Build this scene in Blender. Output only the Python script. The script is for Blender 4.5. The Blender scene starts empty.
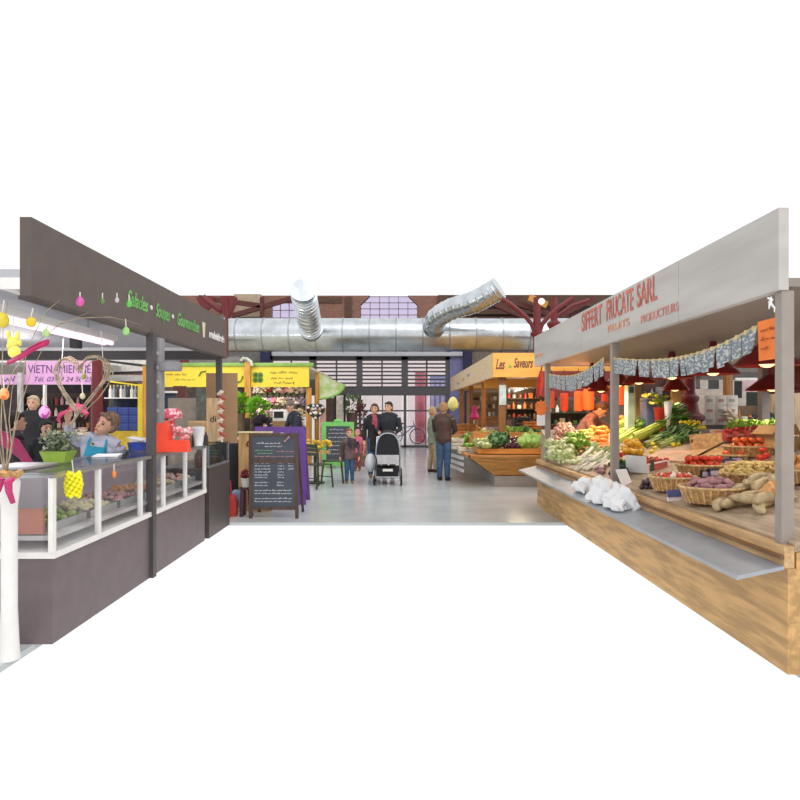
import bpy, bmesh, math, random
from mathutils import Vector, Matrix, Euler
random.seed(11)
SC = bpy.context.scene
C = SC.collection
V = Vector
PI = math.pi
H, F, CX, CY = 1.5, 600.0, 396.0, 410.0     # eye height, focal length in pixels, vanishing point

def at(px, py, d):
    """point at distance d along the hall that the photograph shows at (px, py)"""
    return V(((px - CX) / F * d, d, H - (py - CY) / F * d))
def R(a, b): return random.uniform(a, b)

# ------------------------------------------------------------------ materials
def srgb(h):
    h = h.lstrip('#')
    out = []
    for i in (0, 2, 4):
        c = int(h[i:i + 2], 16) / 255
        out.append(c / 12.92 if c <= .04045 else ((c + .055) / 1.055) ** 2.4)
    return out
MATS = {}
def mat(name, col=None, rough=.6, metal=0., var=.12, scale=7., rnd=0., bump=0., emit=0., kind=None, col2=None, stretch=None):
    if name in MATS: return MATS[name]
    if col is None: print('MISSING MATERIAL', name); col = '#808080'
    m = bpy.data.materials.new(name); m.use_nodes = True
    nt = m.node_tree; N = nt.nodes; L = nt.links
    b = N['Principled BSDF']
    b.inputs['Roughness'].default_value = rough
    b.inputs['Metallic'].default_value = metal
    c = srgb(col)
    tc = N.new('ShaderNodeTexCoord'); mp = N.new('ShaderNodeMapping')
    L.new(tc.outputs['Object'], mp.inputs['Vector'])
    if stretch: mp.inputs['Scale'].default_value = stretch
    dark = [x * (1 - var) for x in c] + [1]; light = [min(1, x * (1 + var)) for x in c] + [1]
    if col2: dark = srgb(col2) + [1]; light = c + [1]
    if kind == 'brick':
        t = N.new('ShaderNodeTexBrick'); t.inputs['Scale'].default_value = scale
        t.inputs['Color1'].default_value = light; t.inputs['Color2'].default_value = [x * .75 for x in c] + [1]
        t.inputs['Mortar'].default_value = srgb(col2 or '#a09080') + [1]
        t.inputs['Mortar Size'].default_value = .015
        mp.inputs['Rotation'].default_value = (PI / 2, 0, 0)
        L.new(mp.outputs[0], t.inputs['Vector']); src = t.outputs['Color']; fac = t.outputs['Fac']
    else:
        t = N.new('ShaderNodeTexNoise'); t.inputs['Scale'].default_value = scale; t.inputs['Detail'].default_value = 4
        L.new(mp.outputs[0], t.inputs['Vector'])
        rp = N.new('ShaderNodeValToRGB')
        lo, hi = (.38, .62) if kind != 'speck' else (.5, .56)
        rp.color_ramp.elements[0].position = lo; rp.color_ramp.elements[1].position = hi
        rp.color_ramp.elements[0].color = dark; rp.color_ramp.elements[1].color = light
        L.new(t.outputs['Fac'], rp.inputs['Fac']); src = rp.outputs['Color']; fac = t.outputs['Fac']
    if rnd:
        oi = N.new('ShaderNodeObjectInfo'); mr = N.new('ShaderNodeMapRange'); hs = N.new('ShaderNodeHueSaturation')
        mr.inputs['To Min'].default_value = 1 - rnd; mr.inputs['To Max'].default_value = 1 + rnd
        L.new(oi.outputs['Random'], mr.inputs['Value']); L.new(mr.outputs[0], hs.inputs['Value'])
        L.new(src, hs.inputs['Color']); src = hs.outputs['Color']
    L.new(src, b.inputs['Base Color'])
    if bump:
        bp = N.new('ShaderNodeBump'); bp.inputs['Strength'].default_value = bump; bp.inputs['Distance'].default_value = .02
        L.new(fac, bp.inputs['Height']); L.new(bp.outputs[0], b.inputs['Normal'])
    if emit:
        b.inputs['Emission Color'].default_value = c + [1]; b.inputs['Emission Strength'].default_value = emit
    MATS[name] = m
    return m
def glass(name, tint='#ffffff', refl=.06):
    if name in MATS: return MATS[name]
    m = bpy.data.materials.new(name); m.use_nodes = True
    nt = m.node_tree; N = nt.nodes; L = nt.links; N.remove(N['Principled BSDF'])
    out = N['Material Output']; tr = N.new('ShaderNodeBsdfTransparent'); gl = N.new('ShaderNodeBsdfGlossy'); mx = N.new('ShaderNodeMixShader')
    tr.inputs[0].default_value = srgb(tint) + [1]; gl.inputs['Roughness'].default_value = .03
    fr = N.new('ShaderNodeLayerWeight'); pw = N.new('ShaderNodeMath'); pw.operation = 'POWER'; pw.inputs[1].default_value = 5.; L.new(fr.outputs['Facing'], pw.inputs[0])
    ad = N.new('ShaderNodeMath'); ad.operation = 'MULTIPLY_ADD'; ad.inputs[1].default_value = .5; ad.inputs[2].default_value = refl; L.new(pw.outputs[0], ad.inputs[0])
    L.new(ad.outputs[0], mx.inputs[0]); L.new(tr.outputs[0], mx.inputs[1]); L.new(gl.outputs[0], mx.inputs[2]); L.new(mx.outputs[0], out.inputs[0])
    MATS[name] = m
    return m
def wood(name, col=None, var=.22, axis='x', rough=.55):
    s = {'x': (1, 9, 9), 'y': (9, 1, 9), 'z': (9, 9, 1)}[axis]
    return mat(name, col, rough, var=var, scale=2.5, stretch=s, bump=.15)

# ------------------------------------------------------------------ mesh builder
class MB:
    def __init__(s): s.bm = bmesh.new()
    def _new(s, fs, m):
        for f in fs: f.material_index = m
    def box(s, c, size, rot=None, bev=0, m=0):
        r = bmesh.ops.create_cube(s.bm, size=1)
        M = Matrix.Translation(V(c)) @ (rot.to_matrix().to_4x4() if rot else Matrix()) @ Matrix.Diagonal((*size, 1))
        bmesh.ops.transform(s.bm, matrix=M, verts=r['verts'])
        fs = {f for v in r['verts'] for f in v.link_faces}; s._new(fs, m)
        if bev:
            es = list({e for v in r['verts'] for e in v.link_edges})
            q = bmesh.ops.bevel(s.bm, geom=es, offset=bev, segments=2, affect='EDGES', profile=.6)
            s._new(q['faces'], m)
        return s
    def span(s, a, b, bev=0, m=0):
        a, b = V(a), V(b)
        return s.box((a + b) / 2, [abs(x) for x in (b - a)], bev=bev, m=m)
    def bar(s, p0, p1, w, h=None, m=0, bev=0):
        p0, p1 = V(p0), V(p1); d = p1 - p0; h = h or w
        q = d.to_track_quat('Z', 'Y')
        return s.box((p0 + p1) / 2, (w, h, d.length), rot=q, m=m, bev=bev)
    def sph(s, c, r, n=12, rot=None, m=0):
        if not hasattr(r, '__len__'): r = (r, r, r)
        q = bmesh.ops.create_uvsphere(s.bm, u_segments=n, v_segments=max(6, n * 2 // 3), radius=1)
        M = Matrix.Translation(V(c)) @ (rot.to_matrix().to_4x4() if rot else Matrix()) @ Matrix.Diagonal((*r, 1))
        bmesh.ops.transform(s.bm, matrix=M, verts=q['verts'])
        s._new({f for v in q['verts'] for f in v.link_faces}, m)
        return s
    def rings(s, rr, m=0, caps=True, closed=False):
        vs = [[s.bm.verts.new(p) for p in ring] for ring in rr]
        n = len(vs[0]); K = len(vs)
        for i in range(K if closed else K - 1):
            a, b = vs[i], vs[(i + 1) % K]
            for j in range(n):
                f = s.bm.faces.new((a[j], a[(j + 1) % n], b[(j + 1) % n], b[j])); f.material_index = m
        if caps and not closed:
            f = s.bm.faces.new(list(reversed(vs[0]))); f.material_index = m
            f = s.bm.faces.new(vs[-1]); f.material_index = m
        return s
    def tube(s, pts, rad, n=8, m=0, closed=False, caps=True):
        pts = [V(p) for p in pts]; K = len(pts)
        if not hasattr(rad, '__len__'): rad = [rad] * K
        up = None; rr = []
        for i in range(K):
            a = pts[(i - 1) % K] if (closed or i > 0) else pts[0]
            b = pts[(i + 1) % K] if (closed or i < K - 1) else pts[-1]
            t = (b - a).normalized()
            if up is None:
                up = t.orthogonal().normalized()
            up = (up - t * up.dot(t))
            up = up.normalized() if up.length > 1e-5 else t.orthogonal().normalized()
            w = t.cross(up)
            rr.append([pts[i] + (up * math.cos(2 * PI * k / n) + w * math.sin(2 * PI * k / n)) * rad[i] for k in range(n)])
        return s.rings(rr, m, caps, closed)
    def cyl(s, p0, p1, r0, r1=None, n=14, m=0): return s.tube([p0, p1], [r0, r0 if r1 is None else r1], n, m)
    def lathe(s, prof, c=(0, 0, 0), n=16, m=0, caps=True, sq=1.0):
        c = V(c)
        return s.rings([[c + V((r * math.cos(2 * PI * k / n), sq * r * math.sin(2 * PI * k / n), z)) for k in range(n)] for r, z in prof], m, caps)
    def loft(s, rr, n=16, m=0, T=None):
        T = T or (lambda p: p)
        return s.rings([[T(V((c[0] + rx * math.cos(2 * PI * k / n), c[1] + ry * math.sin(2 * PI * k / n), c[2]))) for k in range(n)] for c, rx, ry in rr], m)
    def prism(s, poly, a, b, m=0):
        """polygon of (x,z) pushed from y=a to y=b"""
        return s.rings([[V((x, a, z)) for x, z in poly], [V((x, b, z)) for x, z in poly]], m)
    def slab(s, poly, a, b, m=0):
        """polygon of (x,y) pushed from z=a to z=b"""
        return s.rings([[V((x, y, a)) for x, y in poly], [V((x, y, b)) for x, y in poly]], m)
    def quad(s, a, b, c, d, m=0):
        f = s.bm.faces.new([s.bm.verts.new(V(p)) for p in (a, b, c, d)]); f.material_index = m
        return s
    def build(s, name, mats, parent=None, org=None, smooth=True, ang=40):
        bmesh.ops.recalc_face_normals(s.bm, faces=s.bm.faces[:])
        if parent is not None: o0 = WORLD.get(parent.name, V((0, 0, 0)))
        elif org is not None: o0 = V(org)
        else:
            xs = [v.co for v in s.bm.verts]
            lo = [min(p[i] for p in xs) for i in range(3)]; hi = [max(p[i] for p in xs) for i in range(3)]
            o0 = V(((lo[0] + hi[0]) / 2, (lo[1] + hi[1]) / 2, lo[2]))
        bmesh.ops.translate(s.bm, vec=-o0, verts=s.bm.verts[:])
        me = bpy.data.meshes.new(name)
        for f in s.bm.faces: f.smooth = smooth
        s.bm.to_mesh(me); s.bm.free()
        if smooth: me.set_sharp_from_angle(angle=math.radians(ang))
        for mm in (mats if isinstance(mats, (list, tuple)) else [mats]): me.materials.append(mm)
        o = bpy.data.objects.new(name, me); C.objects.link(o)
        if parent is not None: o.parent = parent
        else: o.location = o0
        WORLD[o.name] = o0
        return o
WORLD = {}

def tag(o, label, cat, group=None, kind=None):
    o['label'] = label; o['category'] = cat
    if group: o['group'] = group
    if kind: o['kind'] = kind
    return o
def struct(o):
    o['kind'] = 'structure'; return o
def thing(name, label, cat, loc=(0, 0, 0), group=None):
    o = bpy.data.objects.new(name, None); C.objects.link(o); o.location = loc
    o.empty_display_size = .1
    WORLD[o.name] = V(loc)
    return tag(o, label, cat, group)
def copy_tree(o, parent=None):
    c = o.copy(); C.objects.link(c)
    if parent is not None: c.parent = parent
    for ch in list(o.children): copy_tree(ch, c)
    return c
USED = set()
def put(proto, loc, rot=(0, 0, 0), sc=1.0, label=None, group=None, cat=None):
    """the first time moves the prototype itself, after that a copy of it and of its parts"""
    o = proto if proto.name not in USED else copy_tree(proto)
    USED.add(proto.name)
    o.location = loc; o.rotation_euler = rot
    o.scale = (sc, sc, sc) if not hasattr(sc, '__len__') else sc
    if label: o['label'] = label
    if group: o['group'] = group
    elif 'group' in o and label: del o['group']
    if cat: o['category'] = cat
    return o

def baked(ob, voxel, smooth=2, deci=None):
    md = ob.modifiers.new('r', 'REMESH'); md.mode = 'VOXEL'; md.voxel_size = voxel; md.use_smooth_shade = True
    sm = ob.modifiers.new('s', 'SMOOTH'); sm.iterations = smooth; sm.factor = .5
    if deci:
        dc = ob.modifiers.new('d', 'DECIMATE'); dc.ratio = deci
    dg = bpy.context.evaluated_depsgraph_get()
    me = bpy.data.meshes.new_from_object(ob.evaluated_get(dg))
    old = ob.data; ob.modifiers.clear(); ob.data = me
    for m in old.materials:
        if m and m.name not in [x.name for x in me.materials if x]: me.materials.append(m)
    me.shade_smooth()
    return ob

def lettering(s, size, m, pos, right, up, parent, name='lettering', shear=0., bold=0., align='LEFT', width=None, lift=.004):
    cu = bpy.data.curves.new(name, 'FONT'); cu.body = s; cu.size = size; cu.shear = shear; cu.offset = bold; cu.extrude = .002; cu.align_x = align
    ob = bpy.data.objects.new(name, cu); C.objects.link(ob)
    dg = bpy.context.evaluated_depsgraph_get(); dg.update()
    me = bpy.data.meshes.new_from_object(ob.evaluated_get(dg))
    bpy.data.objects.remove(ob)
    right = V(right).normalized(); up = V(up).normalized(); n = right.cross(up)
    k = 1.0
    if width:
        w = max(v.co.x for v in me.vertices) - min(v.co.x for v in me.vertices); k = width / w
    o0 = WORLD.get(parent.name, V((0, 0, 0)))
    for v in me.vertices:
        v.co = V(pos) - o0 + right * v.co.x * k + up * v.co.y + n * (v.co.z + lift)
    me.materials.clear(); me.materials.append(m)
    o = bpy.data.objects.new(name, me); C.objects.link(o); o.parent = parent
    WORLD[o.name] = o0
    return o
def scribble(b, p, right, up, w, h, m=0, t=.004, seed=0, lift=.004):
    """one line of handwriting too small to read"""
    rn = random.Random(seed); right = V(right).normalized(); up = V(up).normalized(); n = right.cross(up)
    x = 0.; p = V(p)
    while x < w:
        wl = min(rn.uniform(.25, .6) * h * 6, w - x)
        k = max(3, int(wl / (h * .35))); pts = []
        for i in range(k + 1):
            zz = (rn.uniform(.55, 1.) if i % 2 else rn.uniform(-.05, .3)) * h * (1.25 if rn.random() < .2 else .8)
            pts.append(p + right * (x + wl * i / k) + up * zz + n * lift)
        for a, c in zip(pts, pts[1:]):
            dd = (c - a).normalized(); q = n.cross(dd) * t / 2
            b.quad(a - q, c - q, c + q, a + q, m)
        x += wl + h * .6
    return b

# common materials
GREY_POST = mat('taupe_painted_metal', '#9a9088', .5, var=.05)
DARK = mat('anthracite_paint', '#4a4648', .5, var=.06)
BLACK = mat('black_plastic', '#1c1c1f', .45, var=.1)
WHITE = mat('white_paint', '#e8e6e4', .5, var=.04)
STEEL = mat('brushed_steel', '#b4b6ba', .35, metal=.8, var=.06)
OXBLOOD = mat('oxblood_iron_paint', '#6e1c22', .45, var=.12)
PINE = wood('pine_boards', '#c9a06a', axis='x')
PINEY = wood('pine_boards_lengthwise', '#c8a272', axis='y')
OAK = wood('honey_oak', '#c08a45', axis='x')
ORANGEWOOD = wood('orange_stained_wood', '#cf9440', axis='z')
WICKER = mat('wicker', '#b98d58', .7, var=.3, scale=40, bump=.6)
TWIG = mat('twig_bark', '#a3937c', .8, var=.25, scale=20)
CLEAR = glass('clear_glass')
# ================================================================== hall shell
YW = 24.0
floor_m = mat('polished_concrete', '#c0c7c9', .2, var=.06, scale=1.2)
b = MB()
b.slab([(-12, 9.0), (-2.35, 9.0), (-2.35, 8.0), (2.35, 8.0), (2.35, 9.0), (12, 9.0), (12, 34), (-12, 34)], -.04, 0)
b.slab([(-6.2, 3.3), (-2.32, 3.3), (-2.32, 9.0), (-6.2, 9.0)], -.04, 0)
b.slab([(2.32, 3.3), (6.2, 3.3), (6.2, 9.0), (2.32, 9.0)], -.04, 0)
struct(b.build('floor', floor_m, org=(0, 0, 0), smooth=False))

brick = mat('old_red_brick', '#8a5f50', .85, var=.2, scale=3.2, kind='brick', col2='#a08878')
DX0, DX1, DZ = -5.04, 2.10, 3.72
b = MB()
holes = [(DX0, DX1, 0, DZ), (-1.42, .86, 5.08, 6.2), (-5.0, -3.95, 5.2, 5.82)]
xs = sorted({-12, 12, *[h[0] for h in holes], *[h[1] for h in holes]}); zs = sorted({0, 6.08, *[min(h[2], 6.08) for h in holes], *[min(h[3], 6.08) for h in holes]})
for i in range(len(xs) - 1):
    for k in range(len(zs) - 1):
        cx, cz = (xs[i] + xs[i + 1]) / 2, (zs[k] + zs[k + 1]) / 2
        if not any(h[0] < cx < h[1] and h[2] < cz < h[3] for h in holes):
            b.span((xs[i], YW, zs[k]), (xs[i + 1], YW + .35, zs[k + 1]))
for x0, x1 in ((-1.42, -1.05), (.86, .49)):
    b.prism([(x0, 6.08), (x1, 6.08), (x0, 5.72)], YW, YW + .35)
struct(b.build('wall_back', brick, org=(0, YW, 0), smooth=False))
plaster = mat('grey_plaster', '#9b948c', .8, var=.08)
b = MB(); b.span((-12.2, 17, 0), (-12, 24.3, 4.7)); struct(b.build('wall_left', plaster, smooth=False))
b = MB(); b.span((12, 17, 0), (12.2, 24.3, 4.7)); struct(b.build('wall_right', plaster, smooth=False))

# windows high in the back wall
pane_m = glass('lavender_window_glass', '#e6dff0', .03)
frame_m = mat('grey_window_iron', '#8f8796', .5)
for nm, x0, x1, z0, z1, nx, nz in (('window_1', -1.42, .86, 5.08, 6.06, 6, 4), ('window_2', -5.0, -3.95, 5.2, 5.82, 3, 2)):
    o = thing(nm, 'arched' if 0 else 'x', 'window', ((x0 + x1) / 2, YW + .15, z0))
    del o['label'], o['category']; struct(o)
    b = MB()
    for i in range(nx + 1):
        x = x0 + (x1 - x0) * i / nx; zt = z1 if .2 < i / nx < .8 or nm == 'window_2' else z1 - .2
        b.bar((x, YW + .15, z0), (x, YW + .15, zt), .035)
    for k in range(nz + 1):
        z = z0 + (z1 - z0) * k / nz; b.bar((x0, YW + .15, z), (x1, YW + .15, z), .035)
    struct(b.build('window_frame', frame_m, o, smooth=False))
    b = MB(); b.span((x0, YW + .17, z0), (x1, YW + .18, z1)); struct(b.build('window_pane', pane_m, o, smooth=False))

# the glazed entrance under its row of louvres
door = thing('door_1', 'x', 'door', (0, YW, 0)); del door['label'], door['category']; struct(door)
dark_fr = mat('graphite_door_frame', '#5a595e', .45, var=.04)
def wx(px): return (px - CX) / F * YW
def wz(py): return H - (py - CY) / F * YW
b = MB()
for a, c in ((269, 273), (309.5, 316.5), (356.5, 362.5), (401.5, 408), (445.5, 449.5)):
    b.span((wx(a), YW - .06, wz(390)), (wx(c), YW + .1, wz(356)))
b.span((wx(269), YW - .06, wz(360)), (wx(449.5), YW + .1, wz(355)))
b.span((wx(269), YW - .08, wz(395.5)), (wx(449.5), YW + .12, wz(387.5)))
b.span((wx(269), YW - .06, 0), (wx(273), YW + .1, wz(390))); b.span((wx(445.5), YW - .06, 0), (wx(449.5), YW + .1, wz(390)))
for p in (316, 360, 405): b.span((wx(p - 1.3), YW - .04, 0), (wx(p + 1.3), YW + .06, wz(395)))
for p in (338, 382.5, 426): b.span((wx(p - .5), YW, .1), (wx(p + .5), YW + .05, wz(395)))
b.span((wx(273), YW - .04, 0), (wx(446), YW + .06, .09))
b.span((wx(273), YW - .02, wz(411.5)), (wx(446), YW + .05, wz(410)))
struct(b.build('door_frame', dark_fr, door, smooth=False))
for a, c in ((273, 309.5), (316.5, 356.5), (362.5, 401.5), (408, 445.5)):
    b = MB()
    for k in range(8):
        z = wz(387) + (wz(360) - wz(387)) * k / 7
        b.box((wx((a + c) / 2), YW + .02, z), (wx(c) - wx(a), .05, .05), rot=Euler((.5, 0, 0)))
    b.span((wx((a + c) / 2 - .8), YW, wz(388)), (wx((a + c) / 2 + .8), YW + .05, wz(360)))
    struct(b.build('louvre_panel', dark_fr, door, smooth=False))
    b = MB(); b.span((wx(a), YW + .03, .09), (wx(c), YW + .04, wz(395.5))); struct(b.build('door_pane', glass('door_glass', '#fbf8fa', .03), door, smooth=False))
    b = MB(); b.span((wx(a), YW + .08, wz(388)), (wx(c), YW + .085, wz(360))); struct(b.build('louvre_pane', glass('door_glass'), door, smooth=False))
b = MB(); b.span((wx(273), YW - .25, wz(356.5)), (wx(462), YW - .02, wz(351.5)), bev=.02)
struct(b.build('trim_1', mat('pale_blue_grey_pelmet', '#c9cdd6', .4, var=.03)))
navy = mat('navy_paint', '#2b3054', .5)
b = MB(); b.span((wx(262), YW - .3, 0), (wx(271), YW - .01, wz(351))); struct(b.build('trim_2', navy, smooth=False))
b = MB(); b.span((wx(463), YW - .3, 0), (wx(471), YW - .01, wz(350))); struct(b.build('trim_3', navy, smooth=False))
b = MB(); b.span((wx(449.6), YW - .1, 0), (wx(463), YW - .01, wz(355))); struct(b.build('trim_4', mat('lavender_paint', '#7d7fae', .6), smooth=False))
# plastered bands and timbers on the gable
b = MB(); b.span((wx(150), YW - .06, wz(362)), (wx(262), YW - .005, wz(316))); struct(b.build('trim_5', mat('grey_board', '#7c7a7a', .7), smooth=False))
b = MB(); b.span((wx(472), YW - .06, 1.9), (wx(620), YW - .005, wz(352))); struct(b.build('trim_6', mat('warm_grey_board', '#857a70', .7), smooth=False))
b = MB(); b.span((wx(236), YW - .3, wz(318)), (wx(262), YW - .01, 6.08)); struct(b.build('trim_7', mat('beige_plaster', '#b5a08a', .8), smooth=False))
tim = wood('dark_roof_timber', '#5a4034', axis='x', rough=.8)
b = MB()
for a, c in (((440, 312), (545, 312)), ((440, 319.5), (600, 319.5)), ((455, 304), (600, 304))):
    b.bar(at(*a, 23.6), at(*c, 23.6), .16, .2)
b.span((wx(438), YW - .12, wz(322)), (wx(640), YW - .02, 6.08))
struct(b.build('trim_8', tim, smooth=False))
b = MB()
for a, c in (((480, 297.5), (535, 322)), ((500, 297.5), (560, 318)), ((594, 298), (560, 316))):
    b.bar(at(*a, 22.6), at(*c, 22.6), .18, .2)
for x in (515, 572): b.bar(at(x, 297.5, 22.7), at(x, 325, 22.7), .14)
struct(b.build('trim_9', mat('oxblood_roof_truss', '#57241f', .6, var=.2), smooth=False))
b = MB(); b.bar(at(529, 297.5, 22.2), at(547, 305, 22.2), .12, .25); struct(b.build('trim_10', mat('yellow_timber', '#c98b3c', .6), smooth=False))
b = MB()
for a, c in (((199, 297.5), (262, 306)), ((232, 316), (295, 297.5)), ((262, 297.5), (262, 318))): b.bar(at(*a, 23.2), at(*c, 23.2), .14, .18)
struct(b.build('trim_11', mat('oxblood_roof_truss'), smooth=False))
b = MB(); b.span((wx(298), YW - .05, wz(303)), (wx(342), YW - .01, wz(297))); b.span((wx(345), YW - .06, wz(317)), (wx(352), YW - .01, wz(297)))
struct(b.build('trim_12', tim, smooth=False))

# street seen through the doors
b = MB(); b.span((-9, 32.5, 0), (9, 32.8, 4.9)); struct(b.build('wall_street', mat('cream_render', '#fdf6f3', .9, var=.02), smooth=False))
b = MB(); b.cyl(at(420.5, 447, 28) * 1, at(420.5, 447, 28) + V((0, 0, 3.5)), .26)
tag(b.build('advertising_pillar', mat('pink_red_poster', '#e07a8c', .6, var=.2, scale=1.5)), 'pink and red pillar standing in the street beyond the glass doors', 'pillar')
b = MB(); b.span((at(430, 0, 29).x, 29, 0), (at(446, 0, 29).x, 29.06, 3.2), bev=.02)
for k in range(3): b.span((at(431 + k * 5, 0, 29).x, 28.97, 1.6), (at(434 + k * 5, 0, 29).x, 29, 2.9), m=1)
tag(b.build('street_hoarding', [mat('blue_poster', '#8f9ad6', .6), mat('pale_blue_poster', '#c9cfee', .6)]), 'blue hoarding in the street right of the pink pillar', 'hoarding')
# bicycle parked outside
bx = at(406, 0, 26.5).x
bike = thing('bicycle', 'bicycle parked outside behind the glass doors', 'bicycle', (bx, 26.5, 0))
for s in (-.5, .5):
    b = MB(); b.tube([V((bx + s + .33 * math.cos(t), 26.5, .34 + .33 * math.sin(t))) for t in [2 * PI * k / 20 for k in range(20)]], .022, 6, closed=True)
    for k in range(8): b.bar((bx + s, 26.5, .34), (bx + s + .32 * math.cos(k * PI / 4), 26.5, .34 + .32 * math.sin(k * PI / 4)), .008)
    b.build('wheel', BLACK, bike)
b = MB()
for p, q in (((-.5, .34), (-.12, .38)), ((-.12, .38), (-.2, .85)), ((-.12, .38), (.36, .82)), ((-.17, .72), (.36, .8)), ((-.5, .34), (-.18, .74)), ((.5, .34), (.33, .95))):
    b.cyl((bx + p[0], 26.5, p[1]), (bx + q[0], 26.5, q[1]), .022, n=8)
b.build('bicycle_frame', mat('blue_bike_paint', '#4f7fc0', .4), bike)
b = MB(); b.cyl((bx + .32, 26.25, 1.0), (bx + .32, 26.75, 1.0), .02, n=8); b.build('handlebar', BLACK, bike)
b = MB(); b.sph((bx - .22, 26.5, .9), (.14, .07, .04)); b.build('saddle', BLACK, bike)

# ================================================================== air ducts
zinc = mat('galvanised_duct', '#c9cfd4', .27, metal=1., var=.1, scale=2.5)
zinc2 = mat('galvanised_seam', '#a9aeb2', .35, metal=1., var=.05)
YD = 21.5; ZD = at(0, 335, YD).z; RD = .6
duct = thing('ventilation_duct', 'long round galvanised duct running across the hall over the entrance', 'duct', (0, YD, ZD))
b = MB(); b.tube([(x, YD, ZD) for x in (-9.5, 0, 9.5)], RD, 40); b.build('duct_tube', zinc, duct)
for k in range(21):
    x = -9.4 + .94 * k
    b = MB(); b.tube([(x - .025, YD, ZD), (x + .025, YD, ZD)], RD + .022, 40); b.build('seam_ring', zinc2, duct)
def ribbed(name, label, pts, r, rib, n=120):
    pts = [V(p) for p in pts]; P = []
    for i in range(n + 1):
        t = i / n * (len(pts) - 1); k = min(int(t), len(pts) - 2); f = t - k
        p0, p1, p2, p3 = pts[max(k - 1, 0)], pts[k], pts[k + 1], pts[min(k + 2, len(pts) - 1)]
        P.append(.5 * (2 * p1 + (p2 - p0) * f + (2 * p0 - 5 * p1 + 4 * p2 - p3) * f * f + (3 * p1 - p0 - 3 * p2 + p3) * f ** 3))
    rad = [r + (rib if i % 8 < 1 else 0) for i in range(n + 1)]
    o = thing(name, label, 'duct', P[0])
    b = MB(); b.tube(P, rad, 26); b.build('duct_tube', zinc, o)
    b = MB(); b.tube([P[0] - (P[1] - P[0]).normalized() * .1, P[0] + (P[6] - P[0]).normalized() * .1], r + .05, 26); b.build('collar', zinc2, o)
ribbed('branch_duct', 'ribbed steel branch duct rising from the left of the big duct', [at(311.5, 330, 21.0), at(309.5, 322, 20.4), at(306.5, 308, 19.3), at(304, 296, 18.5), at(303, 290, 18.2)], .36, .045)
ribbed('branch_duct', 'smooth steel elbow duct rising to the right from the big duct', [at(434, 327, 21.0), at(437, 318, 20.6), at(452, 309, 20.1), at(474, 302, 19.5), at(493, 292, 19.1), at(499, 288, 19.0)], .36, .015)

# ================================================================== iron columns
def iron_column(label, px, d, top, pedestal):
    x = at(px, 0, d).x
    o = thing('iron_column', label, 'column', (x, d, 0))
    b = MB(); b.lathe([(.11, .9 if pedestal else 0), (.1, top - .5), (.09, top)], (x, d, 0), 18); b.build('shaft', OXBLOOD, o)
    if pedestal:
        b = MB(); b.lathe([(.26, 0), (.26, .25), (.2, .3), (.2, 1.02), (.27, 1.06), (.27, 1.12), (.2, 1.18), (.2, 1.3), (.25, 1.34), (.25, 1.4), (.17, 1.46), (.13, 1.62), (.16, 1.66), (.16, 1.72), (.11, 1.76)], (x, d, 0), 10); b.build('pedestal', OXBLOOD, o)
    return o, x
o, x = iron_column('dark red iron roof column behind the near end of the grey fascia', 537, 16, 4.5, False)
b = MB()
for s in (-1, 1):
    b.tube([V((x + s * (.05 + .9 * t), 16, 3.55 + .93 * t ** .6)) for t in (0, .1, .25, .5, .75, 1)], .06, 8)
b.lathe([(.09, 3.4), (.17, 3.5), (.17, 3.56), (.1, 3.62)], (x, 16, 0), 14); b.build('bracket', OXBLOOD, o)
o, x = iron_column('dark red iron roof column second of the pair above the grey fascia', 554, 17, 4.68, False)
b = MB(); b.lathe([(.1, 3.75), (.2, 3.9), (.2, 3.96), (.1, 4.05)], (x, 17, 0), 14)
b.tube([(x, 17, 4.1), (x + .5, 17, 4.45), (x + 1.0, 17, 4.62)], .05, 8); b.build('bracket', OXBLOOD, o)
o, x = iron_column('dark red iron column on a moulded pedestal behind the celery', 688.5, 9.9, 3.2, True)
o, x = iron_column('dark red iron column seen through the wicker heart', 97, 11.5, 2.9, False)
b = MB(); b.sph(at(541.5, 301.5, 15.5), .085, 16); tag(b.build('globe_lamp', mat('opal_globe', '#f2efe6', .3, emit=.6)), 'small white globe lamp between the two red columns', 'lamp')
br = thing('roof_bracket', 'dark red iron roof bracket beside the end of the brown fascia', 'bracket', at(227, 356, 9))
b = MB(); b.tube([at(227, 357, 9), at(226.5, 298, 9)], .025, 8)
b.build('rod', OXBLOOD, br)
b = MB(); b.prism([(at(p, q, 9.1).x, at(p, q, 9.1).z) for p, q in ((222, 297), (236, 297), (234, 306), (228, 318), (224, 314))], 9.0, 9.2)
b.tube([at(222, 311, 9.1), at(210, 303, 9.1), at(203, 297, 9.1)], .05, 8)
b.build('gusset', OXBLOOD, br)
br2 = thing('roof_bracket', 'dark red iron bracket over the brown fascia, left of the other', 'bracket', at(205, 308, 10))
b = MB(); b.prism([(at(p, q, 10).x, at(p, q, 10).z) for p, q in ((196, 297), (214, 297), (211, 305), (205, 310), (199, 304))], 10, 10.15); b.build('gusset', OXBLOOD, br2, smooth=False)

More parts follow.
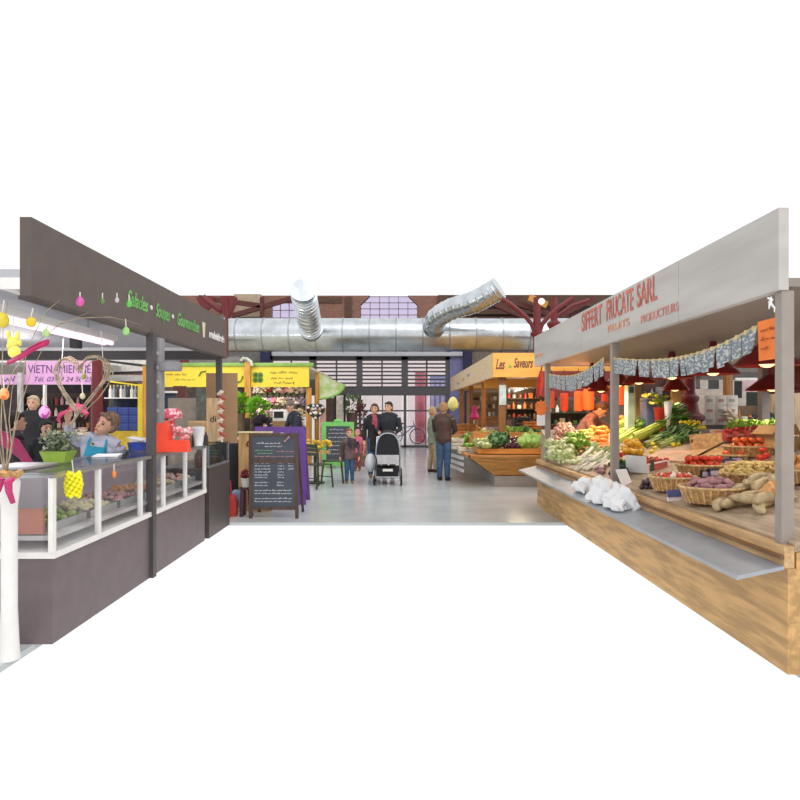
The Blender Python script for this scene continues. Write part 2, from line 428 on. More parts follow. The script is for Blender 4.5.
# ================================================================== left stall: brown fascia
XL = -2.2; LZ0, LZ1 = 2.19, 2.665; LN, LFAR = 3.62, 7.8
brown = mat('brown_fascia_board', '#5b504c', .55, var=.05)
cl = thing('stall_canopy', 'canopy of the left stall with a brown fascia and green lettering', 'canopy', (XL, LN, 0))
b = MB(); b.span((XL - .07, LN, LZ0), (XL, LFAR, LZ1)); fas = b.build('fascia', brown, cl, smooth=False)
b = MB(); b.span((XL - .08, LN, LZ0 - .02), (XL - .0, LFAR, LZ0)); b.build('bottom_trim', mat('brown_trim', '#463d3a', .5), cl, smooth=False)
green = mat('lime_sign_green', '#66a858', .5, var=.2)
dX, uZ = (0, 1, 0), (0, 0, 1)
def dL(px): return -XL * F / (CX - px)
for word, a, c, z, sz in (('Salades', 126.5, 147.5, 2.365, .175), ('Soupes', 155, 169.5, 2.36, .175), ('Gourmandises', 176.5, 198.5, 2.36, .175)):
    lettering(word, sz, green, (XL, dL(a), z), dX, uZ, fas, 'lettering', shear=.35, bold=.004, width=dL(c) - dL(a))
for px in (151, 172.5):
    b = MB(); b.cyl((XL, dL(px), 2.42), (XL + .008, dL(px), 2.42), .02); b.build('white_dot', WHITE, fas)
lettering('sandwicherie', .12, WHITE, (XL, dL(209), 2.36), dX, uZ, fas, 'lettering', bold=.006, width=dL(224) - dL(209))
b = MB(); b.lathe([(.03, 2.33), (.055, 2.48), (.06, 2.5)], (0, 0, 0), 10)
bmesh.ops.transform(b.bm, matrix=Matrix.Translation(V((XL + .004, dL(203.5), 0))) @ Matrix.Diagonal((.1, 1, 1, 1)), verts=b.bm.verts[:])
b.build('cup_emblem', mat('cream_emblem', '#d8c8b0', .6), fas)
b = MB(); b.span((XL - 3.4, LN, LZ0 + .11), (XL - .07, LFAR, LZ0 + .16)); b.build('ceiling_panel', mat('pale_grey_ceiling', '#b4b4bc', .5, var=.03), cl, smooth=False)
b = MB(); b.span((XL - .19, LN, LZ0 + .04), (XL - .07, LFAR, LZ0 + .11)); b.build('ceiling_edge', WHITE, cl, smooth=False)
b = MB(); b.span((XL - 3.4, LFAR - .1, LZ0 - .04), (XL - .07, LFAR, LZ0 + .07)); b.build('end_beam', DARK, cl, smooth=False)
b = MB(); b.span((XL - 3.4, LFAR - .12, LZ0 + .07), (XL - .07, LFAR + .02, LZ0 + .11)); b.build('beam_flashing', WHITE, cl, smooth=False)
PX1 = dL(151)
for d in (PX1, LFAR - .06):
    b = MB(); off = 0 if d == PX1 else -.085; b.span((XL - .03 + off, d - .035, 0), (XL + .035 + off, d + .035, LZ0)); b.build('post', DARK, cl, smooth=False)
b = MB(); b.span((at(72, 0, 6.6).x, 6.55, LZ0 - .01), (at(80, 0, 6.6).x, 6.65, LZ0 + .11)); b.build('hanger', DARK, cl, smooth=False)
tl = thing('strip_light', 'long white strip light under the ceiling of the left stall', 'lamp', (-2.72, 4.4, 2.1))
b = MB(); b.span((-2.8, 3.0, 2.15), (-2.64, 5.7, 2.21), bev=.01); b.build('housing', WHITE, tl)
b = MB(); b.cyl((-2.69, 3.02, 2.132), (-2.69, 5.68, 2.132), .02); b.cyl((-2.76, 3.02, 2.132), (-2.76, 5.68, 2.132), .02); b.build('tube', mat('fluorescent_tube', '#ffdff0', .4, emit=.9), tl)
b = MB()
for d in (3.4, 5.3): b.bar((-2.72, d, 2.2), (-2.72, d, LZ0 + .11), .015)
b.build('hanger_rod', STEEL, tl)
gb = thing('bracket_housing', 'grey plastic housing with side arm fixed behind the front post', 'housing', at(157, 380, PX1 + .1))
b = MB(); p0, p1 = at(155.3, 338, PX1 + .12), at(162.5, 423, PX1 + .12); b.span((p0.x, PX1 + .06, p1.z), (p1.x, PX1 + .18, p0.z), bev=.012)
b.build('housing_body', mat('grey_plastic', '#8c8b8f', .4, var=.1), gb)
b = MB(); q0, q1 = at(160, 362, PX1 + .12), at(180, 371, PX1 + .12); b.span((q0.x, PX1 + .05, q1.z), (q1.x, PX1 + .19, q0.z), bev=.015); b.build('side_arm', mat('grey_plastic'), gb)
b = MB()
for k in range(5): z = p1.z + .1 + k * .13; b.span((p0.x + .008, PX1 + .05, z), (p1.x - .01, PX1 + .06, z + .03), m=0)
b.build('clip', mat('pale_grey_plastic', '#b5b4b8', .4), gb, smooth=False)

# ---------------------------------------------------------------- glass display case
dc = thing('display_case', 'long glass display counter with white bars below the brown fascia', 'display case', (XL - .3, 3.8, 0))
N0, N1 = 3.84, 6.9; BK = XL - .5
b = MB(); b.span((BK, N0, 0), (XL, N1, .57)); b.build('base_cabinet', mat('plum_grey_laminate', '#6c5f62', .5, var=.06), dc, smooth=False)
b = MB(); b.span((BK, N0 - .01, .55), (XL + .02, N1 + .01, .59)); b.build('bottom_rail', WHITE, dc, smooth=False)
b = MB(); b.span((BK, N0 - .02, 1.085), (XL + .02, N1 + .02, 1.1)); b.build('glass_top', glass('top_glass', '#dfe6e6', .16), dc, smooth=False)
b = MB()
for x in (XL + .005, BK + .015): b.bar((x, N0 - .02, 1.08), (x, N1 + .02, 1.08), .03, .03)
for y in (N0, N1): b.bar((BK, y, 1.08), (XL, y, 1.08), .03, .03)
b.build('top_rim', STEEL, dc, smooth=False)
for d in (3.84, 4.43, 5.16, 5.67, 6.26, 6.89):
    b = MB(); b.span((XL - .015, d - .02, .59), (XL + .015, d + .02, 1.07)); b.build('upright_bar', WHITE, dc, smooth=False)
b = MB(); b.span((XL - .004, N0, .59), (XL + .002, N1, 1.07)); b.span((BK, N0 - .003, .59), (XL, N0 + .003, 1.07)); b.span((BK, N1 - .003, .59), (XL, N1 + .003, 1.07)); b.build('glass_panel', CLEAR, dc, smooth=False)
b = MB(); b.span((BK, N0, .59), (BK + .02, N1, 1.05)); b.build('back_panel', mat('lilac_panel', '#cfc3d6', .4, var=.04), dc, smooth=False)
b = MB(); b.span((BK, N0 + .02, .66), (XL - .02, N1 - .02, .69)); b.build('deck', mat('grey_steel_deck', '#b7b2b4', .35, metal=.3), dc, smooth=False)
b = MB(); b.span((BK + .05, N0 + .03, .70), (XL - .08, N0 + .06, .86)); b.build('end_board', mat('terracotta_board', '#a8634a', .6), dc, smooth=False)
sal = [('green leaf salad', '#7f9a4e', '#b6c27a'), ('pale potato salad', '#cbbd95', '#e3d8b8'), ('pink beetroot salad', '#a86a72', '#d3a3a3'), ('grated carrot salad', '#c98146', '#e0a878'), ('pasta salad', '#cdb98a', '#e8dcc0'), ('rosy shrimp salad', '#d8a598', '#efcfc2')]
for k, (nm, ca, cb) in enumerate(sal):
    y0 = 4.0 + k * .48
    t = thing('salad_tray', f'steel tray of {nm} inside the display case', 'salad tray', (XL - .3, y0 + .2, .69), 'salad trays in the display case')
    b = MB(); b.span((XL - .5, y0, .69), (XL - .08, y0 + .42, .70))
    for s in ((XL - .5, XL - .49), (XL - .09, XL - .08)): b.span((s[0], y0, .7), (s[1], y0 + .42, .75))
    for s in (y0, y0 + .41): b.span((XL - .5, s, .7), (XL - .08, s + .01, .75))
    b.build('tray', STEEL, t, smooth=False)
    b = MB(); 
    for i in range(60): 
        u, v = R(-.18, .18), R(-.18, .18); b.sph((XL - .29 + u, y0 + .21 + v, .72 + .05 * (1 - (u * u + v * v) / .065) + R(0, .015)), (R(.02, .035), R(.02, .035), R(.012, .02)), 7, rot=Euler((R(-1, 1), R(-1, 1), R(0, 3))))
    b.build('salad', mat('salad_' + str(k), cb, .6, col2=ca, scale=30), t)
# dark counter beyond it
dk = thing('display_case', 'dark brown counter with a small glass top beyond the white barred case', 'display case', (XL - .35, 7.4, 0))
b = MB(); b.span((XL - .6, 7.0, 0), (XL + .02, 7.86, .82)); b.build('base_cabinet', mat('dark_brown_laminate', '#4c4341', .45, var=.08), dk, smooth=False)
b = MB(); b.span((XL - .004, 7.0, .82), (XL + .01, 7.86, 1.08)); b.span((XL - .6, 7.85, .82), (XL, 7.86, 1.08)); b.span((XL - .6, 7.0, 1.08), (XL + .02, 7.87, 1.09)); b.build('glass_panel', glass('top_glass'), dk, smooth=False)
b = MB()
for d in (7.02, 7.85): b.bar((XL, d, .82), (XL, d, 1.08), .025)
b.bar((XL + .005, 7.0, .83), (XL + .005, 7.87, .83), .02, .03)
b.build('corner_bar', STEEL, dk, smooth=False)
for k in range(4):
    y = 7.15 + k * .19
    t = thing('sauce_bottle', ['brown', 'dark red', 'teal', 'amber'][k] + ' bottle under the glass of the dark brown counter', 'bottle', (XL - .15, y, .82), 'bottles in the dark counter')
    b = MB(); b.lathe([(.05, .82), (.055, .84), (.055, .96), (.02, 1.02), (.02, 1.04)], (XL - .15, y, 0), 12); b.build('bottle_body', mat('bottle' + str(k), ['#6d4630', '#8d3532', '#3d6468', '#a87438'][k], .25), t)
    b = MB(); b.cyl((XL - .15, y, 1.04), (XL - .15, y, 1.06), .022); b.build('cap', BLACK, t)

# ================================================================== right stall: grey fascia and bench
XR = 2.2; RZ0, RZ1 = 2.19, 2.665; RN, RFAR = 3.45, 9.55
limed = mat('limewashed_fascia', '#bdb9b4', .65, var=.1, scale=1.6, stretch=(1, .35, 3))
cr = thing('stall_canopy', 'canopy of the right stall with a limewashed grey fascia and red lettering', 'canopy', (XR, RN, 0))
b = MB()
yy = RN
while yy < RFAR - .05:
    b.span((XR, yy, RZ0), (XR + .06, min(yy + 1.22, RFAR), RZ1), bev=.004); yy += 1.225
fr = b.build('fascia', limed, cr, smooth=False)
red = mat('faded_red_lettering', '#c86a5a', .6, var=.25, scale=14)
def dR(px): return XR * F / (px - CX)
nU = (0, -1, 0)
lettering('SIFFERT', .3, red, (XR, dR(582), 2.425), nU, uZ, fr, width=dR(582) - dR(602), bold=.002)
lettering('FRUCATE', .3, red, (XR, dR(606.5), 2.43), nU, uZ, fr, width=dR(606.5) - dR(633), bold=.002)
lettering('SARL', .3, red, (XR, dR(637), 2.435), nU, uZ, fr, width=dR(637) - dR(657), bold=.002)
lettering('FRUITS', .1, mat('orange_lettering', '#d99a70', .6), (XR, dR(608), 2.3), nU, uZ, fr, width=dR(608) - dR(629))
lettering('PRODUCTEURS', .1, mat('pale_red_lettering', '#cf8f84', .6), (XR, dR(641), 2.275), nU, uZ, fr, width=dR(641) - dR(678))
b = MB(); b.span((XR - .004, RFAR - .55, RZ0 + .13), (XR, RFAR - .06, RZ0 + .17)); b.build('orange_stripe', mat('orange_lettering'), fr, smooth=False)
b = MB(); b.span((XR, RFAR - .06, RZ0), (5.9, RFAR, RZ1)); b.build('end_fascia', limed, cr, smooth=False)
b = MB(); b.span((XR + .06, RN, RZ0 + .02), (5.9, RFAR - .06, RZ0 + .07)); b.build('ceiling_panel', mat('taupe_ceiling_boards', '#8d8279', .6, var=.1, scale=1.5, stretch=(1, .2, 1)), cr, smooth=False)
b = MB(); b.span((5.82, RN, 1.75), (5.9, RFAR - .06, RZ0 + .02)); b.build('rear_valance', mat('oxblood_boards', '#742a24', .6, var=.1), cr, smooth=False)
PR = [3.49, 6.2, 8.94]
for i, d in enumerate(PR):
    b = MB(); b.span((2.222, d - .032, .6 if i else 0), (2.297, d + .032, RZ0), bev=.006); b.build('post', GREY_POST, cr)
for d in (3.6, 9.4):
    b = MB(); b.span((5.7, d - .06, 0), (5.82, d + .06, RZ0)); b.build('post', GREY_POST, cr)

def slope(x): return .74 + .22 * (x - 2.25)
def on(px, py, lift=0.):
    """point of the sloping bench that the photograph shows at (px, py)"""
    u, v = (px - CX) / F, (py - CY) / F
    d = (H - .74 + .22 * 2.25) / (v + .22 * u)
    dw = (H - .76 + .36 * 8.2) / (v + .36)      # the riser at the far end
    if dw >= 8.2 and u * dw < 4.3: d = min(d, dw, 9.32)
    return V((u * d, d, H - v * d + lift))
SLA = math.atan(.22)
st = thing('produce_bench', 'long wooden sloping produce bench under the grey fascia', 'market bench', (3.0, 6.4, 0))
S0, S1 = 3.4, 9.43
b = MB(); b.prism([(2.26, slope(2.26) - .05), (4.35, slope(4.35) - .05), (4.35, slope(4.35)), (2.26, slope(2.26))], S0, S1); b.build('sloping_boards', wood('bench_boards', '#a8947c', axis='y'), st, smooth=False)
b = MB(); b.rings([[V((2.27, 8.2, .7)), V((4.3, 8.2, .7)), V((4.3, 9.4, .7)), V((2.27, 9.4, .7))], [V((2.27, 8.2, .76)), V((4.3, 8.2, .76)), V((4.3, 9.4, 1.19)), V((2.27, 9.4, 1.19))]]); b.build('end_riser', wood('bench_boards'), st, smooth=False)
b = MB(); b.span((2.2, S0, .6), (2.26, S1, .725), bev=.006); b.build('front_rail', PINEY, st, smooth=False)
b = MB(); b.span((2.175, S0, .655), (2.2, S1, .675)); b.build('groove_shade', wood('shadow_groove', '#7d5a38', axis='y'), st, smooth=False)  # raised strip coloured dark to stand for the shade in a groove
b = MB(); b.prism([(1.93, .535), (2.2, .595), (2.2, .615), (1.93, .56)], S0, S1 + .03); b.build('metal_ledge', mat('zinc_ledge', '#a9adb3', .45, metal=.4, var=.06), st, smooth=False)
b = MB(); b.span((2.22, S0, 0), (2.27, S1, .6)); b.build('front_panel', wood('birch_panel', '#c39a63', axis='y'), st, smooth=False)
b = MB(); b.prism([(2.27, 0), (4.35, 0), (4.35, slope(4.35) - .05), (2.27, .69)], S1 - .05, S1); b.build('end_panel', wood('birch_panel'), st, smooth=False)
b = MB(); b.prism([(2.27, 0), (4.35, 0), (4.35, slope(4.35) - .05), (2.27, .69)], S0, S0 + .05); b.build('end_panel', wood('birch_panel'), st, smooth=False)
b = MB(); b.span((4.3, S0, 0), (4.35, S1, slope(4.35) - .05)); b.build('back_panel', wood('birch_panel'), st, smooth=False)

# pendant lamps over the bench, in a row and a second row behind
def pendant(px, py, d, r, label, group='red pendant lamps over the produce bench', ztop=RZ0 + .02):
    p = at(px, py, d)
    o = thing('pendant_lamp', label, 'lamp', (p.x, p.y, p.z), group)
    b = MB(); b.lathe([(r, 0), (r * .97, .02), (r * .35, .17), (.05, .2), (.05, .27)], p, 24, caps=False); b.lathe([(r - .01, 0.001), (r * .34, .16), (.0, .165)], p, 24, caps=False); b.build('lamp_shade', mat('red_enamel', '#7d1b1a', .3, var=.06), o)
    b = MB(); b.sph(p + V((0, 0, .035)), (.065, .065, .05), 12); b.cyl(p + V((0, 0, .07)), p + V((0, 0, .075)), r * .66, n=20); b.build('bulb', mat('warm_bulb', '#ffc489', .4, emit=2.4), o)
    b = MB(); b.cyl(p + V((0, 0, .26)), V((p.x, p.y, ztop)), .05, .028, n=12); b.build('stem', OXBLOOD, o)
    l = bpy.data.lights.new('lamp_glow', 'SPOT'); l.energy = 20; l.color = (1, .86, .7); l.shadow_soft_size = .12; l.spot_size = 2.5; l.spot_blend = .6
    lo = bpy.data.objects.new('lamp_glow', l); C.objects.link(lo); lo.location = (p.x, p.y, p.z - .03)
for px, py, d, r, lb in ((767, 366, 5.0, .25, 'red pendant lamp next to the orange paper sign'), (713, 374.5, 6.2, .25, 'red pendant lamp over the tomatoes, second from the near post'),
                         (672, 378.5, 7.3, .25, 'red pendant lamp over the celery beside the iron column'), (639, 383.5, 8.3, .22, 'red pendant lamp just right of the middle grey post'),
                         (592, 388.5, 9.1, .22, 'red pendant lamp among the orange lanterns')): pendant(px, py, d, r, lb)
for px, py, d, r, lb in ((675, 390.5, 8.9, .2, 'small red pendant lamp hanging beside the iron column shaft'), (601, 391.5, 9.0, .2, 'small red pendant lamp left of the middle grey post'),
                         (618, 386.0, 8.9, .2, 'small red pendant lamp behind the middle grey post'), (772, 390.5, 7.6, .3, 'dark red lamp low behind the near grey post')): pendant(px, py, d, r, lb, 'red pendant lamps at the back of the stall')
# ================================================================== produce kinds (one of each, then copied)
def rest(b, name, mats, label, cat):
    o = b.build(name, mats, org=(0, 0, 0)); return tag(o, label, cat)
def round_fruit(name, col, r, sq=.9, cal=None, var=.12, rough=.35, lob=0, neck=0., n=14, rnd=.12, bump=0):
    b = MB(); prof = []
    for i in range(9):
        t = PI * i / 8; rr = math.sin(t) * r; z = (1 - math.cos(t)) * r * sq
        if i == 8: z -= r * .12
        if neck and i > 5: rr = rr * .75; z += neck * r * (i - 5) / 3
        prof.append((max(rr, .0008), z))
    rings_ = []
    for rr, z in prof:
        rings_.append([V((rr * (1 + lob * math.cos(4 * 2 * PI * k / n)) * math.cos(2 * PI * k / n), rr * (1 + lob * math.cos(4 * 2 * PI * k / n)) * math.sin(2 * PI * k / n), z)) for k in range(n)])
    b.rings(rings_)
    if cal:
        z = prof[-1][1] - .002
        for k in range(5): b.bar((0, 0, z), (.5 * r * math.cos(k * 1.256), .5 * r * math.sin(k * 1.256), z + .004), .2 * r, .004, m=1)
        b.cyl((0, 0, z), (0, 0, z + .3 * r), .06 * r, n=6, m=1)
    return rest(b, name, [mat(name + '_skin', col, rough, var=var, rnd=rnd, scale=12, bump=bump), mat('stalk_green', '#5c7a35')], name, name)
def long_fruit(name, col, pts, rad, cols2=None, tip=None, var=.15, rough=.5, n=10, col2=None, rnd=.1):
    b = MB(); b.tube(pts, rad, n)
    ms = [mat(name + '_skin', col, rough, var=var, col2=col2, rnd=rnd, scale=16)]
    if tip:
        for p, q, r in tip[1]: b.tube([p, (V(p) + V(q)) / 2 + V((0, 0, .01)), q], [r, r * 1.4, r * .4], 6, m=1)
        ms.append(mat(name + '_leaf', tip[0], .6, var=.2))
    return rest(b, name, ms, name, name)
def leafy(name, cin, cout, r, nl, h, ball=.6, curl=.4):
    """a heart wrapped in overlapping leaves"""
    b = MB(); rn = random.Random(nl); b.sph((0, 0, h * .55), (r * ball, r * ball, h * .5), 14)
    for k in range(nl):
        a = k * 2.399; t = k / nl; ro = r * (.45 + .55 * t); w = r * .55
        rr = []
        for j in range(5):
            s = j / 4; rad = ro * (.35 + .75 * s ** .8); z = h * (.95 - .75 * t) * math.sin(s * 2.0) * .9 + .004
            c = V((math.cos(a) * rad, math.sin(a) * rad, z)); sd = V((-math.sin(a), math.cos(a), 0)); ww = w * math.sin(.5 + s * 2.2)
            e = V((0, 0, curl * .12 * r * (1 if j % 2 else -1)))
            rr.append([c - sd * ww + V((0, 0, .15 * r)) + e, c - sd * ww * .5, c, c + sd * ww * .5, c + sd * ww + V((0, 0, .15 * r)) - e,
                       c + sd * ww * .5 - V((0, 0, .008)), c - V((0, 0, .008)), c - sd * ww * .5 - V((0, 0, .008))])
        b.rings(rr, m=1)
    return rest(b, name, [mat(name + '_heart', cin, .6, var=.14, rnd=.1, scale=20, bump=.2), mat(name + '_leaf', cout, .6, var=.22, rnd=.12, scale=14)], name, name)
def cauliflower_b():
    b = MB(); rn = random.Random(4)
    for k in range(70):
        t = rn.random(); a = k * 2.399; zz = 1 - t * .95; rr = math.sqrt(max(0, 1 - zz * zz)) * .085
        b.sph((rr * math.cos(a), rr * math.sin(a), .05 + zz * .06), rn.uniform(.02, .028), 7)
    for k in range(8):
        a = k * PI / 4; d = V((math.cos(a), math.sin(a), 0)); sd = V((-d.y, d.x, 0))
        b.rings([[d * q + V((0, 0, z)) - sd * w, d * q + V((0, 0, z)), d * q + V((0, 0, z)) + sd * w, d * (q + .008) + V((0, 0, z))] for q, z, w in ((.03, .0, .03), (.08, .02, .05), (.11, .07, .05), (.115, .11, .02))], m=1)
    return rest(b, 'cauliflower', [mat('cauliflower_curd', '#ece3c4', .7, var=.08, rnd=.06), mat('cauliflower_leaf', '#a9bb72', .6, var=.2)], 'c', 'c')
def celery_b(name, stalk, leaf, L=.75, ns=9, r=.016):
    """a head of stalks lying down with its leaves at the far end"""
    b = MB(); rn = random.Random(ns)
    for k in range(ns):
        a = 2 * PI * k / ns; o = V((0, math.cos(a) * .035, .05 + math.sin(a) * .035)); sp = V((0, math.cos(a) * .12 + rn.uniform(-.04, .04), math.sin(a) * .06 + .05))
        P = [o + V((t * L, 0, 0)) + sp * t * t for t in (0, .2, .4, .6, .75)]
        b.tube(P, [r * 1.2, r, r * .9, r * .7, r * .4], 7)
        for q in range(9):
            c = P[2] + (P[4] - P[2]) * (.3 + rn.random() * .95) + V((rn.uniform(-.05, .14), rn.uniform(-.06, .06), rn.uniform(-.02, .05)))
            b.sph(c, (rn.uniform(.04, .075), rn.uniform(.025, .04), rn.uniform(.008, .014)), 8, rot=Euler((rn.uniform(-.8, .8), rn.uniform(-.6, .6), rn.uniform(-.8, .8))), m=1)
    return rest(b, name, [mat(name + '_stalk', stalk, .45, var=.15, rnd=.1), mat(name + '_leaf', leaf, .6, var=.3, rnd=.15)], name, name)

P = {}
P['tomato'] = round_fruit('tomato', '#d63a22', .036, .82, cal=1, rough=.25)
P['orange_tomato'] = round_fruit('tomato', '#e2622a', .038, .82, cal=1, rough=.25); P['orange_tomato'].active_material = mat('orange_tomato_skin', '#e0602a', .25, rnd=.1)
P['onion'] = round_fruit('onion', '#d9a38c', .034, .95, neck=.3, rough=.4, var=.2)
P['yellow_onion'] = round_fruit('onion', '#d69a55', .05, .95, neck=.3, rough=.4); P['yellow_onion'].active_material = mat('yellow_onion_skin', '#d79a58', .4, var=.2, rnd=.1)
P['potato'] = long_fruit('potato', '#a97a80', [(-.06, 0, .03), (-.045, .002, .032), (0, .006, .036), (.045, 0, .032), (.06, 0, .03)], [.004, .024, .033, .026, .004], var=.14, col2=None)
P['ratte'] = long_fruit('potato', '#dcc07c', [(-.04, 0, .016), (-.03, 0, .016), (0, .004, .018), (.03, 0, .016), (.04, 0, .016)], [.003, .012, .017, .012, .003]); P['ratte'].active_material = mat('yellow_potato_skin', '#d9bb74', .5, var=.12, rnd=.1)
P['yam'] = long_fruit('yam', '#b7a27c', [(-.2, -.05, .05), (-.17, -.03, .052), (-.08, .02, .056), (.03, .03, .056), (.13, -.02, .052), (.19, -.06, .05)], [.008, .04, .055, .055, .043, .008], n=14)
P['carrot'] = long_fruit('carrot', '#e07a2c', [(0, 0, .02), (.01, 0, .02), (.09, 0, .019), (.18, .005, .014), (.2, .005, .012)], [.008, .021, .018, .008, .002], tip=('#6d9440', [((0, 0, .02), (-.08, .02, .03), .006), ((0, 0, .02), (-.08, -.03, .02), .006)]))
P['leek'] = long_fruit('leek', '#e9e4d2', [(0, 0, .022), (.02, 0, .024), (.2, 0, .024), (.34, .0, .026)], [.012, .025, .021, .026], tip=('#8fa566', [((.33, 0, .03), (.5, .06, .05), .018), ((.33, 0, .03), (.52, -.03, .04), .018), ((.33, 0, .03), (.48, 0, .08), .016)]))
P['endive'] = long_fruit('chicory', '#eef0d0', [(0, 0, .03), (.02, 0, .032), (.08, 0, .034), (.14, 0, .03), (.18, 0, .028)], [.012, .028, .032, .02, .004], var=.1, col2='#d6dd9a')
P['pepper'] = round_fruit('pepper', '#e6b02c', .045, 1.1, cal=1, rough=.25, lob=.1)
P['orange'] = round_fruit('orange', '#e38a2e', .042, 1., rough=.45)
P['squash'] = round_fruit('squash', '#b9b04c', .055, .85, cal=1, lob=.05, rough=.45, var=.25)
P['lemon'] = long_fruit('lemon', '#ead62e', [(-.045, 0, .03), (-.035, 0, .03), (0, 0, .03), (.035, 0, .03), (.045, 0, .03)], [.005, .014, .031, .014, .005])
P['red_apple'] = round_fruit('apple', '#cf3340', .04, .9, cal=1, rough=.3)
P['garlic'] = round_fruit('garlic', '#efe6da', .028, .8, neck=.6, lob=.07)
P['berry_tomato'] = round_fruit('cherry_tomato', '#cc4a30', .022, .95, n=10, rough=.25, rnd=.2)
P['blueberry'] = round_fruit('blueberry', '#39415f', .011, .9, n=8)
P['strawberry'] = round_fruit('strawberry', '#c5322c', .018, 1.2, cal=1, n=8)
P['grape'] = round_fruit('dried_plum', '#4a3844', .024, .9, n=10)
P['aubergine'] = long_fruit('aubergine', '#4b2438', [(-.12, 0, .04), (-.1, 0, .042), (-.04, 0, .048), (.05, .01, .04), (.1, .02, .035)], [.01, .04, .047, .032, .012], rough=.2, tip=('#6a7a3c', [((.09, .02, .035), (.14, .03, .04), .015)]))
P['cauliflower'] = cauliflower_b()
P['cabbage'] = leafy('cabbage', '#a9cf6e', '#9cc760', .12, 11, .2, .8, .2)
P['savoy'] = leafy('savoy_cabbage', '#5f8450', '#4c7248', .14, 13, .19, .6, 1.)
P['lettuce'] = leafy('lettuce', '#b4cf6c', '#8fb648', .13, 13, .15, .5, 1.2)
P['green_lettuce'] = leafy('lettuce', '#78a838', '#5f9a2c', .13, 14, .15, .5, 1.4)
P['fennel'] = leafy('pale_lettuce', '#e4e6bd', '#cdd99a', .1, 9, .13, .6, .6)
P['broccoli'] = leafy('kale', '#3d5a48', '#36523f', .1, 12, .12, .6, 1.5)
P['celery'] = celery_b('celery', '#a9b848', '#47742a', .8)
P['leek_green'] = celery_b('spring_greens', '#8fa05a', '#44692e', .6, 7)
for k, p in P.items(): p.location = (0, 0, 0)

UP = Euler((SLA, 0, 0))
def heap(kind, pts, label, group, cat, rot='any', jit=.0, sc=(.9, 1.1)):
    for p in pts:
        if rot == 'any': e = (R(-.3, .3), R(-.3, .3), R(0, 6.28))
        elif rot == 'tumble': e = (R(-.4, .4), R(-.4, .4), R(0, 6.28))
        else: e = (0, rot[1] + R(-.1, .1), rot[0] + R(-rot[2], rot[2]))
        put(P[kind], p, e, R(*sc), label, group, cat)
def dome(c, rx, ry, r, n_layers=2, tilt=.22, rise=1.5):
    """resting places of a mound of balls of radius r round c, only those on its outside"""
    out = []
    for L in range(n_layers):
        ax, ay = rx - r * (1 + 1.1 * L), ry - r * (1 + 1.1 * L)
        if ax < 0 or ay < 0: continue
        n1 = max(1, int(ry / r) + 1)
        for j in range(-n1, n1 + 1):
            y = j * r * 1.8 + (L % 2) * r * .9
            for i in range(-int(rx / r) - 1, int(rx / r) + 2):
                x = i * r * 2.05 + (j % 2) * r + (L % 2) * r
                q = (x / max(ax, 1e-3)) ** 2 + (y / max(ay, 1e-3)) ** 2
                if q > 1: continue
                if L < n_layers - 1 and (x / max(.01, ax - 2.3 * r)) ** 2 + (y / max(.01, ay - 2.3 * r)) ** 2 < 1 and ax > 2.3 * r: continue
                out.append(V((c[0] + x + R(-.1, .1) * r, c[1] + y + R(-.1, .1) * r, c[2] + L * r * rise + tilt * x + R(0, .15) * r)))
    return out
def px_patch(x0, y0, x1, y1, n, lift=.0, sk=0.):
    out = []; k = 0
    cols = max(1, round(math.sqrt(n * abs(x1 - x0) / max(1, (y1 - y0)) * .8))); rows = max(1, round(n / cols))
    for j in range(rows):
        for i in range(cols):
            u, v = (i + .5 + (.5 if j % 2 else 0) * .8 + R(-.2, .2)) / (cols + .4), (j + .5 + R(-.2, .2)) / rows
            out.append(on(x0 + (x1 - x0) * u + sk * (v - .5), y0 + (y1 - y0) * v, lift))
    return out
def basket(c, rx, ry, h, label, group='wicker baskets on the produce bench', tilt=.0):
    o = thing('wicker_basket', label, 'basket', c, group)
    n = 28
    def ring(f, z, dr=0): return [V((c[0] + (rx * f + dr) * math.cos(2 * PI * k / n), c[1] + (ry * f + dr) * math.sin(2 * PI * k / n), c[2] + z)) for k in range(n)]
    b = MB(); b.rings([ring(.78, 0), ring(.86, h * .35), ring(.95, h * .75), ring(1., h), ring(1., h, -.012), ring(.8, h * .55)], caps=True); b.build('basket_body', WICKER, o)
    b = MB(); b.tube(ring(1.01, h), .011, 6, closed=True); b.build('rim', mat('pale_wicker', '#cfae7c', .7, var=.25, scale=30), o)
    b = MB()
    for k in range(0, n, 1): b.tube([ring(.79, 0)[k], ring(.875, h * .35)[k], ring(1.01, h)[k]], .007, 5)
    b.build('stake', mat('pale_wicker'), o)
    return o

# ---------------------------------------------------------------- bench from its far end to the near post
g = 'pinkish onions heaped at the far end of the bench'
heap('onion', px_patch(554, 431, 575, 446, 34, .02), 'small pinkish onion in the heap at the far end of the bench', g, 'onion')
heap('onion', px_patch(557, 430, 573, 441, 16, .07), 'small pinkish onion in the heap at the far end of the bench', g, 'onion')
heap('fennel', px_patch(548, 445, 572, 462, 12, .0), 'pale frilly lettuce at the far front corner of the bench', 'pale lettuces at the bench corner', 'lettuce')
heap('lettuce', px_patch(568, 440, 588, 452, 6, .0), 'yellow green lettuce between the pinkish onions and the carrots', 'yellow green lettuces by the carrots', 'lettuce')
heap('endive', px_patch(556, 459, 580, 466, 12, .0), 'pale chicory head lying on the front of the bench', 'chicory heads along the front', 'chicory', rot=(.9, 0, .3))
heap('carrot', px_patch(577, 447, 601, 456, 26, .01), 'orange carrot in the row left of the middle post', 'carrots left of the middle post', 'carrot', rot=(.5, -.2, .25))
heap('carrot', px_patch(579, 447, 600, 454, 12, .045), 'orange carrot in the row left of the middle post', 'carrots left of the middle post', 'carrot', rot=(.5, -.2, .25))
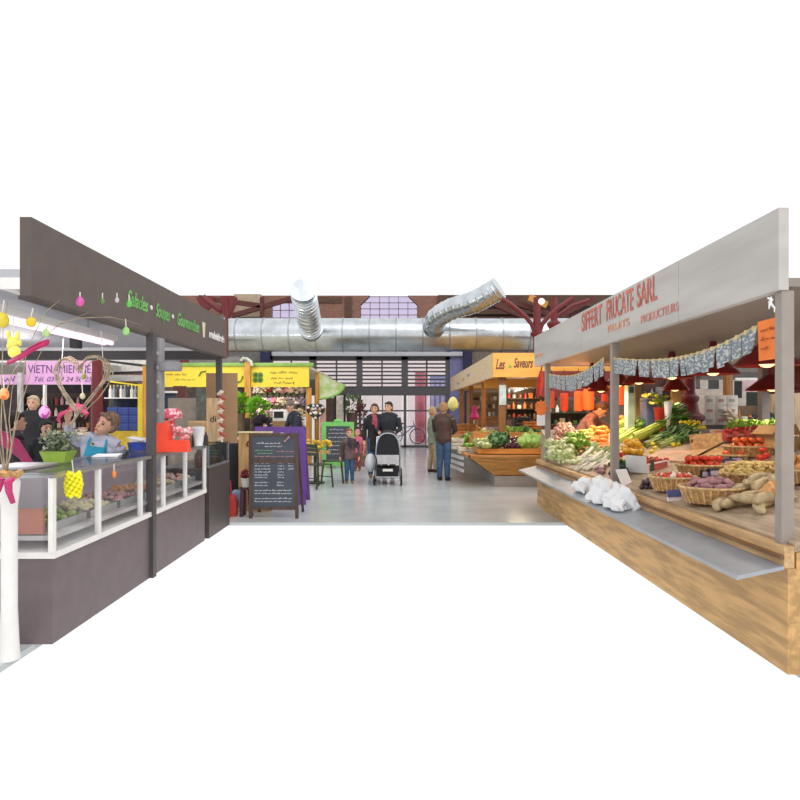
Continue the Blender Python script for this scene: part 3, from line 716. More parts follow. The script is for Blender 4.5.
heap('squash', px_patch(579, 434, 594, 445, 10, .02), 'yellow green squash behind the carrots', 'squashes behind the carrots', 'squash')
heap('orange', px_patch(591, 431, 607, 446, 26, .02), 'orange stacked behind the carrots by the middle post', 'oranges by the middle post', 'orange')
heap('orange', px_patch(594, 434, 606, 442, 6, .07), 'orange stacked behind the carrots by the middle post', 'oranges by the middle post', 'orange')
heap('leek', px_patch(574, 461, 604, 473, 13, .0), 'white leek lying with its green end away from the aisle', 'leeks left of the middle post', 'leek', rot=(.75, -.2, .18))
heap('leek', px_patch(580, 460, 602, 468, 6, .045), 'white leek lying with its green end away from the aisle', 'leeks left of the middle post', 'leek', rot=(.75, -.2, .18))
heap('potato', px_patch(597, 464, 606, 475, 9, .0), 'pink skinned potato beside the leeks at the middle post', 'potatoes beside the leeks', 'potato', sc=(.7, .8))
# the big bundle of celery
for k, (x, y) in enumerate([(616, 440), (618, 447), (619, 434), (628, 446), (622, 438), (636, 446), (630, 440), (642, 442), (640, 436), (634, 433)]):
    put(P['celery'], on(x, y, .0 + .04 * (k % 3)), (R(-.2, .2), -.42 + R(-.06, .06), .1 + R(-.12, .12)), R(.95, 1.1), 'head of celery with leafy tops on the big green pile', 'celery heads right of the middle post', 'celery')
for k, (x, y) in enumerate([(646, 449), (652, 447), (655, 443), (660, 449), (662, 441), (650, 441), (666, 446)]):
    put(P['leek_green'], on(x, y, .01), (R(-.2, .2), -.3, .2 + R(-.25, .25)), R(.75, .95), 'bunch of spring greens right of the celery', 'bunches of spring greens', 'spring greens')
heap('orange', px_patch(616, 421, 640, 434, 20, .03), 'orange on the top tier behind the celery', 'oranges behind the celery', 'orange')
heap('orange_tomato', px_patch(656, 416, 670, 423, 9, .03), 'orange tomato on the top tier above the celery leaves', 'orange tomatoes on the top tier', 'tomato')
c = V((4.08, 9.33, 1.1)); t = thing('wooden_crate', 'wooden crate under the orange tomatoes on the top tier', 'crate', c)
b = MB(); b.span((3.85, 9.22, 1.1), (4.34, 9.42, 1.36), bev=.006); b.build('crate_body', wood('tan_tray2', '#b98f5c'), t)
heap('pepper', px_patch(622, 449, 643, 457, 15, .0), 'yellow pepper below the celery', 'yellow peppers below the celery', 'pepper', sc=(.8, .95))
heap('pepper', px_patch(626, 448, 640, 453, 6, .06), 'yellow pepper below the celery', 'yellow peppers below the celery', 'pepper', sc=(.8, .95))
heap('lemon', [on(651, 454), on(655, 452, .02), on(653, 449, .04)], 'lemon in the small group right of the yellow peppers', 'lemons right of the peppers', 'lemon')
heap('lemon', [on(673, 447), on(676, 444, .03), on(679, 446)], 'lemon at the tip of the spring greens', 'lemons by the spring greens', 'lemon')
heap('red_apple', [on(620, 458, .01)], 'red apple beside the right face of the middle post', None, 'apple')
heap('lemon', [on(622, 464, .01), on(625, 466, .0)], 'lemon under the red apple by the middle post', 'lemons under the red apple', 'lemon')
heap('broccoli', [on(616, 470), on(620, 476), on(616, 480), on(623, 471)], 'dark green kale head at the foot of the middle post', 'kale heads by the middle post', 'kale')

# punnet crate of strawberries with a price card
c = on(648, 470)
cr8 = thing('fruit_crate', 'white cardboard crate of strawberries right of the middle post', 'crate', c)
rz = Euler((0, -.1, .5)); Mx = Matrix.Translation(c) @ rz.to_matrix().to_4x4()
def loc(x, y, z): return Mx @ V((x, y, z))
cw, cd, chh = .36, .26, .1
b = MB()
b.box(loc(0, 0, .008), (cw, cd, .012), rot=rz)
for s in (-1, 1):
    b.box(loc(s * cw / 2, 0, chh / 2), (.012, cd, chh), rot=rz); b.box(loc(0, s * cd / 2, chh / 2), (cw, .012, chh), rot=rz)
b.box(loc(-cw / 2, 0, chh + .04), (.012, cd, .08), rot=rz)
b.build('crate_body', mat('white_card', '#e6e5e3', .6, var=.04), cr8, smooth=False)
b = MB(); b.box(loc(0, -cd / 2 - .008, chh / 2), (cw * .8, .004, chh * .7), rot=rz); b.box(loc(cw / 2 + .008, 0, chh / 2), (.004, cd * .8, chh * .7), rot=rz); b.build('printed_side', mat('rose_print', '#b4605a', .6, var=.35, scale=40), cr8, smooth=False)
b = MB(); b.box(loc(-.1, -cd / 2 - .012, chh / 2 + .03), (.05, .004, .12), rot=rz); b.build('printed_mark', mat('dark_green_print', '#2f5b45', .6), cr8, smooth=False)
for i in range(6):
    for j in range(4):
        put(P['strawberry'], loc(-.14 + i * .056, -.09 + j * .06, .075 + R(0, .015)), (R(-1.5, 1.5), R(-1, 1), R(0, 6)), R(1.2, 1.5), 'strawberry in the white cardboard crate', 'strawberries in the white crate', 'strawberry')
b = MB(); p = on(624, 484); b.box(p + V((0, 0, .07)), (.14, .012, .17), rot=Euler((-.5, 0, .45))); tag(b.build('price_card', mat('white_paper', '#eceef2', .6, var=.02), smooth=False), 'blank looking white price card leaning in front of the strawberry crate', 'price card')
heap('grape', dome(on(652, 487), .13, .13, .023, 2), 'dark dried plum in the small heap left of the cherry tomato basket', 'dark plums beside the cherry tomatoes', 'plum')
# baskets
c = on(673, 490); basket(c, .2, .17, .12, 'oval wicker basket of cherry tomatoes and garlic near the front rail')
d_ = dome(c + V((0, 0, .08)), .185, .155, .022, 2, 0)
for i, p in enumerate(d_):
    if i % 5 == 2: put(P['garlic'], p, (R(-.5, .5), R(-.5, .5), R(0, 6)), R(.75, .9), 'small white garlic bulb among the cherry tomatoes', 'garlic bulbs among the cherry tomatoes', 'garlic')
    else: put(P['berry_tomato'], p, (R(-1, 1), R(-1, 1), 0), R(.9, 1.05), 'cherry tomato in the oval basket near the front rail', 'cherry tomatoes in the oval basket', 'tomato')
p = on(672, 499); b = MB(); b.box(p + V((-.03, -.1, .06)), (.14, .01, .06), rot=Euler((-.25, 0, .35))); b.box(p + V((-.03, -.1, .06)) + V((0, -.008, -.042)), (.14, .01, .035), rot=Euler((-.25, 0, .35)), m=1)
tag(b.build('price_card', [mat('blue_label', '#5b6aa8', .5), mat('white_paper')], smooth=False), 'blue and white label on the front of the cherry tomato basket', 'price card')
c = on(702, 475); basket(c, .24, .17, .1, 'shallow wicker basket of red tomatoes in the middle of the bench')
heap('tomato', dome(c + V((0, 0, .07)), .25, .16, .036, 2, 0), 'red tomato in the shallow basket in the middle of the bench', 'tomatoes in the middle basket', 'tomato')
c = on(712, 502); basket(c, .24, .2, .12, 'round wicker basket of pink potatoes near the front of the bench')
heap('potato', dome(c + V((0, 0, .07)), .25, .2, .03, 3, 0, 1.1), 'pink potato in the round wicker basket', 'pink potatoes in the round basket', 'potato', rot='tumble', sc=(.62, .85))
c = on(753, 485); basket(c, .25, .2, .1, 'wide wicker basket of small yellow potatoes left of the near post')
heap('ratte', dome(c + V((0, 0, .07)), .27, .2, .02, 5, 0, 1.1), 'small yellow potato on the mound left of the near post', 'small yellow potatoes on the mound', 'potato', rot='tumble')
c = on(750, 456); basket(c, .26, .18, .1, 'wicker basket of orange tomatoes in front of the red strawberry boxes')
heap('orange_tomato', dome(c + V((0, 0, .07)), .26, .18, .038, 2, 0), 'orange red tomato in the basket below the red boxes', 'orange tomatoes in the rear basket', 'tomato')
c = on(733, 462); basket(c, .14, .1, .07, 'small wicker basket of orange tomatoes by the blueberries')
heap('orange_tomato', dome(c + V((0, 0, .05)), .14, .1, .036, 2, 0), 'orange tomato in the small basket by the blueberries', 'tomatoes in the small basket', 'tomato')
heap('tomato', [on(763, 462, .02), on(766, 460, .02), on(760, 463, .02), on(764, 458, .05)], 'red tomato loose between the orange tomatoes and the yellow potatoes', 'loose red tomatoes', 'tomato')
# yams along the front next to the near post
for k, (x, y, rz_, l) in enumerate([(727, 497, .5, .0), (735, 503, .3, .0), (746, 494, .1, .05), (757, 499, -.3, .02), (766, 492, .4, .06), (768, 485, .7, .04), (748, 503, 2.6, .03), (776, 500, .2, .0), (762, 505, .8, .0), (776, 490, 1.1, .08), (722, 503, .6, 0.), (753, 490, .5, .06), (760, 488, .2, .08), (770, 504, .3, .04)]):
    put(P['yam'], on(x, y + 5, l), (R(-.2, .2), R(-.1, .15) - .15, rz_), R(.62, .76), 'large pale brown yam piled beside the near post', 'yams beside the near post', 'yam')
heap('yellow_onion', [on(775, 500, .05), on(782, 503, .04), on(770, 504, .06), on(786, 496, .05), on(779, 507, .04), on(765, 507, .06)], 'yellow onion in front of the yams at the near post', 'yellow onions at the near post', 'onion')
# punnets of blueberries
for k, (x, y) in enumerate([(727, 466), (734, 463), (705, 477), (713, 476)]):
    c = on(x, y, .005)
    lb = ['punnet of blueberries in front of the empty tan tray, left one', 'punnet of blueberries beside the small tomato basket', 'punnet of blueberries behind the pink potatoes, left one', 'punnet of blueberries behind the pink potatoes, right one'][k]
    t = thing('punnet', lb, 'punnet', c, 'blueberry punnets')
    b = MB()
    for s in (-1, 1):
        b.span((c.x + s * .06 - .003, c.y - .05, c.z), (c.x + s * .06 + .003, c.y + .05, c.z + .06)); b.span((c.x - .06, c.y + s * .05 - .003, c.z), (c.x + .06, c.y + s * .05 + .003, c.z + .06))
    b.span((c.x - .06, c.y - .05, c.z), (c.x + .06, c.y + .05, c.z + .004)); b.build('tub', glass('punnet_plastic', '#c9d2da', .08), t, smooth=False)
    for i in range(5):
        for j in range(4): put(P['blueberry'], V((c.x - .046 + i * .023, c.y - .034 + j * .023, c.z + .042 + R(0, .012))), (0, 0, R(0, 6)), 1.05, 'blueberry in a clear punnet', 'blueberries in punnets', 'blueberry')
    b = MB(); b.span((c.x - .05, c.y - .056, c.z + .005), (c.x + .05, c.y - .053, c.z + .05)); b.build('paper_label', mat('lilac_label', '#b9a9c6', .6, var=.2, scale=40), t, smooth=False)
# empty tan tray, card and stick
c = on(706, 450)
t = thing('display_tray', 'empty tan wooden tray with a raised back behind the red tomatoes', 'tray', c)
q = [on(691, 461, .0), on(726, 460, .0), on(724, 451), on(692, 452)]
b = MB(); b.rings([[p + V((0, 0, .005)) for p in q], [p + V((0, 0, .03)) for p in q]]); b.build('tray_floor', wood('tan_tray', '#c79d68'), t, smooth=False)
b = MB(); p0, p1 = on(692, 452), on(724, 451); up_ = V((0, .05, .2)); th_ = V((0, .02, 0)); b.rings([[p0, p1, p1 + th_, p0 + th_], [p0 + up_, p1 + up_, p1 + up_ + th_, p0 + up_ + th_]]); b.build('back_board', wood('tan_tray'), t, smooth=False)
b = MB(); b.bar(p0 * .5 + p1 * .5 + V((-.2, -.03, .1)), p0 * .5 + p1 * .5 + V((-.19, -.03, .14)), .035, .01); b.build('dark_mark', mat('rust_mark', '#6b3a26'), t, smooth=False)
b = MB(); b.tube([on(697, 459, .03), on(708, 455, .05), on(723, 452, .1)], .012, 8); tag(b.build('wooden_stick', mat('dark_wood_stick', '#3d2c22', .6)), 'dark wooden stick lying across the empty tan tray', 'stick')
b = MB(); b.rings([[p + V((0, 0, .004)) for p in (on(640, 461), on(690, 463), on(692, 452), on(660, 452))], [p + V((0, 0, .02)) for p in (on(640, 461), on(690, 463), on(692, 452), on(660, 452))]])
tag(b.build('wooden_board', wood('pinkish_board', '#c9a183', axis='y'), smooth=False), 'bare pinkish wooden board between the greens and the tomatoes', 'board')
# lemons in a grey crate, red strawberry boxes, lettuces, carton
c = on(690, 436)
t = thing('plastic_crate', 'grey plastic crate of lemons in front of the iron column', 'crate', c)
b = MB(); b.box(c + V((0, 0, .05)), (.4, .28, .1)); b.build('crate_body', mat('grey_crate', '#77747c', .5), t, smooth=False)
b = MB(); b.box(c + V((0, -.145, .06)), (.16, .006, .04)); b.build('white_label', WHITE, t, smooth=False)
heap('lemon', dome(c + V((0, 0, .08)), .22, .15, .03, 3, 0, 1.3), 'yellow lemon heaped in the grey crate by the iron column', 'lemons in the grey crate', 'lemon')
for k, (x, y) in enumerate([(729, 442), (740, 441), (751, 440)]):
    c = on(x, y, .02)
    t = thing('strawberry_box', 'red ' + ['box of strawberries, first from the tan tray', 'box of strawberries between two others', 'box of strawberries nearest the cardboard carton'][k], 'box', c, 'red strawberry boxes')
    b = MB(); b.box(c + V((0, 0, .05)), (.2, .26, .1), rot=Euler((.1, 0, 0)), bev=.008); b.build('box_body', mat('red_box', '#a83a32', .5, var=.12), t)
    b = MB(); b.box(c + V((0, -.137, .06)), (.19, .006, .03), rot=Euler((.1, 0, 0))); b.build('pink_band', mat('pink_band', '#d98b84', .5), t)
    for i in range(4): put(P['strawberry'], c + V((-.07 + .045 * i, R(-.08, .08), .1)), (R(-1, 1), R(-1, 1), 0), 1.3, 'strawberry on top of the red boxes', 'strawberries on the red boxes', 'strawberry')
heap('green_lettuce', [V(((737 + 4.6 * k - CX) / F * 7.75, 7.75, 1.2)) for k in range(9)], 'bright green lettuce in the row at the back left of the near post', 'green lettuces at the back', 'lettuce', sc=(1.05, 1.2))
c = on(777, 451)
t = thing('cardboard_carton', 'open cardboard carton leaning behind the near grey post', 'carton', c)
b = MB(); b.box(c + V((0, 0, .08)), (.3, .24, .16), rot=Euler((0, .2, .3))); b.build('carton_body', mat('brown_cardboard', '#b08a58', .8, var=.06), t, smooth=False)
b = MB(); b.box(c + V((-.12, -.02, .21)), (.02, .24, .14), rot=Euler((0, .9, .3))); b.box(c + V((.1, 0, .22)), (.02, .24, .12), rot=Euler((0, -.6, .3))); b.build('flap', mat('brown_cardboard'), t, smooth=False)
# beyond the near post, at the right edge
c = on(800, 482); basket(c, .2, .18, .1, 'wicker basket right of the near grey post')
heap('yellow_onion', dome(c + V((0, 0, .06)), .2, .18, .05, 2, 0), 'yellow onion in the basket right of the near post', 'yellow onions right of the near post', 'onion')

# plastic bags on the ledge
bags = mat('white_plastic_film', '#eff0f2', .35, var=.03)
for k, (x, y, s, lb) in enumerate([(585, 499, .13, 'white plastic bag lying flat at the far end of the heap on the ledge'), (606, 499, .17, 'puffed white plastic bag in the middle of the heap on the ledge'), (622, 504, .15, 'white plastic bag at the near end of the heap on the ledge')]):
    X = 2.1; d = X * F / (x - CX); c = V((X, d, .6)); rn = random.Random(k)
    b = MB(); bmesh.ops.create_icosphere(b.bm, subdivisions=4, radius=1)
    ph = [rn.uniform(0, 6) for _ in range(6)]
    for v in b.bm.verts:
        p = v.co; w = 1 + .14 * math.sin(5 * p.x + ph[0] + 3 * p.z) + .12 * math.sin(7 * p.y + ph[1]) + .07 * math.sin(11 * p.z + 9 * p.x + ph[2]) + .03 * math.sin(13 * p.x - 11 * p.y + ph[3])
        v.co = V((p.x * w * s * .9, p.y * w * s * 1.35, max(-.25, p.z) * w * s * (.8 if k == 0 else 1.05)))
    bmesh.ops.translate(b.bm, vec=c + V((0, 0, .25 * s)), verts=b.bm.verts[:])
    o = tag(b.build('plastic_bag', bags, ang=85), lb, 'bag', 'white plastic bags on the ledge')
    b = MB()
    for q in (-1, 1): b.tube([c + V((q * s * .3, -s, s * .5)), c + V((q * s * .6, -s * 1.3, s * .2)), c + V((q * s * .3 - .03, -s * 1.5, .0))], [.03, .025, .012], 7)
    o2 = b.build('bag_handle', bags, None, org=o.location); o2.parent = o; o2.location = (0, 0, 0)

# ---------------------------------------------------------------- paper bunting along the front of the stall
card_m = mat('slate_card', '#c3c4c2', .7, col2='#7b858c', kind='speck', scale=26, stretch=(1, 1, 2))
def bunting(label, pts, hs, n):
    pts = [V(p) for p in pts]
    o = thing('bunting', label, 'bunting', pts[0])
    def cv(t):
        t = t * (len(pts) - 1); k = min(int(t), len(pts) - 2); f = t - k
        p0, p1, p2, p3 = pts[max(k - 1, 0)], pts[k], pts[k + 1], pts[min(k + 2, len(pts) - 1)]
        return .5 * (2 * p1 + (p2 - p0) * f + (2 * p0 - 5 * p1 + 4 * p2 - p3) * f * f + (3 * p1 - p0 - 3 * p2 + p3) * f ** 3)
    b = MB(); b.tube([cv(i / 40) for i in range(41)], .006, 5); b.build('string', mat('straw_string', '#c9b98c', .8), o)
    for i in range(n):
        a, c = cv((i + .06) / n), cv((i + .94) / n); t = (c - a).normalized(); n_ = t.cross(V((0, 0, 1))).normalized() * .003
        hh = hs * R(.92, 1.06); dn = V((0, 0, -hh)) + V((R(-.02, .02), R(-.02, .02), 0))
        b = MB(); b.rings([[a - n_, c - n_, c - n_ + dn, a - n_ + dn], [a + n_, c + n_, c + n_ + dn, a + n_ + dn]]); b.build('card', card_m, o, smooth=False)
        b = MB()
        m_ = (a + c) / 2; L = (c - a).length
        b.box(m_ + V((0, 0, -.005)), (.012, .03, .03), rot=Euler((0, 0, math.atan2(t.y, t.x) + PI / 2))); b.build('peg', mat('wooden_peg', '#d3bd85', .7), o, smooth=False)
def bp(px, py, X=2.24): d = X * F / (px - CX); return V((X, d, H - (py - CY) / F * d))
bunting('bunting of grey chalk patterned cards between the near and middle posts', [bp(757, 326), bp(720, 345), bp(690, 355), bp(668, 359), bp(640, 360), bp(613, 358)], .15, 22)
bunting('bunting of grey cards between the middle and far posts', [bp(604, 358), bp(596, 364), bp(585, 371), bp(575, 375), bp(562, 376), bp(549, 374)], .19, 16)
p0, p1 = bp(758, 322), bp(777, 317)
o = thing('paper_sign', 'orange paper sign hanging from the canopy beside the near post', 'sign', p0)
b = MB(); q = [p0, p1, p1 + V((0, 0, -.245)), p0 + V((0, 0, -.24)) + V((.02, .02, 0))]; b.rings([[v - V((.003, 0, 0)) for v in q], [v + V((.003, 0, 0)) for v in q]])
sg = b.build('paper', mat('orange_paper', '#ef7f35', .7, var=.05), o, smooth=False)
b = MB(); rr = (p1 - p0).normalized()
for k in range(3): scribble(b, p0 + rr * .03 + V((0, 0, -.07 - .055 * k)), rr, V((0, 0, 1)), (p1 - p0).length * (.75 if k < 2 else .4), .022, t=.006, seed=k)
b.build('handwriting', mat('brown_ink', '#a8481e', .7), sg, smooth=False)
kn = at(769.5, 302, 3.45)
b = MB(); b.tube([kn + V((-0.0120, 0.0000, 0.0240)), kn + V((0.0060, -0.0120, 0.0120)), kn + V((-0.0060, -0.0120, -0.0120)), kn + V((-0.0072, -0.0060, -0.0420))], [0.0048, 0.0084, 0.0072, 0.0024], 7); b.tube([kn + V((0.0100, 0.0000, 0.0300)), kn, kn + V((0.0210, -0.0120, -0.0360)), kn + V((0.0240, -0.0060, -0.0600))], [0.0036, 0.0084, 0.0048, 0.0024], 7)
tag(b.build('white_ribbon', mat('white_cloth_strip', '#eceae8', .8)), 'white ribbon knotted at the top of the near grey post', 'ribbon')

# ---------------------------------------------------------------- orange lanterns, tag
lan = mat('orange_lantern_paper', '#f0521c', .6, var=.25, scale=6, emit=.9)
lan2 = mat('dim_orange_lantern_paper', '#b83e1c', .6, var=.25, scale=6, emit=.25)
for k, (px, y0, y1, w, d, lb) in enumerate([(564, 393, 411, 8, 10.4, 'dim orange red lantern hanging first right of the far grey post'), (578.5, 391, 411, 8.5, 10.2, 'bright orange lantern left of the brightest one'), (588.5, 389, 410, 10.5, 10.0, 'brightest orange lantern, widest of the row'), (604.5, 394, 410, 6.5, 10.1, 'narrow orange lantern left of the middle grey post'), (621, 385, 405, 9, 9.9, 'orange lantern right of the middle grey post'), (551.5, 391, 408, 6, 10.6, 'narrow red lantern touching the far grey post')]):
    c = at(px, y1, d); r = w / 2 / F * d; h = (y1 - y0) / F * d
    o = thing('paper_lantern', lb, 'lantern', c, 'orange lanterns at the far end of the stall')
    b = MB(); b.lathe([(r * .8, 0), (r, h * .1), (r * 1.02, h * .5), (r, h * .9), (r * .8, h)], c, 14); b.build('lantern_body', lan if k in (1, 2, 4) else lan2, o)
    b = MB(); b.lathe([(r * .82, -.01), (r * .82, .02)], c, 14); b.lathe([(r * .82, h - .02), (r * .82, h + .01)], c, 14); b.build('lantern_ring', OXBLOOD, o)
    b = MB(); b.cyl(c + V((0, 0, h)), V((c.x, c.y, 2.2)), .006, n=5); b.build('cord', BLACK, o)
l = bpy.data.lights.new('lantern_glow', 'POINT'); l.energy = 30; l.color = (1, .45, .15); l.shadow_soft_size = .3
lo = bpy.data.objects.new('lantern_glow', l); C.objects.link(lo); lo.location = at(585, 398, 9.6)
c = at(541, 408, 8.85)
o = thing('price_star', 'orange star shaped price tag hanging on the far grey post', 'price tag', c)
b = MB(); pts = []
for k in range(20):
    rr = .12 if k % 2 else .09; a = 2 * PI * k / 20; pts.append((c.x + rr * math.cos(a) * .8, c.z + rr * math.sin(a) * 1.05))
b.prism(pts, c.y, c.y + .012); b.build('star_card', mat('orange_card', '#f3803a', .6, var=.1), o, smooth=False)
b = MB(); b.span((c.x - .06, c.y + .002, c.z - .26), (c.x + .06, c.y + .008, c.z - .1)); b.build('white_paper_tail', mat('white_paper'), o, smooth=False)
# ================================================================== second right stall: honey coloured fascia
SX, SD = 2.0, 12.4
o = thing('stall_canopy', 'canopy of the farther right stall with an orange wood fascia and dark script', 'canopy', (SX, SD, 0))
oran = mat('golden_orange_fascia', '#e2a243', .5, var=.06, scale=2, stretch=(1, 6, 6))
b = MB(); b.span((SX, SD, 2.18), (4.8, SD + .06, 2.68)); ff = b.build('fascia', oran, o, smooth=False)
b = MB(); b.span((SX, SD + .06, 2.18), (SX + .06, 22, 2.68)); sf = b.build('side_fascia', mat('pale_birch_fascia', '#e6cda6', .5, var=.06, scale=2.5, stretch=(6, 1, 6)), o, smooth=False)
script_m = mat('dark_brown_script', '#5b2f1e', .6)
def sxz(px, py): p = at(px, py, SD); return V((p.x, SD, p.z))
lettering('Les', .3, script_m, sxz(495.5, 369), (1, 0, 0), uZ, ff, shear=.35, bold=.006, width=.19)
lettering('Saveurs', .28, script_m, sxz(513.5, 367.5), (1, 0, 0), uZ, ff, shear=.35, bold=.006, width=.4)
b = MB(); c = sxz(510, 366)
for s, t in ((0, .07), (.9, .06), (-.9, .06)): b.prism([(c.x + math.sin(s) * t * q + math.cos(s) * w_, c.z - .05 + math.cos(s) * t * q * 1.6 - math.sin(s) * w_) for q, w_ in ((0, 0), (.5, .02), (1, 0), (.5, -.02))], SD - .006, SD - .001)
b.build('leaf_emblem', mat('emblem_green', '#8fae3a', .6), ff, smooth=False)
b = MB()
for k, (q, w_) in enumerate(((458, 'a'), (463, 'b'), (468, 'c'))):
    d = SX * F / (q - CX); b.prism([(0, 0)] * 3, 0, 0) if 0 else b.span((SX - .006, d - .35, 2.32 + .05 * k), (SX, d + .2, 2.38 + .06 * k), m=k % 2)
b.build('faded_emblem', [mat('emblem_blue', '#9d9aa6', .6), mat('emblem_tan', '#cf9a66', .6)], sf, smooth=False)
b = MB(); b.span((SX + .06, SD + .06, 2.2), (4.8, 22, 2.25)); b.build('ceiling_panel', wood('honey_ceiling', '#c99a55', axis='y'), o, smooth=False)
b = MB(); b.span((SX + .06, SD + 1.5, 2.02), (4.8, SD + 1.56, 2.2)); b.build('cross_beam', oran, o, smooth=False)
for px, d in ((502, 12.75), (483.5, 15.2), (471, 17.6), (462, 20.2)):
    x = at(px, 0, d).x; hw = (3.2 if px == 502 else 2) / F * d
    b = MB(); b.span((x - hw, d - .07, 0), (x + hw, d + .07, 2.2)); b.build('post', wood('brown_post', '#8f5f30', axis='z'), o, smooth=False)
x = at(502, 0, 12.75).x; b = MB(); b.span((x - .072, 12.66, at(0, 405, 12.7).z), (x + .072, 12.685, at(0, 385, 12.7).z), bev=.004); sub = b.build('pale_blue_notice', mat('pale_blue_card', '#cfdedd', .5), o)
# its flared wooden bench
o = thing('produce_bench', 'flared wooden produce bench of the farther stall on a grey plinth', 'market bench', (3.2, 12, 0))
b = MB(); b.rings([[V(p) for p in ((1.93, 11.75, .22), (4.9, 11.75, .22), (4.9, 13.3, .22), (1.93, 13.3, .22))], [V(p) for p in ((1.4, 11.5, .6), (4.9, 11.5, .6), (4.9, 13.3, .6), (1.4, 13.3, .6))]]); b.rings([[V(p) for p in ((1.93, 13.3, .22), (2.6, 13.3, .22), (2.6, 21, .22), (1.93, 21, .22))], [V(p) for p in ((1.4, 13.3, .6), (2.7, 13.3, .6), (2.7, 21, .6), (1.4, 21, .6))]]); b.build('flared_body', OAK, o, smooth=False)
b = MB(); b.span((1.38, 11.46, .585), (4.9, 11.52, .64), bev=.005); b.span((1.36, 11.46, .585), (1.42, 21, .64), bev=.005); b.build('rim_board', wood('rim_oak', '#b98144'), o)
b = MB(); b.span((1.93, 11.72, 0), (4.9, 13.3, .21)); b.span((1.93, 13.3, 0), (2.6, 21, .21)); b.build('plinth', mat('grey_plinth', '#9b9793', .5, var=.05), o, smooth=False)
def s2z(y): return .66 + .26 * max(0, y - 11.6) if y < 13.2 else 1.08
b = MB(); b.rings([[V((1.62, 11.75, .64)), V((4.9, 11.75, .64)), V((4.9, 13.3, .64)), V((1.62, 13.3, .64))], [V((1.62, 11.75, .74)), V((4.9, 11.75, .74)), V((4.9, 13.3, .9)), V((1.62, 13.3, .9))]]); b.span((1.66, 12.85, .7), (4.9, 13.3, 1.02)); b.build('raised_box', wood('orange_oak', '#c98a44'), o, smooth=False)
b = MB(); b.rings([[V((1.5, 13.3, .64)), V((2.7, 13.3, .64)), V((2.7, 20.8, .64)), V((1.5, 20.8, .64))], [V((1.5, 13.3, .68)), V((2.7, 13.3, .88)), V((2.7, 20.8, .88)), V((1.5, 20.8, .68))]]); b.build('side_slope', wood('orange_oak'), o, smooth=False)
def on2(px, py):
    u, v = (px - CX) / F, (py - CY) / F        # plane of the raised box: z = .74 + .258 * (y - 11.75)
    d = min((H - .74 + .103 * 11.75) / (v + .103), 13.1); return V((u * d, d, H - v * d))
def on3(px, py):
    u, v = (px - CX) / F, (py - CY) / F        # aisle side: z = .68 + .168 * (x - 1.5)
    d = min((H - .68 + .168 * 1.5) / (v + .168 * u), 2.62 / u); return V((u * d, d, H - v * d))
def heap2(kind, pl, *a, **k): heap(kind, pl, *a, **k)
heap('cauliflower', [on2(481, 448), on2(487, 449), on2(484, 444), on2(491, 447), on2(478, 445), on2(489, 442)], 'white cauliflower at the left front of the farther bench', 'cauliflowers on the farther bench', 'cauliflower', sc=(.95, 1.1))
heap('savoy', [on2(496, 448), on2(501, 446), on2(498, 442), on2(504, 441), on2(494, 443)], 'dark green savoy cabbage left of the aubergines', 'savoy cabbages on the farther bench', 'cabbage', sc=(1, 1.15))
heap('aubergine', [on2(508 + 3 * (k % 5) + R(-1, 1), 448 - 3 * (k // 5)) + V((0, 0, .03 * (k % 2))) for k in range(15)], 'purple aubergine between the two kinds of cabbage', 'aubergines on the farther bench', 'aubergine', rot=(.8, -.15, .4), sc=(.95, 1.1))
heap('cabbage', [on2(523, 448), on2(529, 448), on2(535, 448), on2(526, 443), on2(533, 442), on2(540, 444), on2(530, 438)], 'round light green cabbage at the right of the farther bench', 'green cabbages on the farther bench', 'cabbage', sc=(1.0, 1.1))
heap('savoy', [on2(521, 436), on2(525, 434), on2(539, 437)], 'savoy cabbage behind the green cabbages', 'savoy cabbages behind the green ones', 'cabbage')
heap('fennel', [on2(486 + 4.2 * k, 438 + (k % 2) * 2) for k in range(7)], 'pale lettuce behind the savoy cabbages', 'pale lettuces on the farther bench', 'lettuce')
heap('cauliflower', [on2(512, 437), on2(517, 436), on2(509, 434)], 'cauliflower on the back row behind the aubergines', 'cauliflowers on the back row', 'cauliflower')
heap('fennel', [on2(484 + 4 * k, 433.5 + (k % 2)) for k in range(5)], 'pale lettuce on the upper step at the left of the farther bench', 'pale lettuces on the upper step', 'lettuce')
heap('lettuce', [on2(506 + 4 * k, 433 + (k % 2)) for k in range(5)], 'yellow green lettuce on the upper step behind the aubergines', 'yellow green lettuces on the upper step', 'lettuce')
heap('potato', [on2(486 + 1.3 * k, 430.5 + R(-.8, .8)) for k in range(16)], 'pink potato along the back of the upper step', 'pink potatoes on the upper step', 'potato')
heap('green_lettuce', [on3(462 + 4 * k, 443 + (k % 2)) for k in range(6)], 'leafy lettuce along the aisle edge of the farther bench', 'lettuces along the aisle edge', 'lettuce')
heap('lettuce', [on3(468 + 4.5 * k, 437 + (k % 2)) for k in range(6)], 'yellow green lettuce on the side slope of the farther bench', 'yellow green lettuces on the side slope', 'lettuce')
heap('squash', [on3(474 + 3 * k, 432 + (k % 3)) for k in range(10)], 'small yellow squash on the side slope behind the lettuces', 'squashes on the side slope', 'squash')
heap('yellow_onion', [on3(462 + 2.2 * k, 433 + (k % 3)) for k in range(12)], 'yellow onion at the far end of the side slope', 'yellow onions on the side slope', 'onion')
heap('fennel', [on3(478 + 4 * k, 436 + 2 * (k % 2)) for k in range(5)], 'pale lettuce low on the side slope beside the brown post', 'pale lettuces beside the post', 'lettuce')
rnb = random.Random(77)
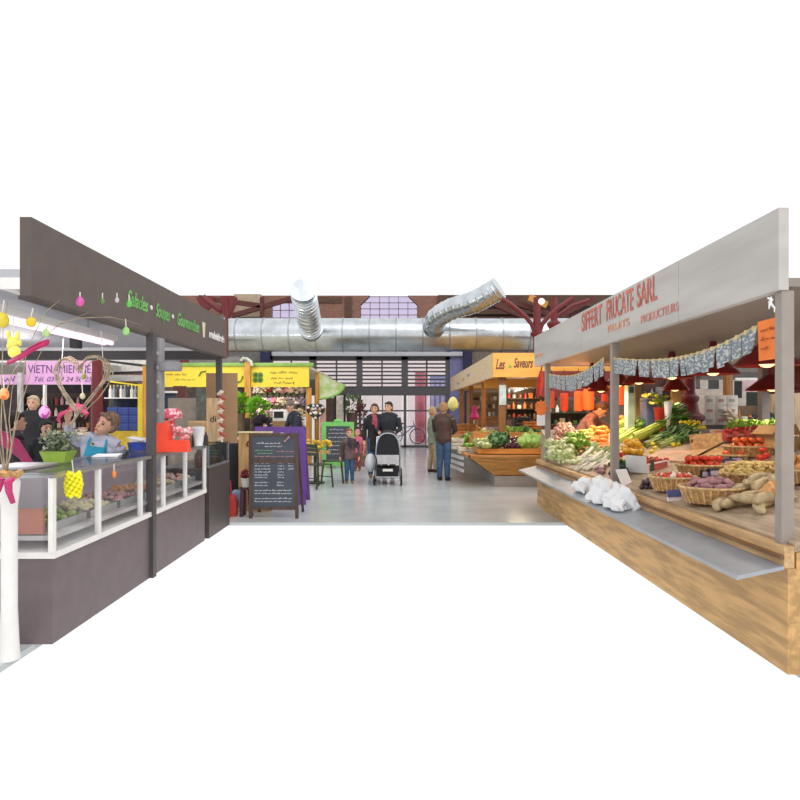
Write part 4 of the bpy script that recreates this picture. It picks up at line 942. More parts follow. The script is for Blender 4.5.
for kind, row, a, c_, n, lab, cat in (('lettuce', 444, 462, 478, 7, 'green lettuce at the front of the aisle slope behind the woman in jeans', 'lettuce'), ('fennel', 441, 464, 486, 9, 'pale lettuce in the second row of the aisle slope', 'lettuce'), ('potato', 437, 462, 488, 22, 'pink potato heaped on the aisle slope of the farther stall', 'potato'),
                                      ('orange', 434, 460, 480, 16, 'orange heaped on the aisle slope of the farther stall', 'orange'), ('squash', 436, 480, 494, 12, 'yellow squash heaped beside the brown post of the farther stall', 'squash'), ('yellow_onion', 431, 458, 486, 20, 'yellow onion heaped at the far end of the aisle slope', 'onion')):
    pp_ = [on3(a + (c_ - a) * (k + .5) / n, row + rnb.uniform(-1.6, 1.6)) + V((0, 0, .05 * (k % 2))) for k in range(n)]
    heap(kind, pp_, lab, lab.split(' of ')[0] + ' group', cat)
for k, (px, py, d, w, hh, col, lb) in enumerate([(452, 445, 13.4, .5, .24, '#d8d2c6', 'white slatted crate at the aisle corner of the farther bench'), (468, 452, 12.6, .42, .14, '#d5cdb6', 'pale wooden crate standing behind the woman in jeans'), (466, 430, 17, .5, .2, '#a9773d', 'brown wooden crate near the far end of the farther stall'), (488, 424, 16.5, .6, .22, '#a8763f', 'brown wooden crate beside the brown post of the farther stall'), (533, 428, 13.4, .4, .18, '#d07c34', 'orange crate behind the green cabbages'), (522, 426, 13.7, .42, .22, '#2c2d30', 'black crate left of the orange crate')]):
    p = at(px, py, d); base = at(px, py, d).z - (.2 if k == 0 else .02)
    if k == 0: base = .63
    t = thing('slatted_crate', lb, 'crate', (p.x, d, base))
    b = MB()
    for j in range(3):
        z = base + hh * (j + .5) / 3
        for s in (-1, 1): b.box((p.x, d + s * .16, z), (w, .012, hh / 3 * .7)); b.box((p.x + s * w / 2, d, z), (.012, .32, hh / 3 * .7))
    b.box((p.x, d, base + .006), (w, .32, .012)); cm = mat('crate_wood_' + str(k), col, .7, var=.15)
    b.build('slats', cm, t, smooth=False)
    b = MB()
    for s in (-1, 1):
        for q in (-1, 1): b.box((p.x + s * (w / 2 - .02), d + q * .145, base + hh / 2), (.025, .025, hh))
    b.build('corner_post', cm, t, smooth=False)
    for j in range(6): put(P[['fennel', 'lettuce', 'yellow_onion', 'potato', 'orange', 'broccoli'][k]], (p.x + R(-.14, .14), d + R(-.08, .08), base + hh * .6), (0, 0, R(0, 6)), .8, ['pale lettuce in the white slatted crate', 'lettuce in the pale wooden crate behind the woman', 'yellow onion in the far brown crate', 'potato in the brown crate beside the post', 'orange in the orange crate', 'dark kale in the black crate'][k], ['pale lettuces in the white crate', 'lettuces in the pale crate', 'onions in the far brown crate', 'potatoes in the brown crate', 'oranges in the orange crate', 'kale in the black crate'][k], ['lettuce', 'lettuce', 'onion', 'potato', 'orange', 'kale'][k])
b = MB(); p = at(447, 455, 13.6)
t = thing('folding_display', 'white striped crate side leaning low against the bench by the woman in jeans', 'crate', (p.x, 13.6, .1))
for j in range(3): b.bar((1.05 + .04 * j, 13.9, .52 - .13 * j), (1.4, 12.4, .5 - .13 * j), .012, .07)
b.build('white_slat', WHITE, t, smooth=False)
# racks of jars and parcels at the back of the farther stall
def rack(name, label, x0, x1, d, z0, shelves, items, cols, hmax=.2, dp=.25, group=None, wcol='#8a6a48', seed=0, kinds=('jar', 'bottle', 'packet')):
    rn = random.Random(seed)
    o = thing(name, label, 'shelf', ((x0 + x1) / 2, d, z0))
    zt = z0 + shelves * (hmax + .08)
    b = MB(); b.span((x0, d + dp - .02, z0), (x1, d + dp, zt)); b.build('back_panel', mat('rack_' + wcol, wcol, .7), o, smooth=False)
    for s in (x0, x1):
        b = MB(); b.span((s - .02, d, 0), (s + .02, d + dp, zt)); b.build('side_panel', mat('rack_' + wcol), o, smooth=False)
    for k in range(shelves):
        z = z0 + k * (hmax + .08)
        b = MB(); b.span((x0, d, z - .02), (x1, d + dp, z)); b.build('shelf_board', mat('rack_' + wcol), o, smooth=False)
        x = x0 + .08
        while x < x1 - .08:
            kd = rn.choice(kinds); h = hmax * rn.uniform(.55, 1.0); w = rn.uniform(.05, .09); col = rn.choice(cols); m = mat('goods_' + col, col, .4, var=.12)
            b = MB(); c = (x, d + .1, z)
            if kd == 'jar': b.lathe([(w * .55, z), (w * .6, z + .02), (w * .6, z + h * .6), (w * .45, z + h * .7), (w * .5, z + h * .7), (w * .5, z + h * .8)], (x, d + .1, 0), 10)
            elif kd == 'bottle': b.lathe([(w * .5, z), (w * .5, z + h * .6), (w * .2, z + h * .8), (w * .2, z + h)], (x, d + .1, 0), 10)
            else: b.box((x, d + .1, z + h * .4), (w * 1.3, .08, h * .8), bev=.008)
            tag(b.build(kd, m), f'{COLN[col]} {kd} on the {items}', kd, f'{COLN[col]} {kd}s on the {items}')
            x += w * 1.3 + rn.uniform(.02, .06)
    return o
COLN = {'#e9e4dc': 'white', '#b3372f': 'red', '#d9c04a': 'yellow', '#35302f': 'black', '#8a5a3a': 'brown', '#5b7a4a': 'green', '#4a5f9a': 'blue', '#d8a0a8': 'pink', '#c9762f': 'orange', '#c9b28a': 'tan', '#9aa0a8': 'grey', '#7a3d6a': 'purple'}
ALLC = list(COLN)
def X(px, d): return (px - CX) / F * d
rack('wall_shelf', 'dark shelf of bottles and jars under the orange fascia', X(506, 15), X(545, 15), 15, at(0, 419, 15).z, 3, 'dark shelf under the orange fascia', ['#35302f', '#8a5a3a', '#e9e4dc', '#b3372f', '#c9762f', '#9aa0a8'], .18, wcol='#4a3a30', seed=1)
rack('wall_shelf', 'tall shelf of white and dark goods left of the pale blue notice', X(468, 21.2), X(500, 21.2), 21.2, at(0, 424, 21.2).z, 4, 'tall shelf left of the blue notice', ['#35302f', '#e9e4dc', '#d8a0a8', '#e9e4dc', '#9aa0a8', '#c9b28a'], .2, wcol='#a58a66', seed=2)
b = MB(); p0 = at(510, 386, 14.4); p1 = at(537, 381, 14.4); b.span((p0.x, 14.4, p0.z), (p1.x + .2, 14.46, p1.z)); tag(b.build('strip_light', mat('white_tube', '#fff4e6', .4, emit=1.6), smooth=False), 'white strip light under the orange fascia', 'lamp')
b = MB(); p0, p1 = at(508, 389, 14.7), at(540, 385, 14.7)
for k in range(16): b.sph(p0 + (p1 - p0) * (k / 15) + V((0, 0, R(-.05, .05))), (R(.05, .09), .06, R(.05, .09)), 8)
tag(b.build('slate_garland', mat('blue_grey_cloth', '#5b6470', .7, var=.3, scale=15)), 'blue grey ruffled garland hanging under the orange fascia', 'garland')
b = MB(); c = at(453, 404, 15); b.lathe([(.02, c.z - .24), (.17, c.z - .12), (.19, c.z + .02), (.1, c.z + .2), (.02, c.z + .24)], (c.x, 15, 0), 14); bmesh.ops.scale(b.bm, vec=(.75, .75, .75), space=Matrix.Translation(-c), verts=b.bm.verts[:]); tag(b.build('balloon', mat('yellow_balloon', '#e6df8a', .35)), 'yellow balloon above the head of the woman in jeans', 'balloon')
b = MB(); c = at(474.5, 413, 14.6); b.lathe([(.06, c.z - .16), (.12, c.z - .1), (.05, c.z + .05), (.08, c.z + .16)], (c.x, 14.6, 0), 10); tag(b.build('cloth_bag', mat('magenta_cloth', '#c22a74', .7)), 'magenta cloth bag hanging between the brown posts', 'bag')
t = thing('folded_umbrella', 'folded red umbrella hanging left of the far grey post', 'umbrella', at(540, 405, 9.9))
b = MB(); b.tube([at(541, 371, 9.9), at(540, 380, 9.9), at(538.5, 393, 9.9), at(538, 398, 9.9)], [.02, .05, .045, .012], 9); b.build('folded_cloth', mat('red_cloth', '#b2302e', .7, var=.2), t)
b = MB(); b.tube([at(541, 371, 9.9), at(542, 366, 9.9)], .01, 6); b.build('handle', BLACK, t)

# ---------------------------------------------------------------- behind the near right bench: back counter and goods
o = thing('back_counter', 'low back counter behind the celery and the lemons', 'counter', (5.2, 8.2, 0))
b = MB(); b.span((4.42, 5.5, 0), (5.6, 9.3, 1.16)); b.build('counter_body', wood('counter_brown', '#9a7a55', axis='y'), o, smooth=False)
b = MB(); b.span((4.38, 5.45, 1.16), (5.65, 9.35, 1.2)); b.build('counter_top', wood('counter_top_oak', '#b08c60', axis='y'), o, smooth=False)
ZC = 1.2
def standing(name, label, cat, px0, px1, pytop, d, depth, m, extra=None, base=ZC, bev=.01):
    a, c = at(px0, pytop, d), at(px1, pytop, d)
    t = thing(name, label, cat, ((a.x + c.x) / 2, d, base))
    b = MB(); b.span((a.x, d - depth / 2, base), (c.x, d + depth / 2, a.z), bev=bev); b.build('body', m, t)
    return t, a, c
t, a, c = standing('display_box', 'tall pale green box standing right of the middle grey post', 'box', 626, 633, 385, 8.9, .14, mat('pale_green_card', '#b9cdb0', .5))
b = MB(); b.span((a.x + .02, 8.82, a.z - .12), (c.x - .02, 8.826, a.z - .03)); b.build('dark_window', mat('dark_teal', '#33504c', .4), t)
t, a, c = standing('wooden_board', 'tan wooden board upright between the pale green box and the blue crate', 'board', 634, 641, 384, 9.1, .06, wood('tan_post', '#a88a66', axis='z'))
t, a, c = standing('plastic_crate', 'slate blue crate on the back counter left of the red pot', 'crate', 643, 655, 399, 8.8, .25, mat('slate_blue_plastic', '#5d6a8c', .5))
b = MB(); b.span((a.x + .01, 8.67, a.z), (c.x - .01, 8.93, a.z + .02)); b.build('rim', mat('pale_slate', '#8a93ac', .5), t)
c = at(660.5, 409, 8.5)
t = thing('flower_pot', 'red pot with yellow flowers above the celery', 'flower pot', (c.x, 8.5, ZC))
b = MB(); b.lathe([(.06, ZC), (.085, ZC + .3), (.095, ZC + .31), (.095, ZC + .34), (.08, ZC + .33)], (c.x, 8.5, 0), 16); b.build('pot', mat('red_pot', '#b62a26', .35), t)
b = MB(); rn = random.Random(5)
for k in range(16): b.tube([(c.x, 8.5, ZC + .3), (c.x + rn.uniform(-.12, .1), 8.5 + rn.uniform(-.1, .1), ZC + .42), (c.x + rn.uniform(-.26, .12), 8.5 + rn.uniform(-.12, .12), ZC + rn.uniform(.42, .55))], .006, 4)
b.build('stems', mat('stem_green', '#6d8f3a', .6), t)
b = MB()
for k in range(22): b.sph((c.x + rn.uniform(-.26, .12), 8.5 + rn.uniform(-.12, .1), ZC + rn.uniform(.38, .52)), (.03, .03, .02), 8)
b.build('blossoms', mat('yellow_blossom', '#e3c64e', .6, var=.15), t)
c = at(668, 412, 8.4)
b = MB(); b.lathe([(.012, ZC + .02), (.02, ZC + .05), (.05, ZC + .3), (.055, ZC + .42), (.045, ZC + .42)], (c.x, 8.4, 0), 14); tag(b.build('white_vase', mat('white_ceramic', '#e8e8e2', .3)), 'slender white vase right of the red pot', 'vase')
t, a, c = standing('cardboard_sheet', 'tan cardboard panel left of the iron column', 'panel', 671, 681, 389, 9.2, .04, mat('brown_cardboard'))
# white crates stacked at the back
for i in range(3):
    for j in range(3):
        a0, a1 = at(702 + i * 11, 0, 10.2), at(712.5 + i * 11, 0, 10.2); z0 = at(0, 425 - 10 * j, 10.2).z
        nm = [['bottom left', 'bottom middle', 'bottom right'], ['middle left', 'centre', 'middle right'], ['top left', 'top middle', 'top right']][j][i]
        t = thing('white_carton', f'white carton, {nm} of the stack right of the iron column', 'carton', ((a0.x + a1.x) / 2, 10.2, z0), 'white cartons stacked right of the iron column')
        b = MB(); b.span((a0.x, 10.1, z0), (a1.x, 10.4, z0 + .163), bev=.006); b.build('carton_body', mat('offwhite_card', '#d7d2ca', .6, var=.1, scale=4), t)
        b = MB(); b.span((a0.x + .03, 10.092, z0 + .05), (a1.x - .05, 10.1, z0 + .1)); b.build('carton_label', mat(['grey_label', 'rose_label'][(i + j) % 2], ['#a7a3a0', '#b98d86'][(i + j) % 2], .6), t, smooth=False)
b = MB(); b.span((X(698, 10.35), 10.05, 0), (X(738, 10.35), 10.45, at(0, 425.2, 10.2).z)); tag(b.build('carton_table', DARK, smooth=False), 'dark table under the stack of white cartons', 'table')
t = thing('step_ladder', 'pale wooden step ladder leaning right of the white cartons', 'ladder', at(733, 425, 9.8))
b = MB(); p0, p1, p2 = at(728, 410, 10.0), at(744, 427, 9.6), at(735, 427, 10.0)
b.bar(p0, p1, .05); b.bar(p0 + V((.0, .3, 0)), p1 + V((0, .3, 0)), .05); b.build('rail', wood('pale_ladder', '#cbb596'), t, smooth=False)
for k in range(4):
    b = MB(); q = p0 + (p1 - p0) * (k + .5) / 4; b.bar(q, q + V((0, .3, 0)), .04); b.build('rung', wood('pale_ladder'), t, smooth=False)
b = MB(); p = at(730, 0, 10.6); b.span((p.x - .06, 10.6, 0), (p.x + .05, 10.72, 2.3)); tag(b.build('wooden_post', wood('brown_post'), smooth=False), 'brown wooden post behind the white cartons', 'post')
b = MB(); p0, p1 = at(700, 372, 13), at(800, 376, 13); b.span((p0.x, 13, p0.z - .12), (p1.x + 2.2, 13.1, p0.z)); tag(b.build('canopy_beam', DARK, smooth=False), 'dark beam of the stall farther back on the right', 'beam')
def panel(px0, py0, px1, py1, d, m, label, th=.03, name='hanging_board', cat='panel', mark=None):
    a, c = at(px0, py0, d), at(px1, py1, d)
    zb_ = 0 if py1 >= 408 else c.z
    b = MB(); b.span((a.x, d, zb_), (c.x, d + th, a.z))
    o = tag(b.build(name, m, smooth=False), label, cat)
    return o
panel(691, 379, 700, 388, 12.6, BLACK, 'small black panel left of the white cartons at the back')
panel(709, 380, 719, 389, 12.6, BLACK, 'black panel above the white cartons at the back')
panel(736, 372, 766, 380, 13.6, WHITE, 'white board under the dark beam at the back right')
panel(742, 380, 770, 392, 13.9, mat('pale_pink_board', '#d9b9bd', .6, var=.1), 'pale pink board behind the near grey post at the back')
panel(735, 381, 742, 398, 13.2, BLACK, 'upright black panel right of the brown wooden post')
panel(747, 392, 768, 408, 13.5, mat('dark_green_black', '#20241f', .6), 'large blackish panel behind the customer in black')
panel(694, 389, 726, 398, 12.9, mat('grey_brown_sheet', '#a59a90', .7, var=.1), 'grey brown sheet hanging above the white cartons')
panel(777, 390, 800, 424, 12.2, wood('tan_cupboard', '#b49a78', axis='z'), 'tan cupboard right of the near grey post', th=.4, name='cupboard', cat='cupboard')
panel(796, 372, 812, 391, 11.5, mat('dark_board', '#3a3230', .6), 'dark board at the right edge beyond the near post')
rack('wall_shelf', 'shelf of dark goods at the back, right of the step ladder', X(738, 12.4), X(772, 12.4), 12.4, at(0, 423, 12.4).z, 1, 'back shelf right of the step ladder', ['#c9762f', '#b3372f', '#d9c04a', '#c9b28a', '#e9e4dc'], .28, wcol='#6a5443', seed=7)
rack('wall_shelf', 'shelf of jars behind the tan board and slate blue crate', X(632, 10.6), X(672, 10.6), 10.6, at(0, 415, 10.6).z, 2, 'shelf behind the slate blue crate', ['#35302f', '#e9e4dc', '#c9762f', '#8a5a3a', '#9aa0a8'], .24, wcol='#5a4034', seed=8)
rack('wall_shelf', 'low green rack of bottles behind the orange lanterns', X(546, 11.2), X(596, 11.2), 11.2, at(0, 424, 11.2).z, 2, 'rack behind the orange lanterns', ['#5b7a4a', '#35302f', '#e9e4dc', '#c9b28a', '#5b7a4a'], .14, wcol='#4d4a38', seed=9)
# cloth backs of neighbouring stalls so the hall reads as full
panel(541, 371, 640, 397, 12.0, mat('oxblood_boards'), 'dark red boarded back wall behind the orange lanterns', th=.05, name='partition_screen', cat='panel')
panel(620, 372, 700, 415, 13.4, mat('warm_dark_boards', '#4a352c', .7, var=.2), 'dark brown boarded back wall behind the iron column', th=.05, name='partition_screen', cat='panel')
panel(596, 397, 700, 440, 13.0, mat('warm_grey_boards', '#6b5a4c', .7, var=.2), 'brown boarded lower wall behind the red pot', th=.05, name='partition_screen', cat='panel')
panel(700, 380, 830, 450, 14.6, mat('pale_stall_wall', '#b8b0a8', .7, var=.12), 'pale wall of the stall farthest back on the right', th=.05, name='partition_screen', cat='panel')

# ================================================================== second left stall: yellow fascia
YD2 = 16.4
yel = mat('yellow_fascia_print', '#f8de45', .5, var=.03)
o = thing('stall_canopy', 'canopy of the farther left stall with a yellow fascia and green top edge', 'canopy', (X(235, YD2), YD2, 0))
a, c = at(160, 366.5, YD2), at(309, 387, YD2)
b = MB(); b.span((a.x, YD2, c.z), (c.x, YD2 + .05, a.z)); yf = b.build('fascia', yel, o, smooth=False)
b = MB(); b.span((a.x - .05, YD2 - .05, a.z), (c.x + .12, YD2 + .12, a.z + .1), bev=.02); b.build('green_edge', mat('apple_green_edge', '#8fb75a', .5), o)
b = MB(); b.span((a.x, YD2 + .05, a.z - .04), (c.x, YD2 + 6, a.z + .02)); b.build('ceiling_panel', mat('pale_canvas', '#d9d3c0', .7), o, smooth=False)
for px, wpx, yt in ((248, 5.5, 362), (309, 5, 388), (317.5, 3.6, 372)):
    d = YD2 - .1 if px == 248 else YD2 + .2 if px == 309 else 18.5
    b = MB(); xx = X(px, d); ww = wpx / F * d / 2; b.span((xx - ww, d - .08, 0), (xx + ww, d + .02, at(0, yt, d).z)); b.build('post', ORANGEWOOD, o, smooth=False)
b = MB(); c0 = at(258, 377.5, YD2)
for k in range(4):
    q = c0 + V((.09 * math.cos(k * PI / 2 + .78), -.006, .09 * math.sin(k * PI / 2 + .78))); b.sph(q, (.085, .006, .085), 10)
    b.sph(q + V((0, -.006, 0)), (.04, .004, .04), 8, m=1)
b.build('clover_emblem', [mat('clover_green', '#5f8a2e', .6), mat('clover_dark', '#3d5d22', .6)], yf)
ink = mat('olive_ink', '#9c9230', .6)
b = MB()
scribble(b, at(270, 374, YD2), (1, 0, 0), uZ, .75, .09, t=.02, seed=3); scribble(b, at(271, 379.5, YD2), (1, 0, 0), uZ, .6, .08, t=.018, seed=4); scribble(b, at(274, 384, YD2), (1, 0, 0), uZ, .55, .07, t=.016, seed=5)
scribble(b, at(166, 375.5, YD2), (1, 0, 0), uZ, .55, .06, t=.014, seed=6); scribble(b, at(175, 380.5, YD2), (1, 0, 0), uZ, .55, .06, t=.014, seed=7)
b.build('faint_script', ink, yf, smooth=False)
b = MB(); b.tube([at(199, 376, YD2 - .02), at(201, 372, YD2 - .02), at(206, 371, YD2 - .02)], .02, 6); b.tube([at(236, 383, YD2 - .02), at(241, 381, YD2 - .02), at(243, 376, YD2 - .02)], .02, 6); b.build('green_flourish', mat('clover_green'), yf)
b = MB(); b.tube([at(241, 361, YD2 - .2), at(243, 358.5, YD2 - .2), at(247, 359, YD2 - .2), at(251, 362, YD2 - .2), at(252, 366, YD2 - .2)], .05, 8); tag(b.build('bracket_lamp', mat('pale_metal', '#b9bcae', .4, metal=.3)), 'pale curved bracket on top of the orange post', 'bracket')
# green and white parasol cloth hanging at its corner
t = thing('parasol', 'half folded green and white parasol at the corner of the yellow stall', 'parasol', at(321, 398, 16.8))
b = MB()
pl = [(319.5, 374), (326, 376), (335, 381), (345, 384.5), (343.5, 389), (339, 393.5), (331, 397), (320, 399)]
pts = [at(x, y, 16.8) for x, y in pl]
b.rings([[p + V((0, -.1 + .05 * math.sin(i * 2), 0)) for i, p in enumerate(pts)], [p + V((0, .1 + .05 * math.sin(i * 2), 0)) for i, p in enumerate(pts)]]); b.build('cloth', mat('green_white_cloth', '#d5d8bc', .8, col2='#a9c47a', scale=5), t)
b = MB(); b.tube([p + V((0, -.12, 0)) for p in pts[3:]], .035, 6); b.build('green_hem', mat('hem_green', '#8cbb5f', .7), t)
b = MB(); b.tube([at(319.5, 372, 16.8), at(319.5, 400, 16.8)], .03, 7); b.build('pole', ORANGEWOOD, t)
# flowers and plants under it
def bush(name, label, cat, c, rx, rz, col, n=120, leaf=.07, col2=None, pot=None, group=None, ry=None):
    t = thing(name, label, cat, c, group); rn = random.Random(int(c[0] * 1000)); b = MB()
    for k in range(n):
        u = V((rn.gauss(0, 1), rn.gauss(0, 1), rn.gauss(0, 1))).normalized() * rn.uniform(.5, 1)
        p = V(c) + V((u.x * rx, u.y * (ry or rx) * .7, rz + u.z * rz)); d = (u + V((0, 0, .4))).normalized(); s = d.orthogonal().normalized() * leaf * .35
        tip = p + d * leaf
        b.rings([[p - s * .2, p + s * .2, p + s * .2 + d.cross(s) * .1], [(p + tip) / 2 - s, (p + tip) / 2 + s, (p + tip) / 2 + d.cross(s) * .3], [tip - s * .1, tip + s * .1, tip + d.cross(s) * .1]])
    b.build('foliage', mat(name + col, col, .6, var=.3, col2=col2), t)
    if pot:
        b = MB(); b.lathe([(rx * .5, c[2] - pot[1]), (rx * .62, c[2] + .02), (rx * .66, c[2] + .05), (rx * .55, c[2] + .04)], (c[0], c[1], 0), 12); b.build('pot', mat('pot' + pot[0], pot[0], .5), t)
    return t
stand = thing('flower_stand', 'stepped wooden flower stand under the yellow fascia', 'stand', (X(280, 17.5), 17.5, 0))
for k, (z, y) in enumerate(((.7, 16.9), (1.05, 17.4), (1.4, 17.9))):
    b = MB(); b.span((X(253, 17), y - .25, z - .06), (X(306, 17), y + .25, z)); b.build('shelf_board', wood('stand_boards', '#8d6f4c'), stand, smooth=False)
for x in (X(254, 17), X(305, 17)):
    b = MB(); b.bar((x, 16.8, 0), (x, 18.1, 1.4), .08); b.span((x - .04, 18.0, 0), (x + .04, 18.1, 1.4)); b.build('frame_leg', wood('stand_boards'), stand, smooth=False)
fl = [('white', '#e8e2de'), ('pink', '#d58fa0'), ('dark red', '#8d3038'), ('cream', '#ddcfa8'), ('lilac', '#b09ac0'), ('pale pink', '#e3c0c4')]
rnf = random.Random(21)
for r_, (z, y, n) in enumerate(((.7, 16.9, 8), (1.05, 17.4, 8), (1.4, 17.9, 9), (1.78, 18.3, 8))):
    for k in range(n):
        cn, cc = fl[rnf.randrange(6)]; x = X(256, y) + (X(304, y) - X(256, y)) * (k + .5) / n
        t = thing('flower_bucket', f'bucket of {cn} flowers on the ' + ['lowest', 'second', 'third', 'highest'][r_] + ' step of the flower stand', 'flowers', (x, y, z), f'{cn} flower buckets on the ' + ['lowest', 'second', 'third', 'highest'][r_] + ' step')
        b = MB(); b.lathe([(.07, z), (.1, z + .18), (.105, z + .19), (.09, z + .18)], (x, y, 0), 10); b.build('bucket', mat('bucket_grey', '#6f6a66', .5), t)
        b = MB()
        for q in range(8): b.tube([(x, y, z + .12), (x + rnf.uniform(-.1, .1), y + rnf.uniform(-.08, .08), z + rnf.uniform(.26, .4))], [.01, .006], 4)
        b.build('stems', mat('stem_green'), t)
        b = MB()
        for q in range(22): b.sph((x + rnf.gauss(0, .08), y + rnf.gauss(0, .06), z + rnf.uniform(.25, .46)), rnf.uniform(.025, .05), 7)
        b.build('blossoms', mat('bloom' + cc, cc, .7, var=.2, scale=10), t)
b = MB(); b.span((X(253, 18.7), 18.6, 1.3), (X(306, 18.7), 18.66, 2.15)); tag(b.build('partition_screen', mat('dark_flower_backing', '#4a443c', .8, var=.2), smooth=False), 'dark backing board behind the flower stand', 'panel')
bush('green_plant', 'bright green bushy plant left of the orange post', 'plant', at(240, 415, 15.4), .22, .27, '#86c02a', 160, .13, '#5a8f1f', pot=('#6b5a48', .53))
bush('green_plant', 'bright green bushy plant right of the orange post', 'plant', at(258, 417, 15.3), .24, .24, '#86c02a', 160, .13, '#5a8f1f', pot=('#4b4038', .49))
bush('green_plant', 'dark spiky plant in front of the bright green plant', 'plant', at(262, 432, 14.6), .22, .18, '#4a3f48', 140, .12, '#2f2a33', pot=('#3a3238', .13))
t = thing('market_counter', 'low wooden counter under the yellow fascia behind the purple board', 'counter', (X(265, 14.8), 14.8, 0))
b = MB(); b.span((X(236, 14.8), 14.4, 0), (X(300, 14.8), 15.6, .78)); b.build('counter_body', wood('counter_brown'), t, smooth=False)
b = MB(); b.span((X(235, 14.8), 14.3, .78), (X(301, 14.8), 15.7, .83)); b.build('counter_top', mat('pale_counter_top', '#d9cdb8', .5), t, smooth=False)
mo = at(280, 421, 15.2)
t = thing('microwave_oven', 'white microwave oven in front of the flower buckets', 'microwave', (mo.x, 15.2, mo.z))
b = MB(); b.span((X(272.5, 15.2), 15.2, mo.z), (X(287, 15.2), 15.55, at(0, 409.5, 15.2).z), bev=.015); b.build('oven_body', mat('white_enamel', '#e6e5e2', .35), t)
b = MB(); b.span((X(274, 15.2), 15.19, at(0, 418, 15.2).z), (X(283.5, 15.2), 15.2, at(0, 411.5, 15.2).z)); b.build('oven_window', BLACK, t)
b = MB(); b.span((mo.x - .2, 15.15, .83), (mo.x + .2, 15.6, mo.z)); tag(b.build('oven_stand', wood('stand_boards'), smooth=False), 'small wooden stand under the white microwave', 'stand')
b = MB(); c = at(276, 430, 14.6)
for k in range(7): b.sph((c.x + R(-.16, .2), 14.6 + R(-.1, .1), .83 + R(.04, .16)), (R(.06, .12), .08, R(.05, .08)), 9)
tag(b.build('wrapping_paper', mat('cream_paper', '#d9d2c0', .7)), 'crumpled cream wrapping paper on the counter below the microwave', 'paper')
# black heart with white flowers
c = at(315.5, 411, 16.1)
t = thing('heart_wreath', 'black heart wreath with white flowers hanging on the orange post', 'wreath', c)
def heart(s, n=36): return [(s * .0625 * 16 * math.sin(q) ** 3, s * .0625 * (13 * math.cos(q) - 5 * math.cos(2 * q) - 2 * math.cos(3 * q) - math.cos(4 * q))) for q in [2 * PI * k / n for k in range(n)]]
b = MB(); hw = [V((c.x + x, c.y + .03, c.z + z)) for x, z in heart(.2)]; b.tube(hw, .05, 8, closed=True); b.build('heart_ring', BLACK, t)
b = MB()
for k in range(0, 36, 4): b.sph(hw[k] + V((0, -.05, 0)), (.035, .02, .035), 7)
b.sph(hw[18] + V((0, -.02, .16)), (.05, .03, .05), 8)
b.build('white_blossoms', mat('bloom#e8e2de', '#e8e2de', .7), t)
# frames, posts and plants between the yellow stall and the doors
for k, (px0, py0, px1, py1, d, col, lb) in enumerate([(326, 398, 334, 428, 17.5, '#4a3b36', 'dark brown upright board behind the green framed chalkboard'), (336, 396, 343, 416, 18.2, '#d8d0c4', 'pale framed picture above the green framed chalkboard'), (320, 408, 326, 428, 17.0, '#c99a92', 'rosy cloth bundle left of the dark brown board')]):
    panel(px0, py0, px1, py1, d, mat('bits' + str(k), col, .7, var=.2), lb, name='upright_board', cat='board')
for px in (335, 344.5):
    b = MB(); d = 18; b.span((X(px - 1.1, d), d, 0), (X(px + 1.1, d), d + .08, at(0, 394, d).z)); tag(b.build('metal_post', BLACK, smooth=False), ('left' if px < 340 else 'right') + ' of the two black posts above the green framed chalkboard', 'post')
bush('potted_shrub', 'leafy shrub hanging above the child in the checked jacket', 'plant', at(352, 414, 19), .3, .3, '#6d7f4a', 110, .14, '#3f5030', pot=('#5a4a40', .52))
bush('potted_shrub', 'dark red leaved shrub left of the couple', 'plant', at(361, 432, 16.5), .12, .42, '#5d2a34', 120, .1, '#3a1d25', pot=('#4a4038', .61), ry=.2)
b = MB(); b.span((X(350, 18.6), 18.6, 0), (X(366, 18.6), 19.4, .85)); tag(b.build('plant_bench', wood('stand_boards'), smooth=False), 'low wooden bench of plants behind the child', 'bench')
b = MB(); b.span((X(357, 16), 15.9, 0), (X(372, 16), 16.6, .28)); tag(b.build('wooden_box', wood('brown_box', '#7d5f44'), smooth=False), 'low brown wooden box behind the couple', 'box')

